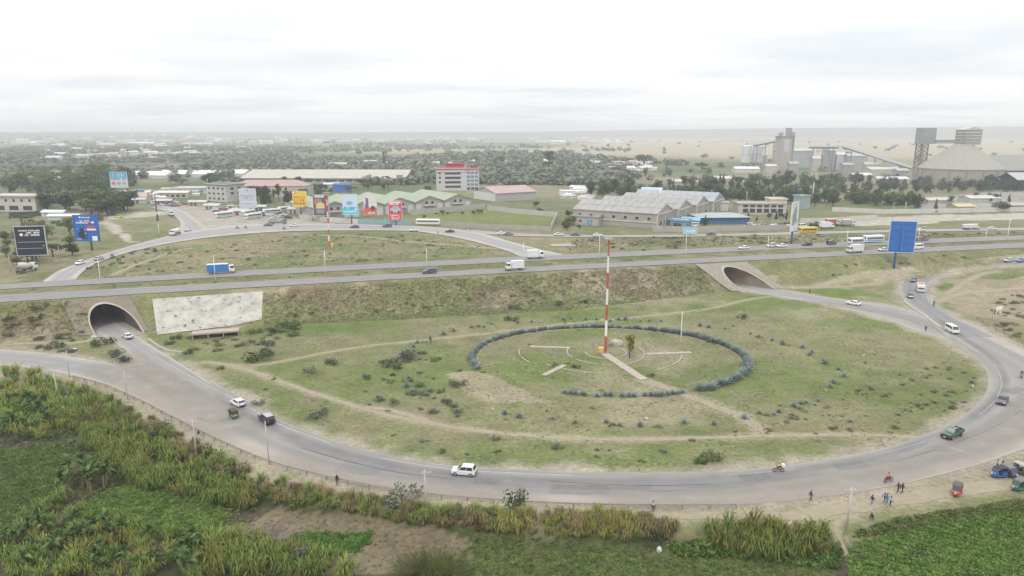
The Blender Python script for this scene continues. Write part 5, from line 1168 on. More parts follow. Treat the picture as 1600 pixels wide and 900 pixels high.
belt(36, [(1040, 292), (1180, 286), (1300, 282), (1440, 288), (1600, 292), (1600, 302), (1440, 304), (1300, 308), (1160, 300), (1040, 302)], (13, 23), [('round', 'dusty'), ('tall', 'dusty'), ('conifer', 'dusty'), ('round', 'dark')], 'dusty grey-green tree around the cement works', 'dusty trees at the works')
belt(28, [(0, 284), (60, 276), (200, 278), (220, 292), (170, 305), (60, 306), (0, 304)], (15, 28), [('round', 'mid'), ('round', 'dark'), ('tall', 'mid'), ('umbrella', 'mid'), ('round', 'light')], 'green tree in the grove behind the red-roofed house', 'trees of the rear grove', 1.2)
belt(17, [(128, 333), (150, 326), (205, 328), (206, 338), (160, 338), (120, 338)], (22, 34), [('round', 'dark'), ('umbrella', 'mid'), ('round', 'mid')], 'big dark shade tree in the cluster beside the side street', 'shade trees by the side street', 1.35)
belt(13, [(60, 332), (60, 318), (102, 316), (110, 330), (90, 336)], (20, 34), [('round', 'dark'), ('round', 'mid'), ('tall', 'dark')], 'dark tree beside the two-storey pale building', 'trees by the pale building', 1.25)
belt(20, [(362, 316), (405, 312), (478, 314), (482, 322), (400, 322), (365, 318)], (16, 28), [('conifer', 'dark'), ('tall', 'dark'), ('round', 'dark')], 'dark conifer in the row behind the bus lot', 'conifers behind the bus lot')
belt(14, [(470, 310), (480, 295), (620, 292), (640, 300), (560, 304), (520, 308)], (9, 16), [('round', 'dark'), ('umbrella', 'mid'), ('round', 'mid')], 'tree between the long warehouse and the green roofs', 'trees behind the green roofs', 1.2)
belt(16, [(300, 290), (320, 280), (520, 286), (520, 292), (380, 294)], (9, 17), [('round', 'dark'), ('conifer', 'dark'), ('round', 'mid'), ('round', 'light')], 'tree in front of the long pale warehouse', 'trees before the long warehouse', 1.1)
belt(18, [(640, 258), (760, 248), (960, 252), (1120, 268), (1120, 282), (940, 276), (760, 268), (640, 268)], (8, 15), [('round', 'mid'), ('round', 'dusty'), ('umbrella', 'mid'), ('tall', 'mid')], 'tree in the bushland behind the office block', 'trees of the bushland', 1.2)
belt(16, [(880, 362), (868, 345), (905, 330), (930, 340), (915, 356), (900, 364)], (7, 15), [('round', 'light'), ('round', 'mid'), ('round', 'mid')], 'bright green bush tree beside the grey factory', 'bushes by the factory', 1.3)
belt(8, [(1160, 350), (1165, 342), (1230, 338), (1228, 349)], (9, 16), [('conifer', 'dark'), ('round', 'mid'), ('tall', 'dark')], 'small dark tree before the long low cream building', 'trees before the cream building')
belt(26, [(0, 360), (40, 352), (110, 362), (120, 385), (100, 402), (60, 412), (0, 428)], (12, 26), [('round', 'mid'), ('round', 'light'), ('round', 'yellow'), ('umbrella', 'mid'), ('round', 'grey')], 'scrubby tree in the thicket around the black billboard', 'thicket trees', 1.3)
belt(8, [(1450, 312), (1600, 308), (1600, 316), (1460, 320)], (8, 15), [('conifer', 'dusty'), ('round', 'dusty'), ('round', 'mid')], 'dusty tree in the cement works yard', 'yard trees')
belt(8, [(820, 335), (835, 322), (925, 326), (900, 335), (850, 338)], (5, 10), [('round', 'mid'), ('round', 'dark')], 'low bush tree on the waste ground behind the green plot', 'waste ground bushes', 1.5)
belt(8, [(645, 342), (660, 336), (760, 331), (752, 337)], (4, 9), [('round', 'mid'), ('round', 'light')], 'bush along the foot of the grey boundary wall', 'bushes along the wall', 1.5)
for px, py, h, kd, lf, lab, wd in ((600, 262, 24, 'conifer', 'dark', 'tall lone dark conifer beyond the long warehouse', .9), (857, 268, 32, 'tall', 'mid', 'tall bushy tree standing above the bushland', 1.6), (1006, 262, 20, 'umbrella', 'mid', 'flat-crowned tree beside the white settlement', 1.1), (1565, 331, 17, 'round', 'dark', 'dark rounded tree by the cement yard wall', 1.7), (1461, 333, 22, 'conifer', 'dark', 'slim dark conifer at the cement yard wall', .8),
                               (568, 322, 14, 'conifer', 'dark', 'small conifer behind the pale blue billboard', 1), (668, 304, 14, 'round', 'dark', 'dark rounded tree left of the office block', 1.6), (984, 560, 40, 'tall', 'yellow', 'thin young tree beside the mast', 1.0), (1102, 352, 16, 'conifer', 'dark', 'dark cypress at the blue-walled shed', 1.2), (113, 400, 22, 'round', 'dark', 'round dark bush at the foot of the blue billboard', 1.3), (107, 362, 24, 'round', 'yellow', 'yellow-flowering bush behind the blue billboard', 1.0)):
    tree(px, py, h, kd, lf, lab, None, 0, wd)
# ---- shrubs
def shrub_builder(leaf, seed, low):
    def f():
        r_ = random.Random(seed); o = empty('shrub'); b = MB(); blobs = [((r_.uniform(-.8, .8), r_.uniform(-.8, .8), r_.uniform(.25, .55 if low else .95)), (r_.uniform(.4, .75), r_.uniform(.4, .75), r_.uniform(.28, .4 if low else .6))) for _ in range(7)]
        for c_, q in blobs: b.tube([(0, 0, -.1), c_], [.05, .02], 4)
        b.build('stem', M_bark, o); b = MB(); leaves(b, blobs, 330, .1, seed); b.build('foliage', LF[leaf], o); return o
    return f
def shrub(x, y, wd, leaf, lab, grp, low=True, hs=1.0):
    v = random.randrange(2); s = wd / 2.2
    place(f's{leaf}{v}{low}', shrub_builder(leaf, 17 + v * 5 + len(leaf), low), (x, y, hz(x, y)), random.uniform(0, 6.28), lab, 'shrub', grp, (s * random.uniform(.85, 1.2), s * random.uniform(.75, 1.1), s * hs))
random.seed(41)
NAMED = [(405, 560, 42, 'mid', 'large spreading green bush below the culvert'), (450, 514, 34, 'mid', 'bushy green clump at the corner of the whitewashed slab'), (428, 518, 26, 'dark', 'dark bush beside the bushy clump at the slab corner'), (398, 520, 22, 'light', 'light green bush at the culvert end'), (415, 540, 24, 'dusty', 'greyish bush on the lawn below the culvert'), (1108, 722, 42, 'mid', 'long low bush on the lawn near the ring road'), (1095, 724, 22, 'mid', 'smaller bush joined to the long low bush near the ring road'), (495, 650, 34, 'dusty', 'grey-green bush at the lawn edge by the black car'), (405, 632, 20, 'grey', 'grey bush at the lawn edge behind the white hatchback'), (803, 484, 20, 'dusty', 'brownish bush at the foot of the bank'), (800, 501, 22, 'mid', 'green bush behind the garden ring'), (1158, 497, 18, 'dark', 'dark bush on the lawn behind the hedge ring'), (875, 477, 18, 'mid', 'green bush on the lower bank'), (912, 474, 14, 'dark', 'small dark bush on the lower bank'), (902, 575, 14, 'dark', 'small dark bush inside the garden'), (1016, 588, 12, 'dark', 'dark tuft beside the end of the concrete walk'), (715, 603, 26, 'grey', 'grey bush on the bare patch beside the garden'), (873, 700, 20, 'grey', 'grey low bush near the lawn path'), (613, 575, 30, 'mid', 'green shrub among the outer agaves'), (640, 560, 26, 'dusty', 'grey shrub beside the outer agaves'), (160, 540, 34, 'mid', 'green bush on the triangle by the tunnel road'), (196, 566, 22, 'dark', 'dark rounded bush at the tip of the road triangle'), (180, 555, 24, 'dusty', 'scrubby bush on the road triangle'), (85, 545, 28, 'mid', 'low green bush beside the approach road'), (295, 553, 18, 'dark', 'dark bush at the curved wall end'), (275, 530, 20, 'mid', 'green bush between tunnel mouth and culvert'), (520, 568, 26, 'dusty', 'dry shrub on the open lawn'), (485, 582, 22, 'grey', 'pale shrub on the open lawn'), (345, 577, 12, 'dark', 'small dark tuft beside the lawn path'), (155, 345, 22, 'dusty', 'pale flowering bush by the side track'), (88, 349, 14, 'mid', 'rounded bush by the dusty side track')]
for px, py, w_, lf, lab in NAMED:
    p = G(px, py); shrub(p.x, p.y, w_ * mpp(p), lf, lab, None, True, .9)
def scatter(n, poly, wr, leafs, lab, grp, hs=.8, low=True):
    P = np.array(poly, float); lo, hi = P.min(0), P.max(0); k = 0
    while k < n:
        a, c_ = random.uniform(lo[0], hi[0]), random.uniform(lo[1], hi[1])
        if not inpoly(P, np.array([a]), np.array([c_]))[0]: continue
        p = G(a, c_)
        if any(pmask(Q, np.array([p.x]), np.array([p.y]))[0] for Q in ROADS): k += 1; continue
        shrub(p.x, p.y, random.uniform(*wr), random.choice(leafs), lab, grp, low, hs * random.uniform(.7, 1.3)); k += 1
scatter(40, [(560, 600), (600, 560), (650, 545), (690, 560), (680, 600), (720, 640), (760, 656), (640, 645), (580, 630)], (1.0, 3.0), ['dusty', 'grey', 'grey', 'light'], 'grey-green shrub in the overgrown band beside the garden', 'shrubs of the overgrown band')
scatter(60, [(420, 640), (360, 585), (470, 560), (600, 530), (760, 500), (1100, 480), (1300, 500), (1480, 560), (1500, 620), (1380, 680), (1000, 725), (700, 715)], (.7, 2.0), ['dusty', 'mid', 'dry', 'grey', 'dusty'], 'small low shrub scattered over the lawn', 'lawn shrubs', .55)
scatter(34, [(420, 462), (1090, 418), (1110, 450), (900, 478), (620, 492), (420, 500)], (.9, 2.4), ['dry', 'dry', 'dusty', 'mid', 'dry'], 'dry shrub on the stony highway bank', 'shrubs on the bank', .7)
scatter(15, [(1240, 412), (1600, 392), (1600, 398), (1430, 420), (1300, 436)], (.8, 2.4), ['mid', 'dusty', 'dry'], 'shrub on the grassy bank behind the blue billboard', 'shrubs on the grassy bank', .6)
scatter(22, [(0, 478), (135, 470), (135, 512), (0, 528)], (1.0, 3.2), ['mid', 'dusty', 'dry', 'yellow'], 'shrub on the bank beside the dark tunnel', 'shrubs by the dark tunnel', .7)
scatter(28, [(250, 532), (300, 524), (380, 528), (470, 512), (480, 520), (400, 545), (330, 560), (300, 552)], (1.2, 3.6), ['mid', 'dusty', 'light', 'dry'], 'scrub bush in the wet hollow below the culvert', 'bushes below the culvert', .75)
scatter(20, [(0, 525), (140, 518), (205, 560), (150, 565), (60, 548), (0, 543)], (1.0, 3.0), ['mid', 'dry', 'dusty', 'light'], 'scrub bush on the road triangle beside the tunnel road', 'bushes of the road triangle', .7)
scatter(22, [(1540, 470), (1600, 455), (1600, 540), (1560, 510)], (1.2, 3.4), ['dry', 'dusty', 'mid'], 'dry bush on the dusty ground beyond the slip road', 'bushes beyond the slip road', .6)
# ---- merged "stuff"
def tarr(mb):
    return np.array(mb.v), np.array([f for f in mb.f if len(f) == 4], np.int64).reshape(-1, 4), np.array([f for f in mb.f if len(f) == 3], np.int64).reshape(-1, 3)
def merge(name, temps, pos, rot, scl, mats, label, kind='stuff', cat=None, mi=None):
    pos = np.asarray(pos); rot = np.asarray(rot); n = len(pos); scl = np.broadcast_to(np.asarray(scl, float), (n, 3)); mi = np.zeros(n, int) if mi is None else np.asarray(mi); nt_ = len(temps)
    Vs, Q4, Q3, M4, M3 = [], [], [], [], []; o_ = 0
    for t_ in range(nt_):
        k = np.arange(t_, n, nt_)
        if not len(k): continue
        V_, q4, q3 = temps[t_]; c_, s_ = np.cos(rot[k])[:, None], np.sin(rot[k])[:, None]; q = V_[None] * scl[k][:, None, :]
        Vs.append(np.stack([q[..., 0] * c_ - q[..., 1] * s_, q[..., 0] * s_ + q[..., 1] * c_, q[..., 2]], -1).reshape(-1, 3) + np.repeat(pos[k], len(V_), 0))
        of = (o_ + np.arange(len(k)) * len(V_))[:, None, None]
        Q4.append((q4[None] + of).reshape(-1, 4)); M4.append(np.repeat(mi[k], len(q4))); Q3.append((q3[None] + of).reshape(-1, 3)); M3.append(np.repeat(mi[k], len(q3))); o_ += len(k) * len(V_)
    V_ = np.concatenate(Vs); q4 = np.concatenate(Q4); q3 = np.concatenate(Q3); li = np.concatenate([q4.ravel(), q3.ravel()]).astype(np.int32)
    st = np.concatenate([np.arange(len(q4)) * 4, len(q4) * 4 + np.arange(len(q3)) * 3]).astype(np.int32)
    me = bpy.data.meshes.new(name); me.vertices.add(len(V_)); me.vertices.foreach_set('co', V_.ravel())
    me.loops.add(len(li)); me.loops.foreach_set('vertex_index', li); me.polygons.add(len(st)); me.polygons.foreach_set('loop_start', st)
    for m in (mats if isinstance(mats, list) else [mats]): me.materials.append(m)
    me.polygons.foreach_set('material_index', np.concatenate(M4 + M3).astype(np.int32)); me.update()
    return tag(link(name, me), label, cat, None, kind)
def pts_in(poly, n, world=False, seed=0):
    P = np.array(poly, float) if world else wp(poly); r_ = np.random.default_rng(seed); lo, hi = P.min(0), P.max(0); out = np.zeros((0, 2))
    while len(out) < n:
        q = r_.uniform(lo, hi, (n * 3, 2)); q = q[inpoly(P, q[:, 0], q[:, 1])]; out = np.concatenate([out, q])
    return out[:n]
def lift(P): return np.concatenate([P, H(P[:, 0], P[:, 1])[:, None]], 1)
def blade_clump(n, h, spread, wd, seed, droop=.5):
    r_ = random.Random(seed); b = MB()
    for k in range(n):
        a = r_.uniform(0, 6.28); e = r_.uniform(.1, 1) ** .7 * spread; hh = h * r_.uniform(.55, 1.1); d = Vector((math.cos(a), math.sin(a), 0)); s = Vector((-d.y, d.x, 0)) * wd * r_.uniform(.7, 1.3)
        p0 = d * r_.uniform(0, .35); p1 = p0 + d * e * .3 + Vector((0, 0, hh * .6)); p2 = p0 + d * e * .8 + Vector((0, 0, hh * .92)); p3 = p0 + d * e * 1.35 + Vector((0, 0, hh * (1.0 - droop * .5)))
        b.add([p0 - s * .4, p0 + s * .4, p1 + s, p1 - s, p2 + s * .8, p2 - s * .8, p3], [(0, 1, 2, 3), (3, 2, 4, 5), (5, 4, 6)])
    return tarr(b)
def leaf_clump(n, r, s, seed, up=.5):
    b = MB(); leaves(b, [((0, 0, r * up), (r, r, r * up))], n, s, seed, .4, .3); return tarr(b)
# small weeds and low growth nobody could count, and the rear ranks of the tree belts
SC_ = [leaf_clump(46, .95, .2, 90 + k, .5) for k in range(4)]
def stuffscatter(n, poly, wr, leafs, lab, grp, hs=.8):
    n = int(n * 1.6); P = pts_in(poly, n, seed=len(lab) + n); r_ = np.random.default_rng(n); bad = np.zeros(len(P), bool)
    for Q in ROADS: bad |= pmask(Q, P[:, 0], P[:, 1])
    P = P[~bad]; ms = sorted(set(leafs)); merge('weeds', SC_, lift(P), r_.uniform(0, 6.3, len(P)), r_.uniform(*wr, (len(P), 1)) / 2 * np.array([[1, .85, hs]]), [LF[m] for m in ms], 'low ' + lab.split(' ', 1)[1] + ', growing together', mi=r_.integers(0, len(ms), len(P)))
stuffscatter(46, [(1330, 610), (1480, 560), (1535, 580), (1520, 625), (1400, 680), (1200, 690), (1180, 640)], (.8, 2.2), ['mid', 'dusty', 'dry'], 'small shrub at the slip road end of the lawn', 'shrubs of the lawn end', .5)
stuffscatter(26, [(250, 470), (400, 460), (400, 505), (255, 520)], (.5, 1.3), ['dark', 'mid', 'dusty'], 'weed tuft growing from the whitewashed slab', 'weeds on the slab', .6)
stuffscatter(60, [(130, 420), (260, 392), (480, 366), (640, 366), (790, 392), (640, 408), (330, 424), (150, 434)], (1.0, 3.4), ['dusty', 'mid', 'dry'], 'low shrub on the far lawn', 'shrubs of the far lawn', .45)
stuffscatter(60, [(880, 388), (900, 372), (1380, 366), (1600, 362), (1600, 366), (1280, 378), (1000, 392)], (1.2, 4.0), ['dusty', 'mid', 'dry'], 'shrub on the verge between highway and service road', 'shrubs of the far verge', .5)
stuffscatter(34, [(0, 455), (640, 419), (1280, 389), (1600, 375), (1600, 378), (1280, 393), (640, 425), (0, 460)], (.8, 2.0), ['dry', 'mid', 'dusty'], 'weed clump on the highway median', 'weeds of the median', .5)
stuffscatter(26, [(120, 412), (170, 398), (270, 384), (280, 390), (180, 412), (135, 430)], (1.2, 3.0), ['mid', 'dusty'], 'weed bush along the loop road bank', 'weeds of the loop road', .55)
TB = [leaf_clump(170, 3.0, .62, 95 + k, 1.15) for k in range(4)]
def ranks(n, poly, mats, lab, seed, s=(.9, 1.5)):
    P = pts_in(poly, n, seed=seed); r_ = np.random.default_rng(seed); merge('woodland', TB, lift(P), r_.uniform(0, 6.3, n), r_.uniform(*s, (n, 1)) * np.array([[1, 1, 1.0]]), mats, lab, mi=r_.integers(0, len(mats), n))
ranks(170, [(930, 297), (1060, 303), (1200, 306), (1330, 312), (1440, 318), (1440, 324), (1300, 320), (1180, 318), (1040, 310), (930, 306)], [LF['dark'], LF['mid'], LF['dark']], 'massed foliage filling the tree belt before the cement works', 5, (.8, 1.3))
ranks(150, [(1040, 288), (1180, 284), (1300, 280), (1440, 288), (1600, 293), (1600, 300), (1440, 302), (1300, 305), (1160, 298)], [LF['dusty'], LF['dusty'], LF['dark']], 'massed dusty foliage round the cement works', 6, (.8, 1.4))
ranks(34, [(640, 262), (760, 252), (960, 256), (1120, 272), (1120, 282), (940, 276), (760, 270), (640, 270)], [LF['mid'], LF['far']], 'bush covering the ground behind the office block', 7, (.7, 1.3))
ranks(110, [(0, 284), (60, 272), (200, 274), (215, 290), (160, 305), (60, 306), (0, 304)], [LF['mid'], LF['dark'], LF['light']], 'massed foliage of the grove behind the red-roofed house', 8, (.9, 1.5))
# far woodland
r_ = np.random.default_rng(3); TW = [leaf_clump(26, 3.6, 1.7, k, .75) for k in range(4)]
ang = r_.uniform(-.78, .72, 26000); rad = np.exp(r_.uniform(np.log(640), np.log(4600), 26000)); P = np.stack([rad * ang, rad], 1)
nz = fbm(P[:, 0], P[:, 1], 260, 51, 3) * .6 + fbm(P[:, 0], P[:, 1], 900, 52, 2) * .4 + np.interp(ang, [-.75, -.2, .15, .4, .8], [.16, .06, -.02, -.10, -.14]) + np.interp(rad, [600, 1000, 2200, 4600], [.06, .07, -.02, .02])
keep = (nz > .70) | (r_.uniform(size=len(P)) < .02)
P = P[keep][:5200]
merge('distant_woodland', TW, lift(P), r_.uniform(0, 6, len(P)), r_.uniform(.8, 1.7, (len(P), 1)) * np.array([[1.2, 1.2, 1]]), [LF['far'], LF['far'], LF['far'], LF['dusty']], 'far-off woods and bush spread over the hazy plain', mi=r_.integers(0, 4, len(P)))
# tall grass stands below the guardrail
TG = [blade_clump(54, 2.6, 1.0 + .25 * k, .055, k, .9) for k in range(4)]; TD = [blade_clump(44, 2.0, .8 + .25 * k, .05, 10 + k, .7) for k in range(3)]
M_gg = leafmat('tall_grass_green', (.088, .145, .026), (.24, .295, .075)); M_gy = leafmat('tall_grass_straw', (.15, .12, .055), (.29, .235, .115)); M_gb = leafmat('tall_grass_brown', (.10, .08, .045), (.19, .15, .085)); M_gyl = leafmat('tall_grass_yellow', (.14, .15, .03), (.27, .265, .075))
def stand(poly, n, temps, mats, wts, label, seed, sc_=(.7, 1.25)):
    sc_ = (sc_[0] * .65, sc_[1] * 1.08)
    r_ = np.random.default_rng(seed); P = pts_in(poly, n, seed=seed); mi_ = np.clip((fbm(P[:, 0], P[:, 1], 7, seed, 2) * 1.5 - .25 + r_.normal(0, .16, n)) * len(mats), 0, len(mats) - 1).astype(int)
    s = r_.uniform(*sc_, n)[:, None] * np.array([[1, 1, 1]]) * (.75 + .5 * fbm(P[:, 0], P[:, 1], 5, seed + 3, 2))[:, None]
    return merge('tall_grass', temps, lift(P), r_.uniform(0, 6.3, n), s, mats, label, mi=mi_)
stand([(410, 770), (440, 755), (520, 775), (620, 792), (720, 800), (800, 808), (800, 836), (700, 830), (600, 815), (500, 795), (420, 790)], 330, TD, [M_gb, M_gy, M_gg, M_gy], None, 'straw-coloured tall grass below the guardrail', 61, (.6, .9))
stand([(760, 812), (900, 808), (1020, 812), (1060, 822), (1050, 850), (900, 845), (780, 838)], 260, TD + TG[:1], [M_gb, M_gyl, M_gy, M_gyl], None, 'yellowing tall grass stand before the ring road', 62, (.6, .95))
stand([(1100, 830), (1180, 825), (1290, 832), (1296, 868), (1200, 880), (1120, 862)], 90, TG, [M_gyl, M_gg, M_gyl], None, 'green-yellow tall grass clumps beside the footpath', 63, (.65, 1.05))
stand([(90, 650), (140, 630), (260, 690), (330, 745), (400, 770), (400, 805), (330, 790), (230, 770), (150, 720)], 300, TG, [M_gg, M_gg, M_gyl, M_gg], None, 'bright green elephant grass belt across the plot', 64, (.75, 1.2))
stand([(130, 610), (180, 628), (260, 668), (330, 708), (400, 745), (420, 770), (340, 745), (240, 700), (140, 645)], 210, TD, [M_gg, M_gb, M_gg, M_gy], None, 'brown and green scrub grass below the guardrail by the approach road', 65, (.55, 1.0))
stand([(0, 590), (60, 585), (130, 612), (120, 660), (60, 690), (0, 680)], 170, TG, [M_gg, M_gyl, M_gg], None, 'green tall grass below the approach road', 66, (.7, 1.15))
stand([(0, 860), (60, 800), (110, 770), (130, 800), (200, 820), (300, 840), (440, 860), (560, 880), (560, 910), (0, 910)], 210, TG, [M_gg, M_gg, M_gg, M_gyl], None, 'tall green grass in the overgrown near corner', 67, (.6, 1.05))
stand([(300, 880), (420, 850), (480, 870), (530, 905), (300, 910)], 70, TG, [M_gg, M_gyl], None, 'sugarcane-like grass at the lower picture edge', 68, (.8, 1.15))
# crops
TC = [leaf_clump(14, .40, .125, 20 + k, .6) for k in range(4)]; M_crop = leafmat('crop_green', (.075, .14, .024), (.175, .265, .055)); M_cropd = leafmat('crop_dark', (.04, .075, .018), (.095, .15, .036)); M_weed = leafmat('weed_green', (.095, .12, .038), (.19, .215, .078)); M_kale = leafmat('vegetable_green', (.045, .12, .016), (.115, .25, .04))
def crop(poly, n, m, label, seed, sc_=(.6, 1.3), name='crop_field', hs=1.0, rows=None):
    r_ = np.random.default_rng(seed); P = pts_in(poly, n, seed=seed)
    if rows: u = P @ np.array(rows[:2]); P = P + ((np.round(u / rows[2]) * rows[2] - u) * .45)[:, None] * np.array(rows[:2])
    s = r_.uniform(*sc_, n)[:, None] * np.array([[1, 1, hs]]); 
    return merge(name, TC, lift(P), r_.uniform(0, 6.3, n), s, m, label, mi=(r_.integers(0, len(m), n) if isinstance(m, list) else None))
crop([(0, 705), (90, 695), (115, 720), (95, 765), (60, 810), (0, 850)], 4200, [M_crop, M_crop, M_weed], 'green leafy crop in the plot at the picture edge', 71, (.5, 1.1), hs=.8, rows=(.6, .8, .8))
crop([(118, 800), (150, 775), (215, 752), (300, 775), (362, 800), (350, 820), (290, 838), (180, 830)], 4200, [M_crop, M_crop, M_cropd], 'dense low green crop in the small plot', 72, (.5, 1.0), hs=.7)
crop([(1330, 905), (1325, 860), (1400, 835), (1500, 815), (1600, 798), (1850, 772), (1850, 910)], 9500, [M_crop, M_kale, M_crop, M_weed], 'bright green bean field in the near corner', 73, (.7, 1.35), hs=.85, rows=(.3, .95, .9))
crop([(1330, 845), (1345, 830), (1400, 812), (1500, 796), (1600, 782), (1850, 752), (1850, 772), (1500, 815), (1400, 838)], 1500, [M_weed, M_cropd, M_weed, M_crop], 'weedy green strip between footpath and bean field', 74, (.6, 1.3), 'weed_strip')
crop([(450, 840), (480, 832), (540, 836), (582, 832), (580, 850), (560, 864), (520, 862), (470, 852)], 380, [M_kale], 'small bed of bright green vegetables', 75, (.7, 1.15), 'vegetable_bed')
crop([(740, 840), (880, 845), (1040, 862), (1300, 880), (1300, 910), (720, 910), (740, 870)], 3000, [M_weed, M_crop, M_cropd, M_weed], 'weedy garden plots below the ring road', 76, (.4, 1.2), 'weedy_plots', .6)
crop([(1040, 852), (1120, 850), (1210, 878), (1310, 890), (1310, 850), (1290, 868), (1180, 872), (1060, 870)], 700, [M_cropd, M_crop], 'dark green bushy weeds behind the tall grass', 77, (.9, 1.9), 'weed_bushes', 1.0)
crop([(0, 600), (130, 610), (400, 790), (420, 815), (300, 850), (120, 900), (0, 905)], 2600, [M_weed, M_cropd, M_weed], 'mixed undergrowth between the plots', 78, (.5, 1.5), 'undergrowth', .8)
crop([(330, 850), (430, 805), (560, 812), (740, 850), (680, 905), (340, 905)], 520, [LF['dry'], LF['dry'], M_weed], 'dry stubble on the bare ploughed plot', 79, (.3, .8), 'stubble', .4)
# dry tufts over lawn and bank
TT = [leaf_clump(7, .35, .12, 40 + k, .45) for k in range(4)]
r_ = np.random.default_rng(9); P = pts_in([(330, 575), (480, 520), (700, 490), (1100, 468), (1330, 490), (1480, 535), (1538, 590), (1500, 645), (1380, 697), (1000, 735), (700, 722), (500, 675)], 9000, seed=5)
nn_ = fbm(P[:, 0], P[:, 1], 9, 77, 3); P = P[nn_ > .5]; 
merge('lawn_tufts', TT, lift(P), r_.uniform(0, 6, len(P)), r_.uniform(.35, 1.1, (len(P), 1)) * np.array([[1, 1, .55]]), [LF['grey'], M_weed, LF['dry']], 'weeds and grass tufts over the lawn', mi=r_.integers(0, 3, len(P)))
P = pts_in([(412, 458), (700, 437), (1090, 415), (1120, 455), (900, 484), (620, 500), (412, 510)], 9500, seed=6)
merge('bank_tufts', TT, lift(P), r_.uniform(0, 6, len(P)), r_.uniform(.4, 1.8, (len(P), 1)) * np.array([[1, 1, .6]]), [LF['dry'], M_weed, M_weed, LF['dusty']], 'dry tufts and stones on the highway bank', mi=r_.integers(0, 4, len(P)))
P = pts_in([(0, 474), (135, 468), (140, 515), (0, 530)], 700, seed=7)
merge('bank_tufts', TT, lift(P), r_.uniform(0, 6, len(P)), r_.uniform(.5, 1.7, (len(P), 1)) * np.array([[1, 1, .7]]), [LF['dry'], M_weed, LF['yellow']], 'rank weeds on the bank beside the dark tunnel', mi=r_.integers(0, 3, len(P)))
P = pts_in([(130, 430), (230, 395), (420, 366), (640, 364), (800, 394), (560, 412), (140, 436)], 2600, seed=8)
merge('far_lawn_tufts', TT, lift(P), r_.uniform(0, 6, len(P)), r_.uniform(.7, 2.0, (len(P), 1)) * np.array([[1, 1, .5]]), [LF['dry'], M_weed, LF['dusty']], 'tufts and weeds over the far lawn', mi=r_.integers(0, 3, len(P)))
P = pts_in([(880, 394), (900, 374), (1380, 367), (1600, 363), (1600, 367), (1280, 379)], 2200, seed=12)
merge('verge_tufts', TT, lift(P), r_.uniform(0, 6, len(P)), r_.uniform(.8, 2.4, (len(P), 1)) * np.array([[1, 1, .5]]), [LF['dry'], M_weed, LF['dusty']], 'tufts on the verge behind the highway', mi=r_.integers(0, 3, len(P)))
# ---- banana plants
M_ban = leafmat('banana_leaf', (.045, .09, .026), (.125, .185, .055), .3); M_bst = mat('banana_stem', (0.182, 0.168, 0.084), .8, .2, 2)
bl = MB(); K = 7
for k in range(K):
    t_ = k / (K - 1); x = 2.2 * t_; z = .9 * math.sin(t_ * 2.3) - .55 * t_ ** 2.2; w_ = .34 * math.sin(math.pi * (.08 + .92 * t_) ** .8) + .02; bl.v += [(x, -w_, z + .09), (x, 0, z), (x, w_, z + .09)]
bl.f = [(3 * k + j, 3 * k + j + 1, 3 * k + 4 + j, 3 * k + 3 + j) for k in range(K - 1) for j in (0, 1)]; bl.m = [0] * len(bl.f); LEAF = bl.mesh('leaf', M_ban)
def banana(seed):
    def f():
        r_ = random.Random(seed); o = empty('banana_plant'); h = 2.1; b = MB(); b.tube([(0, 0, -.2), (.05, 0, h * .5), (.08, .03, h)], [.17, .13, .08], 7); b.build('stem', M_bst, o)
        for k in range(9):
            c_ = link('leaf', LEAF, o); c_.location = (.05, 0, h - .1); c_.rotation_euler = (r_.uniform(-.5, .5), R(r_.uniform(-62, 8) - (25 if k == 0 else 0)), k * 2.4 + r_.uniform(-.5, .5)); s = r_.uniform(.55, 1.1); c_.scale = (s, s, s)
        return o
    return f
random.seed(51)
def bananas(n, poly, lab, grp, sr=(.75, 1.2)):
    for x, y in pts_in(poly, n, seed=len(lab)):
        v = random.randrange(4); place(f'ban{v}', banana(v), (x, y, hz(x, y)), random.uniform(0, 6.3), lab, 'banana plant', grp, random.uniform(*sr))
bananas(14, [(92, 765), (110, 745), (150, 738), (185, 745), (160, 765), (110, 790)], 'banana plant in the dark clump between the two crop plots', 'bananas of the dark clump', (.95, 1.3))
bananas(18, [(0, 625), (60, 620), (110, 660), (60, 690), (0, 685)], 'banana plant in the green thicket below the approach road', 'bananas below the approach road')
bananas(36, [(0, 850), (80, 820), (180, 835), (300, 850), (330, 880), (320, 905), (0, 905)], 'banana plant in the overgrown near corner', 'bananas of the near corner', (.65, 1.05))
# ---- named plants of the foreground
p = G(630, 796); place('thorn', shrub_builder('grey', 71, False), p, 0, 'feathery grey-green thorn bush rising over the guardrail', 'bush', None, (2.6, 2.2, 3.1))
p = G(806, 797); shrub(p.x, p.y, 3.4, 'mid', 'bush poking over the guardrail right of the thorn bush', None, False, 1.8)
p = G(192, 690); shrub(p.x, p.y, 4.6, 'yellow', 'bright yellow-green bush in the middle of the thicket', None, False, 1.5)
p = G(455, 885); shrub(p.x, p.y, 4.2, 'grey', 'grey-leaved bush beside the ploughed plot', None, False, 1.2)
p = G(1020, 845); shrub(p.x, p.y, 2.6, 'dark', 'dark bush behind the yellowing grass stand', None, False, 1.2)
for i in range(9):
    a, c_ = random.uniform(250, 410), random.uniform(700, 770); p = G(a, 660 + (a - 250) * .55 + random.uniform(10, 34)); shrub(p.x, p.y, random.uniform(2.4, 4.2), random.choice(['dry', 'dusty', 'mid']), 'brownish scrub bush on the slope below the guardrail', 'slope scrub', False, 1.1)
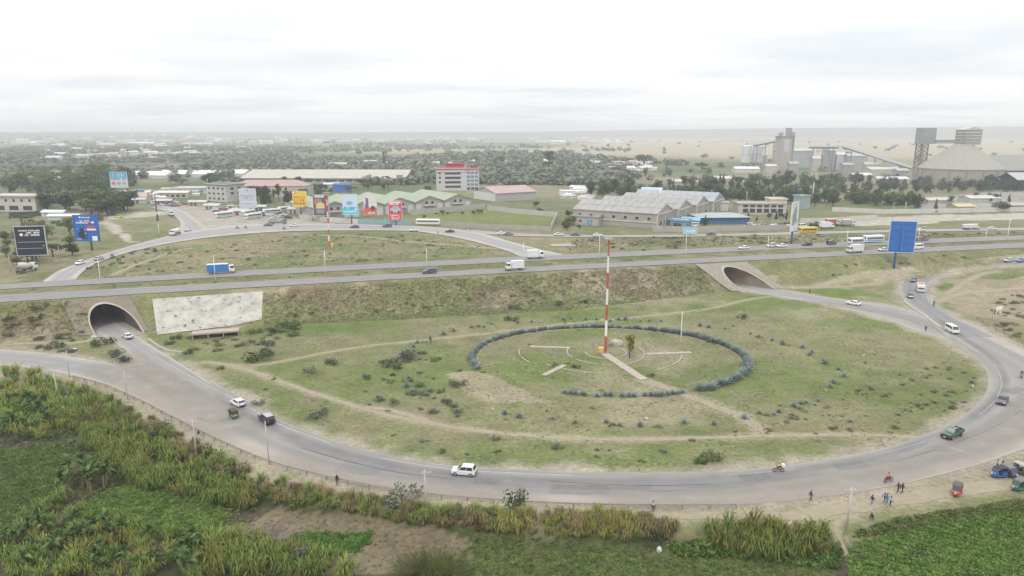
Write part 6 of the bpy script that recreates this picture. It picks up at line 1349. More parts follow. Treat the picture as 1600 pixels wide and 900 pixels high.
# fine-leaved willow-like bush, lower middle
b = MB(); r2 = random.Random(8); o = empty('feathery_bush', G(672, 905)); tag(o, 'large feathery olive bush at the lower picture edge', 'bush')
b.tube([(0, 0, -.3), (0, 0, 1.2)], [.2, .1], 6); b.build('stem', M_bark, o); b = MB()
for k in range(4200):
    a = r2.uniform(0, 6.28); el = r2.uniform(.15, 1.45); d = Vector((math.cos(a) * math.cos(el), math.sin(a) * math.cos(el), math.sin(el))); p0 = d * r2.uniform(.8, 3.2) * Vector((1.5, 1.2, 1)).length * .42; p0 = Vector((p0.x * 1.9, p0.y * 1.4, p0.z * 1.15 + .3)); q = p0 + Vector((d.x * .9, d.y * .8, .25 + r2.uniform(-.5, .35))); s = Vector((-d.y, d.x, .2)) * .045
    b.add([p0 - s, p0 + s, q + s * .5, q - s * .5], [(0, 1, 2, 3)])
b.build('foliage', leafmat('feathery_olive', (.075, .085, .022), (.15, .165, .05)), o)

random.seed(83)
for x, y in pts_in([(0, 640), (110, 640), (220, 720), (180, 760), (90, 700), (0, 700)], 14, seed=83): shrub(x, y, random.uniform(2.2, 4.2), random.choice(['light', 'mid', 'yellow', 'light']), 'leafy green bush in the thicket below the approach road', 'bushes of the thicket', False, random.uniform(1.0, 1.6))
for x, y in pts_in([(0, 820), (120, 810), (330, 850), (450, 880), (450, 905), (0, 905)], 14, seed=84): shrub(x, y, random.uniform(1.8, 3.4), random.choice(['light', 'mid', 'dark', 'light']), 'leafy green bush in the overgrown near corner', 'bushes of the near corner', False, random.uniform(.9, 1.4))

for x, y in pts_in([(120, 640), (250, 695), (400, 780), (380, 795), (250, 760), (140, 690)], 12, seed=85): shrub(x, y, random.uniform(1.8, 3.4), random.choice(['light', 'yellow', 'dry', 'mid']), 'bush standing in the elephant grass belt', 'bushes in the grass belt', False, random.uniform(.9, 1.5))
for x, y in pts_in([(430, 770), (700, 808), (1040, 822), (1040, 842), (700, 828), (430, 792)], 12, seed=86): shrub(x, y, random.uniform(1.4, 3.0), random.choice(['light', 'dusty', 'dry', 'mid']), 'bush among the dry grass below the ring road', 'bushes in the dry grass', False, random.uniform(.9, 1.4))
# ------------------------------------------------------------------ vehicles (built facing +x, standing on z=0)
M_tyre = mat('tyre_rubber', (.025, .024, .023), .9, .1); M_rim = mat('wheel_rim', (.35, .35, .36), .35, .05, metal=.6); M_vg = mat('vehicle_glass', (.03, .036, .042), .08, .05, spec=.7)
M_hl = mat('headlight_lens', (.6, .6, .58), .15, .03); M_tl = mat('taillight_lens', (.3, .02, .02), .2, .03); M_blk = mat('black_trim', (.03, .03, .03), .6, .05)
def paint(c): return mat('paint_%.2f_%.2f_%.2f' % c, c, .32, .05, 1.2, coat=.4, spec=.45)
WHEELS = {}
def wheel(o, x, y, r, w_=.22):
    k = (r, w_)
    if k not in WHEELS:
        b = MB(); n = 14; P = lambda rr, yy: [(rr * math.cos(2 * math.pi * i / n), yy, rr * math.sin(2 * math.pi * i / n)) for i in range(n)]
        b.loft([P(r * .86, -w_ / 2), P(r, -w_ * .36), P(r, w_ * .36), P(r * .86, w_ / 2)]); m1 = b.mesh('wheel', M_tyre)
        b = MB(); b.loft([P(r * .62, -w_ / 2 - .015), P(r * .62, w_ / 2 + .015)]); WHEELS[k] = (m1, b.mesh('rim', M_rim))
    a = link('wheel', WHEELS[k][0], o); link('rim', WHEELS[k][1], a); a.location = (x, y, r); return a
def pbox(o, name, c_, d_, m, taper=1.0): b = MB(); b.box(c_, d_, 0, taper); return b.build(name, m, o)
CARS = dict(hatch=dict(L=3.95, W=1.68, H=1.5, belt=.93, hood=.86, c0=-1.86, c1=.95, r0=-1.45, r1=.12, wb=1.22, wr=.3, deck=.93),
            sedan=dict(L=4.5, W=1.74, H=1.46, belt=.92, hood=.84, c0=-1.72, c1=1.0, r0=-.95, r1=.2, wb=1.32, wr=.31, deck=.92),
            suv=dict(L=4.55, W=1.84, H=1.78, belt=1.12, hood=1.06, c0=-2.12, c1=1.0, r0=-1.9, r1=.25, wb=1.34, wr=.37, deck=1.12),
            suv_short=dict(L=4.05, W=1.74, H=1.72, belt=1.05, hood=1.0, c0=-1.9, c1=1.05, r0=-1.62, r1=.2, wb=1.28, wr=.36, deck=1.05),
            van=dict(L=4.9, W=1.78, H=2.12, belt=1.22, hood=1.2, c0=-2.36, c1=2.2, r0=-2.28, r1=1.25, wb=1.45, wr=.33, deck=1.22))
def car(kind, colour, roofc=None):
    D = CARS[kind]
    def f():
        o = empty('van' if kind == 'van' else 'car'); L_, W_, Hh = D['L'], D['W'] / 2, D['H']; m = paint(colour); zb, be = .24, D['belt']
        def ring(x, wf, z0, z1): w_ = W_ * wf; return [(x, -w_ * .9, z0), (x, -w_, z0 + .14), (x, -w_, z1 - .16), (x, -w_ * .93, z1), (x, w_ * .93, z1), (x, w_, z1 - .16), (x, w_, z0 + .14), (x, w_ * .9, z0)]
        b = MB(); b.loft([ring(-L_ / 2, .86, .4, D['deck'] - .12), ring(-L_ / 2 + .12, .95, .28, D['deck']), ring(-L_ / 2 + .6, 1, zb, be), ring(0, 1, zb, be), ring(D['c1'] - .05, 1, zb, be), ring(L_ / 2 - .55, .99, zb, D['hood']), ring(L_ / 2 - .12, .93, .28, D['hood'] - .08), ring(L_ / 2, .82, .38, D['hood'] - .24)]); b.build('body', m, o)
        c0, c1, r0, r1 = D['c0'], D['c1'], D['r0'], D['r1']; wb_, wt = W_ * .93, W_ * (.9 if kind == 'van' else .78)
        b = MB(); b.loft([[(c0, -wb_, be - .02), (c1, -wb_, be - .02), (c1, wb_, be - .02), (c0, wb_, be - .02)], [(r0, -wt, Hh - .06), (r1, -wt, Hh - .06), (r1, wt, Hh - .06), (r0, wt, Hh - .06)]]); cb = b.build('cabin', m, o)
        b = MB(); b.loft([[(r0 - .03, -wt - .01, Hh - .06), (r1 + .04, -wt - .01, Hh - .06), (r1 + .04, wt + .01, Hh - .06), (r0 - .03, wt + .01, Hh - .06)], [(r0 + .08, -wt * .9, Hh), (r1 - .1, -wt * .9, Hh), (r1 - .1, wt * .9, Hh), (r0 + .08, wt * .9, Hh)]]); b.build('roof', paint(roofc) if roofc else m, o)
        z0, z1 = be + .04, Hh - .12
        def lerp(a, q, t_): return a + (q - a) * t_
        t0, t1 = (z0 - be) / (Hh - be), (z1 - be) / (Hh - be)
        for nm, xa, xb, s in (('windscreen', c1, r1, 1), ('rear_window', c0, r0, -1)):
            b = MB(); e = .02 * s; w0, w1 = lerp(wb_, wt, t0) * .92, lerp(wb_, wt, t1) * .9; q = [(lerp(xa, xb, t0) + e, -w0, z0), (lerp(xa, xb, t0) + e, w0, z0), (lerp(xa, xb, t1) + e, w1, z1), (lerp(xa, xb, t1) + e, -w1, z1)]; b.quad(*(q if s > 0 else q[::-1])); b.build(nm, M_vg, cb)
        xs0, xs1 = (lerp(c0, r0, t0), lerp(c1, r1, t0)), (lerp(c0, r0, t1), lerp(c1, r1, t1)); cuts = (.06, .36, .64, .93) if kind in ('van',) else ((.08, .50, .92) if kind != 'suv' else (.05, .34, .63, .93))
        for s in (-1, 1):
            for i in range(len(cuts) - 1):
                u0, u1 = cuts[i] + .015, cuts[i + 1] - .015; w0, w1 = lerp(wb_, wt, t0) + .015, lerp(wb_, wt, t1) + .015; b = MB(); q = [(lerp(*xs0, u0), s * w0, z0), (lerp(*xs0, u1), s * w0, z0), (lerp(*xs1, u1), s * w1, z1), (lerp(*xs1, u0), s * w1, z1)]; b.quad(*(q if s < 0 else q[::-1])); b.build('side_window', M_vg, cb)
        for s in (-1, 1):
            pbox(o, 'headlight', (L_ / 2 - .1, s * W_ * .66, D['hood'] - .2), (.16, .34, .16), M_hl); pbox(o, 'taillight', (-L_ / 2 + .04, s * W_ * .72, D['deck'] - .22), (.1, .22, .26), M_tl); pbox(o, 'mirror', (c1 - .25, s * (W_ + .09), be + .08), (.14, .18, .14), m)
            for x in (-D['wb'], D['wb']): wheel(o, x, s * (W_ - .1), D['wr'])
        pbox(o, 'front_bumper', (L_ / 2 - .02, 0, .42), (.16, W_ * 1.6, .2), M_blk); pbox(o, 'rear_bumper', (-L_ / 2 + .01, 0, .44), (.14, W_ * 1.6, .18), M_blk)
        if kind == 'suv': pbox(o, 'spare_wheel', (-L_ / 2 - .07, 0, .98), (.2, .62, .62), M_blk)
        return o
    return f
def pickup(colour):
    def f():
        o = empty('pickup_truck'); m = paint(colour); 
        def ring(x, w_, z0, z1): return [(x, -w_, z0), (x, -w_, z1 - .1), (x, -w_ * .94, z1), (x, w_ * .94, z1), (x, w_, z1 - .1), (x, w_, z0)]
        b = MB(); b.loft([ring(-.55, .88, .42, 1.1), ring(.9, .9, .42, 1.12), ring(2.2, .86, .42, 1.06), ring(2.4, .8, .5, .95)]); b.build('body', m, o)
        b = MB(); b.loft([[(-.6, -.82, 1.08), (.95, -.82, 1.08), (.95, .82, 1.08), (-.6, .82, 1.08)], [(-.52, -.72, 1.82), (.42, -.72, 1.82), (.42, .72, 1.82), (-.52, .72, 1.82)]]); cb = b.build('cabin', m, o)
        b = MB(); b.quad((.9, -.74, 1.15), (.9, .74, 1.15), (.48, .66, 1.76), (.48, -.66, 1.76)); b.build('windscreen', mat('glass_pale', (.22, .25, .26), .1, .05, spec=.7), cb)
        for s in (-1, 1): b = MB(); q = [(-.48, s * .825, 1.15), (.75, s * .825, 1.15), (.36, s * .745, 1.74), (-.44, s * .745, 1.74)]; b.quad(*(q if s < 0 else q[::-1])); b.build('side_window', M_vg, cb)
        bed = pbox(o, 'bed_floor', (-1.55, 0, .7), (1.95, 1.6, .12), m)
        for s in (-1, 1): pbox(bed, 'bed_side', (-1.55, s * .84, 1.0), (1.95, .09, .55), m); pbox(o, 'headlight', (2.38, s * .6, .86), (.1, .26, .22), M_hl); pbox(o, 'mudguard', (1.55, s * .9, .82), (.9, .14, .2), m)
        pbox(bed, 'tailgate', (-2.5, 0, 1.0), (.09, 1.6, .55), m); pbox(bed, 'roll_bar', (-.85, 0, 1.45), (.1, 1.5, .5), m); pbox(o, 'bull_bar', (2.5, 0, .72), (.14, 1.5, .5), M_blk); pbox(o, 'number_plate', (2.585, 0, .55), (.02, .5, .13), M_hl); pbox(o, 'chassis', (-.4, 0, .48), (4.0, .9, .2), M_blk)
        for x in (-1.55, 1.55):
            for s in (-1, 1): wheel(o, x, s * .84, .4, .26)
        return o
    return f
def cab(o, m, x, W_=2.1, Hh=2.5, z=.7, L_=1.7):
    b = MB(); w_ = W_ / 2; b.loft([[(x, -w_, z), (x + L_, -w_, z), (x + L_, w_, z), (x, w_, z)], [(x, -w_, z + Hh * .42), (x + L_ + .02, -w_, z + Hh * .42), (x + L_ + .02, w_, z + Hh * .42), (x, w_, z + Hh * .42)], [(x, -w_ * .93, z + Hh * .78), (x + L_ - .28, -w_ * .93, z + Hh * .78), (x + L_ - .28, w_ * .93, z + Hh * .78), (x, w_ * .93, z + Hh * .78)]]); c_ = b.build('cab', m, o)
    z0, z1 = z + Hh * .44, z + Hh * .74; b = MB(); b.quad((x + L_ + .01, -w_ * .88, z0), (x + L_ + .01, w_ * .88, z0), (x + L_ - .24, w_ * .84, z1), (x + L_ - .24, -w_ * .84, z1)); b.build('windscreen', M_vg, c_)
    for s in (-1, 1):
        b = MB(); q = [(x + .4, s * (w_ + .012), z0), (x + L_ - .12, s * (w_ + .012), z0), (x + L_ - .34, s * (w_ * .94 + .02), z1), (x + .4, s * (w_ * .94 + .02), z1)]; b.quad(*(q if s < 0 else q[::-1])); b.build('side_window', M_vg, c_)
        pbox(c_, 'headlight', (x + L_ + .02, s * w_ * .75, z + .22), (.08, .3, .2), M_hl)
    pbox(c_, 'bumper', (x + L_ + .05, 0, z - .08), (.16, W_, .3), M_blk)
def truck(kind, colour, cargo, L_=7.0):
    def f():
        o = empty('truck'); m = paint(colour); h = L_ / 2; cab(o, m, h - 1.75); pbox(o, 'chassis', (-.2, 0, .72), (L_ - .6, .9, .22), M_blk); cl = L_ - 2.0; cx_ = -h + cl / 2; cm = paint(cargo)
        if kind == 'box':
            c_ = pbox(o, 'cargo_box', (cx_, 0, 2.05), (cl, 2.3, 2.4), cm); pbox(c_, 'box_trim', (cx_, 0, 3.27), (cl + .06, 2.36, .08), M_hl); pbox(c_, 'rear_door', (-h - .02, 0, 2.05), (.05, 2.1, 2.2), cm)
        elif kind == 'flat':
            pbox(o, 'load_bed', (cx_, 0, 1.0), (cl, 2.3, .2), cm)
            for s in (-1, 1): pbox(o, 'side_board', (cx_, s * 1.12, 1.45), (cl, .08, .7), cm)
            pbox(o, 'tail_board', (-h + .04, 0, 1.45), (.08, 2.15, .7), cm); pbox(o, 'head_board', (-h + cl - .05, 0, 1.6), (.1, 2.15, 1.0), cm); pbox(o, 'load', (cx_ - .1, 0, 1.45), (cl - .5, 2.0, .6), mat('sand_load', (.3, .26, .2), .95, .2, 3), .8)
        elif kind == 'tip':
            b = MB(); b.loft([[(-h, -1.05, 1.0), (-h + cl, -1.05, 1.0), (-h + cl, 1.05, 1.0), (-h, 1.05, 1.0)], [(-h - .2, -1.2, 2.5), (-h + cl + .1, -1.2, 2.5), (-h + cl + .1, 1.2, 2.5), (-h - .2, 1.2, 2.5)]]); b.build('tipper_body', cm, o); pbox(o, 'tarpaulin', (cx_, 0, 2.55), (cl, 2.2, .25), paint((.6, .59, .56)), .8)
        elif kind == 'mixer':
            b = MB(); b.tube([(-h - .1, 0, 2.9), (-h + .8, 0, 2.7), (-h + 2.2, 0, 2.35), (-h + 3.8, 0, 2.0), (-h + cl - .2, 0, 1.75)], [.5, .95, 1.25, 1.2, .6], 14); b.build('mixer_drum', cm, o, True); pbox(o, 'drum_stand', (-h + .7, 0, 1.4), (.5, 1.6, 1.3), M_steel); pbox(o, 'drum_stand', (-h + cl - .4, 0, 1.2), (.4, 1.4, .9), M_steel); pbox(o, 'chute', (-h - .45, 0, 1.7), (.7, .5, 1.1), M_steel); pbox(o, 'hopper', (-h - .15, 0, 3.3), (.8, .9, .6), M_steel, 1.3)
        elif kind == 'tank':
            b = MB(); b.tube([(-h - .05, 0, 1.95), (-h + .2, 0, 1.95), (-h + cl - .3, 0, 1.95), (-h + cl - .05, 0, 1.95)], [.75, 1.08, 1.08, .75], 16); b.build('tank', cm, o, True); pbox(o, 'catwalk', (cx_, 0, 3.06), (cl * .8, .5, .08), M_steel)
        for x in ((h - 1.1, -h + 1.1) if L_ < 7.2 else (h - 1.1, -h + 1.0, -h + 2.15)):
            for s in (-1, 1): wheel(o, x, s * .98, .46, .32)
        for s in (-1, 1): pbox(o, 'taillight', (-h + .02, s * .85, .78), (.1, .3, .16), M_tl)
        return o
    return f
def bus(colour, band=None, L_=10.0, Hh=3.0, low=None):
    def f():
        o = empty('bus'); m = paint(colour); h = L_ / 2; b = MB()
        def ring(x, w_, z0, z1): return [(x, -w_, z0), (x, -w_, z1 - .3), (x, -w_ * .84, z1), (x, w_ * .84, z1), (x, w_, z1 - .3), (x, w_, z0)]
        b.loft([ring(-h, 1.14, .45, Hh - .15), ring(-h + .25, 1.22, .4, Hh), ring(h - .5, 1.22, .4, Hh), ring(h, 1.12, .45, Hh - .35)]); bd = b.build('body', m, o)
        n = max(5, int(L_ / 1.35)); st = (L_ - 1.2) / n
        for s in (-1, 1):
            for i in range(n): pbox(bd, 'window', (-h + .6 + st * (i + .5), s * 1.215, Hh * .62), (st * .88, .03, Hh * .26), M_vg)
            if band: pbox(bd, 'side_stripe', (0, s * 1.218, .95), (L_ - .9, .03, .5), paint(band))
            pbox(o, 'headlight', (h - .02, s * .8, .85), (.08, .35, .22), M_hl); pbox(o, 'taillight', (-h - .01, s * .85, 1.0), (.06, .25, .35), M_tl)
            for x in (h - 2.0 * L_ / 10, -h + 2.1 * L_ / 10): wheel(o, x, s * 1.05, .46, .3)
        b = MB(); b.quad((h + .02, -1.0, Hh * .46), (h + .02, 1.0, Hh * .46), (h - .02, .95, Hh * .82), (h - .02, -.95, Hh * .82)); b.build('windscreen', M_vg, bd); pbox(bd, 'rear_window', (-h - .005, 0, Hh * .66), (.05, 1.9, Hh * .24), M_vg)
        if low: pbox(bd, 'roof_rack', (-.4, 0, Hh + .12), (L_ * .55, 1.7, .22), paint(low))
        return o
    return f
def tuktuk(colour, top=(.10, .10, .105), stripe=None):
    def f():
        o = empty('auto_rickshaw'); m = paint(colour)
        def ring(x, w_, z0, z1): return [(x, -w_, z0), (x, -w_ * 1.02, (z0 + z1) / 2), (x, -w_ * .9, z1), (x, w_ * .9, z1), (x, w_ * 1.02, (z0 + z1) / 2), (x, w_, z0)]
        b = MB(); b.loft([ring(-1.3, .62, .3, .95), ring(-1.1, .66, .26, 1.0), ring(-.3, .66, .26, .98), ring(-.25, .64, .26, .42), ring(.45, .55, .28, .42)]); b.build('tub', m, o)
        b = MB(); b.loft([ring(.45, .55, .3, .98), ring(.85, .48, .32, 1.02), ring(1.15, .3, .42, .92), ring(1.3, .14, .5, .72)]); b.build('nose', m, o)
        b = MB(); b.loft([[(-1.32, -.64, .95), (-1.32, .64, .95)] + [(-1.28, .62, 1.6), (-1.28, -.62, 1.6)], [(-1.05, -.65, .98), (-1.05, .65, .98), (-1.02, .64, 1.68), (-1.02, -.64, 1.68)]]); b.build('rear_hood', mat('canvas_%.2f' % top[0], top, .8, .15, 2), o)
        b = MB(); b.loft([[(-1.3, -.64, 1.58), (-1.3, .64, 1.58), (-1.3, .5, 1.72), (-1.3, -.5, 1.72)], [(-.5, -.67, 1.66), (-.5, .67, 1.66), (-.5, .5, 1.82), (-.5, -.5, 1.82)], [(.55, -.6, 1.6), (.55, .6, 1.6), (.5, .46, 1.76), (.5, -.46, 1.76)]]); b.build('canopy', mat('canvas_%.2f' % top[0], top, .8), o)
        b = MB(); b.quad((.92, -.46, 1.0), (.92, .46, 1.0), (.58, .52, 1.6), (.58, -.52, 1.6)); b.build('windscreen', M_vg, o)
        for s in (-1, 1): b = MB(); b.tube([(.94, s * .5, .98), (.56, s * .58, 1.64)], .035, 6); b.build('screen_post', m, o); b = MB(); b.tube([(-.2, s * .63, .95), (-.2, s * .63, 1.66)], .03, 6); b.build('side_post', M_blk, o); wheel(o, -.85, s * .6, .23, .14); pbox(o, 'indicator', (1.02, s * .36, .88), (.1, .1, .1), M_hl)
        pbox(o, 'seat', (-.7, 0, .72), (.7, 1.1, .5), M_blk); pbox(o, 'driver_seat', (.05, 0, .62), (.4, .5, .4), M_blk); wheel(o, 1.05, 0, .23, .13); pbox(o, 'headlight', (1.28, 0, .8), (.12, .2, .2), M_hl)
        if stripe: pbox(o, 'rear_panel', (-1.33, .1, .82), (.05, .95, .26), paint(stripe))
        return o
    return f
def motorbike(colour, box=None):
    def f():
        o = empty('motorcycle'); m = paint(colour)
        for x in (-.62, .66):
            b = MB(); b.tube([(x + .3 * math.cos(a), 0, .3 + .3 * math.sin(a)) for a in np.linspace(0, 2 * math.pi, 17)], .055, 6, False); w_ = b.build('wheel', M_tyre, o); b = MB()
            for a in np.linspace(0, math.pi, 5)[:-1]: b.tube([(x - .28 * math.cos(a), 0, .3 - .28 * math.sin(a)), (x + .28 * math.cos(a), 0, .3 + .28 * math.sin(a))], .012, 4)
            b.build('spokes', M_rim, w_)
        b = MB(); b.tube([(.66, .09, .3), (.42, .09, .98)], .03, 6); b.tube([(.66, -.09, .3), (.42, -.09, .98)], .03, 6); b.build('fork', M_rim, o)
        b = MB(); b.tube([(.42, 0, .85), (.1, 0, .55), (-.25, 0, .45), (-.62, 0, .3)], .04, 6); b.build('frame', M_blk, o)
        b = MB(); b.tube([(-.08, 0, .76), (.1, 0, .82), (.3, 0, .84), (.4, 0, .8)], [.08, .15, .15, .06], 8); b.build('tank', m, o, True)
        b = MB(); b.box((-.42, 0, .78), (.75, .24, .1)); b.build('seat', M_blk, o); pbox(o, 'engine', (.08, 0, .45), (.34, .26, .3), M_steel); b = MB(); b.tube([(.36, -.36, 1.02), (.44, 0, 1.0), (.36, .36, 1.02)], .02, 6); b.build('handlebar', M_blk, o)
        b = MB(); b.tube([(.05, -.14, .3), (-.7, -.16, .36)], .04, 6); b.build('exhaust', M_rim, o); pbox(o, 'headlight', (.52, 0, .9), (.12, .18, .18), M_hl); pbox(o, 'rear_mudguard', (-.72, 0, .62), (.5, .14, .05), m)
        if box: pbox(o, 'delivery_box', (-.72, 0, 1.12), (.5, .5, .5), paint(box))
        return o
    return f
WHI = (.68, .68, .68); SIL = (.42, .43, .44); BLK = (.025, .026, .03); GRN = (.04, .085, .055); DGY = (.07, .075, .085); RED = (.45, .03, .035)
def G2(px, py, z): return G(px, py) if z is None else Gz(px, py, z)
def zroad(x, y, z): return z if z is not None else None
def veh(key, build, px, py, tx, ty, label, cat, z=0.05, group=None, s=1.0):
    """px,py: where it touches the road; tx,ty: a point of the photograph it heads towards"""
    if z == 'low':
        P = Gz(px, py, 0)
        for _ in range(10): P = Gz(px, py, .5 * P.z + .5 * max(lowz(P), 0))
        z = P.z; Q = Gz(tx, ty, z); z += .05; P.z = z
    else: P, Q = Gz(px, py, z), Gz(tx, ty, z)
    return place(key, build, P, math.atan2(Q.y - P.y, Q.x - P.x), label, cat, group, s)
def auto(px, py, tx, ty, kind, col, label, z, group=None, roofc=None): return veh(f'{kind}{col}{roofc}', car(kind, col, roofc), px, py, tx, ty, label, 'van' if kind == 'van' else 'car', z, group)
# ring road and near roads
auto(725, 741, 690, 738, 'suv_short', (.58, .6, .62), 'small silver off-road car on the near stretch of the ring road', .055)
auto(417, 659, 395, 643, 'suv', BLK, 'black off-road car with a spare wheel beside the lawn edge', .055, None, (.32, .33, .36))
auto(372, 633, 352, 622, 'hatch', WHI, 'white hatchback ahead of the black car on the ring road', .055)
auto(199, 528, 186, 520, 'sedan', (.6, .6, .6), 'pale saloon driving into the dark tunnel', .05)
auto(1566, 629, 1552, 650, 'sedan', DGY, 'dark grey car on the ring road bend near the picture edge', .055)
veh('pickupgrn', pickup(GRN), 1487, 682, 1462, 692, 'dark green pickup truck with an open bed on the ring road', 'pickup')
auto(1487, 519, 1500, 526, 'van', (.66, .65, .62), 'white minibus van where slip road and tunnel road meet', .06)
auto(1333, 476, 1310, 472, 'sedan', WHI, 'white car on the tunnel road', .05)
auto(1427, 440, 1418, 446, 'hatch', (.14, .15, .16), 'dark car at the top of the slip road bend', 'low'); auto(1422, 465, 1425, 472, 'hatch', (.10, .12, .13), 'dark green-grey car on the inside of the slip road bend', 'low')
veh('matatu', bus((.62, .6, .58), (.4, .1, .1), 6.2, 2.7, (.5, .12, .10)), 1438, 455, 1440, 466, 'white minibus with a red roof rack coming down the slip road', 'minibus', 'low')
auto(1576, 409, 1550, 413, 'sedan', SIL, 'silver car entering the slip road', 'low'); auto(1596, 409, 1570, 412, 'sedan', (.10, .2, .38), 'blue car following the silver one into the slip road', 'low')
veh('tukg', tuktuk((.05, .13, .08), (.07, .068, .066), (.55, .36, .06)), 364, 652, 346, 640, 'green three-wheeled taxi with a yellow panel behind the white hatchback', 'auto rickshaw', .055)
veh('tukr', tuktuk((.42, .05, .05)), 1494, 773, 1488, 786, 'red three-wheeled taxi on the dusty footpath', 'auto rickshaw', .06)
veh('tukb', tuktuk((.03, .10, .32), (.05, .05, .055)), 1559, 745, 1535, 748, 'blue three-wheeled taxi, first of the waiting group', 'auto rickshaw', .06)
veh('tukb2', tuktuk((.035, .045, .14), (.17, .17, .17)), 1577, 744, 1592, 752, 'dark blue three-wheeled taxi beside the bright blue one', 'auto rickshaw', .06)
veh('tukc', tuktuk((.10, .10, .10), (.36, .34, .31)), 1596, 740, 1612, 748, 'three-wheeled taxi with a pale canopy in the waiting group', 'auto rickshaw', .06)
veh('tukg2', tuktuk((.05, .14, .09), (.16, .16, .155)), 1590, 765, 1570, 772, 'green three-wheeled taxi in front of the waiting group', 'auto rickshaw', .06)
BIKES = []
for key, c_, bx_, px, py, tx, ty, lab in (('mb1', (.4, .04, .04), (.62, .63, .65), 1216, 737, 1190, 737, 'red motorcycle with a white delivery box on the ring road'), ('mb2', (.06, .06, .07), None, 1388, 753, 1405, 749, 'dark motorcycle at the outer edge of the ring road'), ('mb3', (.3, .3, .3), None, 1596, 590, 1600, 606, 'motorcycle at the picture edge on the ring road'), ('mb4', (.06, .06, .06), None, 1459, 478, 1462, 484, 'motorcycle stopped beside the slip road')):
    BIKES.append((veh(key, motorbike(c_, bx_), px, py, tx, ty, lab, 'motorcycle', .055), lab))
# highway
HZ = HW + .04
veh('tr_blue', truck('box', WHI, (.03, .17, .48), 8.6), 346, 427, 380, 425, 'truck with a long blue cargo box on the far carriageway', 'truck', HZ)
auto(671, 427, 640, 429, 'suv', (.05, .075, .10), 'dark estate-like off-road car on the near carriageway', HZ)
veh('tr_w1', truck('box', WHI, WHI, 6.4), 804, 422, 770, 424, 'white box truck on the near carriageway above the bank', 'truck', HZ)
veh('tr_w1', truck('box', WHI, WHI, 6.4), 836, 404, 870, 402, 'white box truck on the far carriageway by the loop road end', 'truck', HZ)
auto(1162, 389, 1130, 391, 'sedan', WHI, 'white car with an open boot on the far carriageway', HZ); auto(1205, 386, 1170, 388, 'suv_short', (.55, .56, .6), 'pale silver car on the far carriageway, just left of the white one', HZ); auto(1221, 386, 1190, 388, 'sedan', WHI, 'white car close behind the pale silver car', HZ)
auto(1261, 383.5, 1230, 385, 'sedan', BLK, 'black car on the far carriageway by the edge-on billboard', HZ); auto(1299, 382, 1330, 380, 'suv', DGY, 'dark off-road car on the far carriageway before the buses', HZ)
veh('minibus_w', bus((.66, .66, .67), (.2, .22, .3), 7.0, 2.7), 1337, 381, 1370, 379, 'white minibus on the far carriageway', 'minibus', HZ); veh('coach', bus((.6, .62, .64), (.06, .28, .38), 9.5, 3.1), 1364, 378.5, 1395, 377, 'white coach with a teal stripe behind the minibus', 'bus', HZ)
veh('tr_w2', truck('box', (.6, .6, .6), (.66, .65, .63), 6.8), 1335, 395, 1300, 397, 'white box truck on the near carriageway below the minibus', 'truck', HZ); auto(1380, 392, 1350, 394, 'sedan', (.55, .55, .56), 'pale car half behind the blue billboard', HZ)
auto(1433, 389, 1400, 391, 'van', WHI, 'white van on the near carriageway right of the blue billboard', HZ); veh('flatb', truck('flat', (.28, .2, .18), (.17, .13, .11), 8.6), 1437, 376, 1470, 374, 'brown open truck behind the blue billboard', 'truck', HZ)
SZ = FZ + .05
for px, py, kd, c_, lab in ((784, 366, 'sedan', WHI, 'white car at the start of the service road'), (795, 367, 'sedan', (.18, .18, .19), 'dark car close beside the white car on the service road'), (873, 368, 'sedan', (.6, .6, .6), 'pale car on the service road above the far culvert'), (899, 368, 'sedan', (.08, .10, .09), 'dark car behind the pale one on the service road'), (934, 369, 'sedan', WHI, 'white car on the service road before the factory wall'), (1111, 367.5, 'sedan', (.12, .09, .09), 'dark brown car on the service road by the blue-walled shed'), (1438, 361, 'sedan', WHI, 'white car on the service road above the blue billboard'), (1550, 358.5, 'sedan', WHI, 'white car on the service road near the white tipper')):
    auto(px, py, px + 30, py - .2, kd, c_, lab, SZ)
veh('bus_y', bus((.6, .4, .03), (.5, .2, .02), 9.0, 2.9), 1262, 364, 1290, 363, 'yellow bus on the service road', 'bus', SZ); veh('tip_w', truck('tip', (.6, .6, .58), (.62, .62, .6), 8.2), 1517, 358.5, 1550, 357.5, 'white tipper truck on the service road', 'truck', SZ)
# loop road
veh('mixer', truck('mixer', WHI, (.55, .5, .46), 8.2), 42, 424, 62, 419, 'white concrete mixer truck below the black billboard', 'truck', 7.75)
auto(125, 413, 112, 417, 'hatch', WHI, 'white hatchback coming down the loop road', SZ); auto(155, 406, 170, 402, 'sedan', (.45, .44, .44), 'grey saloon climbing the loop road', SZ); veh('tank', truck('tank', WHI, (.6, .58, .56), 8.0), 274, 367, 262, 371, 'white tanker truck at the bend of the loop road', 'truck', SZ); auto(294, 361, 310, 357, 'sedan', WHI, 'white car behind the tanker', SZ)
for px, py, kd, c_, lab in ((647, 361, 'sedan', WHI, 'white car on the loop road behind the green plot'), (703, 363, 'sedan', BLK, 'black car on the loop road behind the green plot'), (605, 355, 'suv', DGY, 'dark off-road car on the loop road below the red billboard'), (554, 356, 'sedan', (.06, .06, .07), 'dark car on the loop road below the pale blue billboard'), (460, 354, 'sedan', WHI, 'white car on the loop road below the bus lot'), (419, 353, 'sedan', (.12, .11, .13), 'dark car on the loop road before the grey truck')):
    auto(px, py, px - 30, py, kd, c_, lab, SZ)
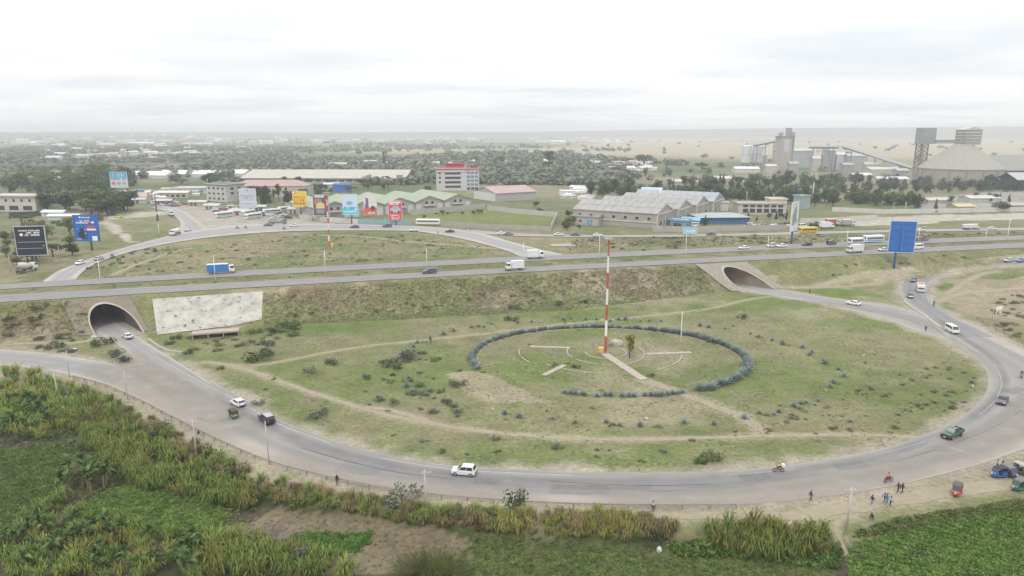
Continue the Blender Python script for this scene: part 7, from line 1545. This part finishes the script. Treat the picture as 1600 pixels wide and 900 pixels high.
veh('coach2', bus((.62, .62, .6), None, 12.5, 3.0), 669, 351, 700, 351.5, 'long white bus parked at the edge of the green plot', 'bus', SZ); veh('tr_g', truck('flat', (.2, .22, .22), (.22, .23, .22), 9.0), 434, 350, 460, 350, 'grey open truck standing at the bus lot', 'truck', SZ); veh('tr_ss', truck('box', WHI, (.5, .5, .5), 6.4), 267, 337, 275, 341, 'small white truck on the side street', 'truck', SZ)
for px, py, lab in ((161, 336.5, 'yellow taxi car under the shade trees'), (186, 340, 'yellow taxi car nearer the side street')): auto(px, py, px - 20, py, 'suv_short', (.6, .5, .04), lab, SZ)
auto(114, 339, 90, 339, 'sedan', WHI, 'white car parked beside the dark hedge', SZ); auto(124, 340, 150, 340, 'sedan', WHI, 'second white car parked beside the dark hedge', SZ)
random.seed(61)
PK = [('sedan', WHI), ('hatch', WHI), ('sedan', SIL), ('suv', BLK), ('van', WHI), ('suv_short', (.3, .31, .33)), ('sedan', (.3, .04, .04)), ('hatch', (.08, .12, .25))]
def park(n, poly, lab, grp):
    for x, y in pts_in(poly, n, seed=len(lab) + n):
        kd, c_ = random.choice(PK); place(f'{kd}{c_}None', car(kd, c_), (x, y, hz(x, y) + .06), random.choice([.3, .4, 3.4, 3.5]) + random.uniform(-.15, .15), lab, 'car', grp)
park(30, [(320, 322), (345, 318), (378, 326), (372, 333), (330, 332)], 'car parked in the crowded lot before the three-storey building', 'cars of the crowded lot')
park(26, [(230, 316), (262, 314), (300, 318), (290, 324), (240, 324)], 'car parked at the junction market', 'cars at the market'); park(12, [(470, 338), (520, 340), (512, 343), (478, 344)], 'car parked below the yellow billboard', 'cars below the yellow billboard')
park(16, [(1170, 352), (1240, 350), (1246, 355), (1160, 358)], 'car parked in the yard before the long low cream building', 'cars of the cream building yard'); park(16, [(1245, 352), (1310, 350), (1330, 353), (1250, 357)], 'car parked in the roadside yard behind the yellow bus', 'cars of the roadside yard'); park(10, [(1050, 350), (1100, 345), (1110, 356), (1060, 360)], 'car parked in the factory yard', 'cars of the factory yard')
for i, (px, py, a_, lab) in enumerate(((388, 336, 380, 'white bus parked under the tall pale grey billboard, rear of the pair'), (396, 341, 385, 'white bus parked under the tall pale grey billboard, front of the pair'), (425, 334, 405, 'white bus parked slantwise behind the grey open truck'), (448, 330, 430, 'white bus parked by the slanting grey wall'), (350, 339, 335, 'pale bus at the near end of the crowded lot'))): veh('busp', bus((.6, .6, .58), (.25, .32, .36), 10.5, 3.0), px, py, a_, py + 1.5, lab, 'bus', SZ)
for px, py, c_, lab in ((222, 303, (.10, .25, .42), 'blue truck in the far market row'), (235, 303, (.08, .3, .2), 'green truck in the far market row'), (245, 304, (.4, .06, .06), 'red truck in the far market row'), (1300, 352, (.4, .08, .08), 'red truck in the roadside yard'), (1325, 353, (.3, .34, .35), 'grey truck in the roadside yard'), (1292, 357, WHI, 'white truck at the gate of the roadside yard')): veh(f'trk{c_}', truck('box', WHI, c_, 7.0), px, py, px + 30, py - 1, lab, 'truck', SZ)

park(14, [(385, 332), (470, 336), (480, 344), (420, 344)], 'car parked among the buses of the bus lot', 'cars of the bus lot')
for i, (px, py, c_) in enumerate(((372, 337, (.45, .42, .36)), (405, 330, (.4, .42, .42)), (462, 334, (.5, .48, .46)), (308, 322, (.42, .3, .28)), (255, 320, (.45, .2, .18)), (215, 318, (.5, .48, .45)), (330, 328, (.52, .5, .46)))):
    building(px, py, random.uniform(7, 12), 5, 2.6, R(random.uniform(-20, 20)), f'small market stall with a tin roof, {["beside the pale bus", "behind the parked buses", "under the yellow billboard", "before the shop row", "with a red front at the junction", "next to the shade trees", "in the crowded lot"][i]}', 'stall', 'market_stall', wall=c_, roof=(.42, .42, .41), kind='gable_x', rise=.9, doors=(('f', 2.2, 1.6, 2.0, (.1, .1, .1)), ('f', 4.8, 1.6, 2.0, (.1, .1, .1))))
# ------------------------------------------------------------------ people
M_skin = mat('skin', (.075, .042, .028), .6, .08, 4); M_hair = mat('hair', (.012, .010, .009), .9, .1)
def pose(kind):
    J = dict(pelvis=(0, 0, .95), waist=(0, 0, 1.1), chest=(.01, 0, 1.32), neck=(.02, 0, 1.48), head=(.04, 0, 1.63))
    for s, n in ((1, 'l'), (-1, 'r')):
        J.update({f'sho_{n}': (.01, .19 * s, 1.41), f'elb_{n}': (-.02, .25 * s, 1.13), f'wri_{n}': (.05, .26 * s, .88), f'hip_{n}': (0, .10 * s, .91), f'kne_{n}': (.03, .11 * s, .5), f'ank_{n}': (0, .11 * s, .09), f'toe_{n}': (.17, .12 * s, .04)})
    if kind == 'walk':
        J.update(kne_l=(.24, .1, .53), ank_l=(.30, .1, .11), toe_l=(.47, .1, .09), kne_r=(-.04, -.1, .5), ank_r=(-.33, -.1, .15), toe_r=(-.18, -.1, .05), elb_l=(-.17, .26, 1.16), wri_l=(-.14, .27, .92), elb_r=(.12, -.26, 1.15), wri_r=(.28, -.25, .98))
    if kind == 'crouch':
        J.update(pelvis=(0, 0, .32), waist=(.08, 0, .46), chest=(.2, 0, .66), neck=(.28, 0, .80), head=(.34, 0, .93))
        for s, n in ((1, 'l'), (-1, 'r')): J.update({f'sho_{n}': (.22, .19 * s, .74), f'elb_{n}': (.42, .24 * s, .56), f'wri_{n}': (.6, .14 * s, .5), f'hip_{n}': (.02, .11 * s, .30), f'kne_{n}': (.38, .2 * s, .48), f'ank_{n}': (.16, .17 * s, .09), f'toe_{n}': (.33, .19 * s, .04)})
    if kind == 'ride':
        J.update(pelvis=(-.3, 0, .95), waist=(-.26, 0, 1.1), chest=(-.16, 0, 1.32), neck=(-.1, 0, 1.48), head=(-.06, 0, 1.63))
        for s, n in ((1, 'l'), (-1, 'r')): J.update({f'sho_{n}': (-.14, .19 * s, 1.41), f'elb_{n}': (.06, .32 * s, 1.18), f'wri_{n}': (.33, .33 * s, 1.06), f'hip_{n}': (-.27, .13 * s, .92), f'kne_{n}': (.12, .24 * s, .78), f'ank_{n}': (-.06, .2 * s, .38), f'toe_{n}': (.1, .21 * s, .33)})
    return J
RADS = dict(pelvis=.15, waist=.135, chest=.16, neck=.06, head=.075, sho=.075, elb=.052, wri=.036, hip=.10, kne=.065, ank=.045, toe=.035)
EDG = [('pelvis', 'waist'), ('waist', 'chest'), ('chest', 'neck'), ('neck', 'head')] + [(a + s, b_ + s) for s in ('_l', '_r') for a, b_ in (('sho', 'elb'), ('elb', 'wri'), ('hip', 'kne'), ('kne', 'ank'), ('ank', 'toe'))] + [('chest', 'sho_l'), ('chest', 'sho_r'), ('pelvis', 'hip_l'), ('pelvis', 'hip_r')]
BODY = {}
def body_mesh(kind):
    if kind in BODY: return BODY[kind]
    J = pose(kind); names = list(J); me = bpy.data.meshes.new('figure'); me.from_pydata([J[n] for n in names], [(names.index(a), names.index(b_)) for a, b_ in EDG], [])
    o = bpy.data.objects.new('figure_tmp', me); COL.objects.link(o); m = o.modifiers.new('skin', 'SKIN'); sk = me.skin_vertices[0].data
    for i, n in enumerate(names):
        r = RADS[n.split('_')[0]]; sk[i].radius = (r, r * (1.0 if '_' in n or n in ('neck', 'head') else .8)); sk[i].use_root = n == 'pelvis'
    o.modifiers.new('sub', 'SUBSURF').levels = 1; o.modifiers['sub'].render_levels = 1
    dg = bpy.context.evaluated_depsgraph_get(); ev = o.evaluated_get(dg).to_mesh(); V_ = [v.co.copy() for v in ev.vertices]; F_ = [tuple(p.vertices) for p in ev.polygons]; o.evaluated_get(dg).to_mesh_clear(); bpy.data.objects.remove(o)
    b = MB(); b.v = [tuple(v) for v in V_]; b.f = F_; seg = []
    for f in F_:
        c_ = sum((V_[i] for i in f), Vector()) / len(f); best = None
        for a, q in EDG:
            A, B = Vector(J[a]), Vector(J[q]); t_ = max(0, min(1, (c_ - A).dot(B - A) / (B - A).length_squared)); dd = (c_ - (A + (B - A) * t_)).length
            if best is None or dd < best[0]: best = (dd, a, q, t_)
        _, a, q, t_ = best
        if q.startswith(('head',)) or a == 'neck' or q == 'neck' and t_ > .55: seg.append(0)
        elif a.startswith('elb'): seg.append(0 if t_ > .25 else 1)
        elif q.startswith(('kne', 'ank', 'hip')) or a == 'pelvis' and t_ < .45: seg.append(2)
        elif q.startswith('toe'): seg.append(3)
        else: seg.append(1)
    b.m = seg; b.mi = 0
    # head with face, ears; hands with five fingers
    hd = Vector(J['head']) + Vector((.015, 0, .035)); R1 = []
    for k in range(9):
        ph = math.pi * k / 8; z = -math.cos(ph) * .125; r = math.sin(ph) * (.088 if z > -.03 else .075) + .004
        R1.append([(hd.x + r * math.cos(t_) * 1.12, hd.y + r * math.sin(t_) * .92, hd.z + z) for t_ in np.linspace(0, 2 * math.pi, 13)[:-1]])
    b.loft(R1); b.tube([hd + Vector((.09, 0, .02)), hd + Vector((.118, 0, -.025)), hd + Vector((.09, 0, -.04))], [.008, .017, .012], 5)
    for s in (-1, 1): b.box(hd + Vector((0, s * .085, -.01)), (.035, .02, .055))
    for n in ('l', 'r'):
        e, wv = Vector(J['elb_' + n]), Vector(J['wri_' + n]); d = (wv - e).normalized(); sd = d.cross(Vector((0, 1, 0))).normalized(); up = d.cross(sd)
        pc_ = wv + d * .06; b.tube([wv - d * .02, wv + d * .03, wv + d * .1], [.03, .042, .036], 7)
        for i in range(4): p0 = wv + d * .09 + sd * (.03 - .02 * i); b.tube([p0, p0 + d * (.04 + .005 * (1.5 - abs(i - 1.5))), p0 + d * .068 + up * .02], [.010, .009, .006], 5)
        p0 = wv + d * .035 + sd * .034; b.tube([p0, p0 + d * .03 + sd * .025, p0 + d * .06 + sd * .02], [.011, .010, .007], 5)
    b.m += [0] * (len(b.f) - len(b.m)); BODY[kind] = (b, hd); return BODY[kind]
def person(kind, shirt, trousers, shoes=(.04, .04, .04), cap=None):
    def f():
        o = empty('person'); b, hd = body_mesh(kind); b.build('body', [M_skin] + [mat('cloth_%.2f_%.2f_%.2f' % c_, c_, .9, .15, 6) for c_ in (shirt, trousers, shoes)], o, True)
        h = MB(); rr = [[(hd.x - .012 + r * math.cos(t_) * 1.08, hd.y + r * math.sin(t_), hd.z + z) for t_ in np.linspace(0, 2 * math.pi, 13)[:-1]] for r, z in ((.098, .03), (.100, .06), (.085, .10), (.05, .13), (.01, .14))]
        h.loft(rr); h.build('hair' if not cap else 'helmet', M_hair if not cap else paint(cap), o, True); return o
    return f
def ppl(kind, px, py, tx, ty, shirt, trousers, label, z=.05, shoes=(.04, .04, .04), cap=None): return veh(f'{kind}{shirt}{trousers}{cap}', person(kind, shirt, trousers, shoes, cap), px, py, tx, ty, label, 'person', z)
DK = (.03, .028, .03)
ppl('stand', 1020, 799, 1020, 830, (.48, .46, .44), (.03, .03, .035), 'person in a pale shirt and dark trousers standing at the guardrail', .06)
ppl('walk', 1266, 783, 1300, 779, DK, (.09, .05, .04), 'person in dark clothes walking alone along the road edge', .06)
ppl('walk', 1362, 790, 1345, 793, DK, (.14, .15, .24), 'person in a black top walking along the dusty footpath', .08, (.6, .6, .6))
ppl('walk', 1381, 786, 1395, 783, (.14, .16, .38), (.05, .12, .14), 'person in a blue top walking half hidden behind another in blue', .08)
ppl('walk', 1384.5, 788, 1400, 785, (.10, .13, .45), (.06, .15, .17), 'person in a bright blue top in the walking group', .08)
ppl('walk', 1391, 791.5, 1376, 795, (.42, .40, .37), (.03, .03, .04), 'person in a pale top with black trousers in the walking group', .08, (.6, .6, .6))
ppl('walk', 1403, 770, 1390, 773, (.05, .04, .035), (.045, .035, .03), 'person in brown walking beside another near the motorcycle', .06); ppl('walk', 1409, 771, 1425, 768, DK, DK, 'person in black walking near the motorcycle', .06)
ppl('crouch', 1364, 811, 1350, 815, (.02, .02, .022), DK, 'person in black crouching at the edge of the footpath', .02)
ppl('stand', 1557, 733, 1575, 738, (.08, .38, .5), (.05, .06, .09), 'person in a light blue shirt behind the waiting three-wheelers', .06); ppl('stand', 1566, 735, 1545, 738, DK, DK, 'person in dark clothes between the waiting three-wheelers', .06)
ppl('stand', 527, 757, 527, 780, (.02, .02, .024), DK, 'person in black leaning at the guardrail beside the straw grass', -.1); ppl('stand', 311, 686, 330, 694, (.05, .05, .055), (.5, .5, .5), 'person in black and white beside the concrete post', .0)
ppl('stand', 1446, 518, 1450, 530, (.03, .035, .06), DK, 'person standing at the edge of the tunnel road', .06); ppl('stand', 1265, 459, 1280, 462, (.04, .035, .03), DK, 'person in dark clothes beside the open-mouthed tunnel road', .06); ppl('stand', 1275, 461, 1260, 461, (.4, .38, .36), (.3, .28, .26), 'person in pale clothes beside the open-mouthed tunnel road', .06)
ppl('walk', 673, 536, 690, 534, (.05, .04, .05), DK, 'person in dark clothes on the thin track behind the garden', .03); ppl('walk', 883, 507, 870, 508, (.12, .14, .05), DK, 'person in green on the thin track beyond the hedge', .03)
ppl('stand', 735, 361, 740, 361, DK, DK, 'person standing at the fence of the green plot', SZ); ppl('walk', 684, 366, 690, 366, (.1, .08, .08), DK, 'person crossing the loop road behind the black car', SZ)
for k, (bk, lab) in enumerate(BIKES):
    sh, tr2, cp_ = [((.55, .32, .06), (.05, .05, .06), (.65, .42, .06)), ((.65, .17, .08), (.05, .05, .055), (.05, .05, .05)), ((.04, .04, .045), (.1, .1, .1), (.6, .6, .6)), ((.05, .05, .06), DK, (.04, .04, .05))][k]
    place(f'rider{k}', person('ride', sh, tr2, (.5, .5, .5), cp_), bk.location, bk.rotation_euler.z, ['rider in an orange vest and yellow helmet on the delivery motorcycle', 'rider in a bright orange jacket on the dark motorcycle', 'rider in black with a white helmet at the picture edge', 'rider in dark clothes beside the slip road'][k], 'person')
for px, py in ((176, 402), (371, 358), (384, 357), (444, 359)): 
    o = veh('mb2', motorbike((.06, .06, .07)), px, py, px + 20, py, 'distant dark motorcycle on the loop road at pixel edge' if False else ['motorcycle on the descending part of the loop road', 'motorcycle on the dusty junction, first of two', 'motorcycle on the dusty junction, second of two', 'motorcycle at the edge of the far lawn'][[176, 371, 384, 444].index(px)], 'motorcycle', SZ)
    place('riderfar', person('ride', (.05, .05, .06), DK, DK, (.05, .05, .05)), o.location, o.rotation_euler.z, 'dark-clothed rider of the ' + o['label'], 'person')
# litter and stones on the lawn
b = MB(); b.box((0, 0, .15), (.5, .35, .3), 0, .6); LS = b.mesh('stone', mat('pale_stone', (.5, .48, .44), .9, .15, 3)); random.seed(71)
for i, (px, py) in enumerate([(1482, 552), (1158, 488), (1350, 556), (1318, 570), (1186, 534), (665, 567), (914, 583), (770, 640), (1320, 582), (1290, 610), (1438, 548), (1520, 604), (1010, 655), (940, 500)]):
    o = link('stone', LS); o.location = G(px, py); s = random.uniform(.5, 1.1); o.scale = (s, s, s); o.rotation_euler = (0, 0, random.uniform(0, 3)); tag(o, 'pale stone lying in the lawn grass', 'stone', 'pale stones on the lawn')
p = G(1030, 862); o = link('sack', bpy.data.meshes['boulder'].copy()); o.data.materials[0] = mat('sack_white', (.5, .49, .46), .9, .1, 3); o.location = p; o.scale = (.2, .26, .42); tag(o, 'white sack standing in the weedy plot', 'sack')
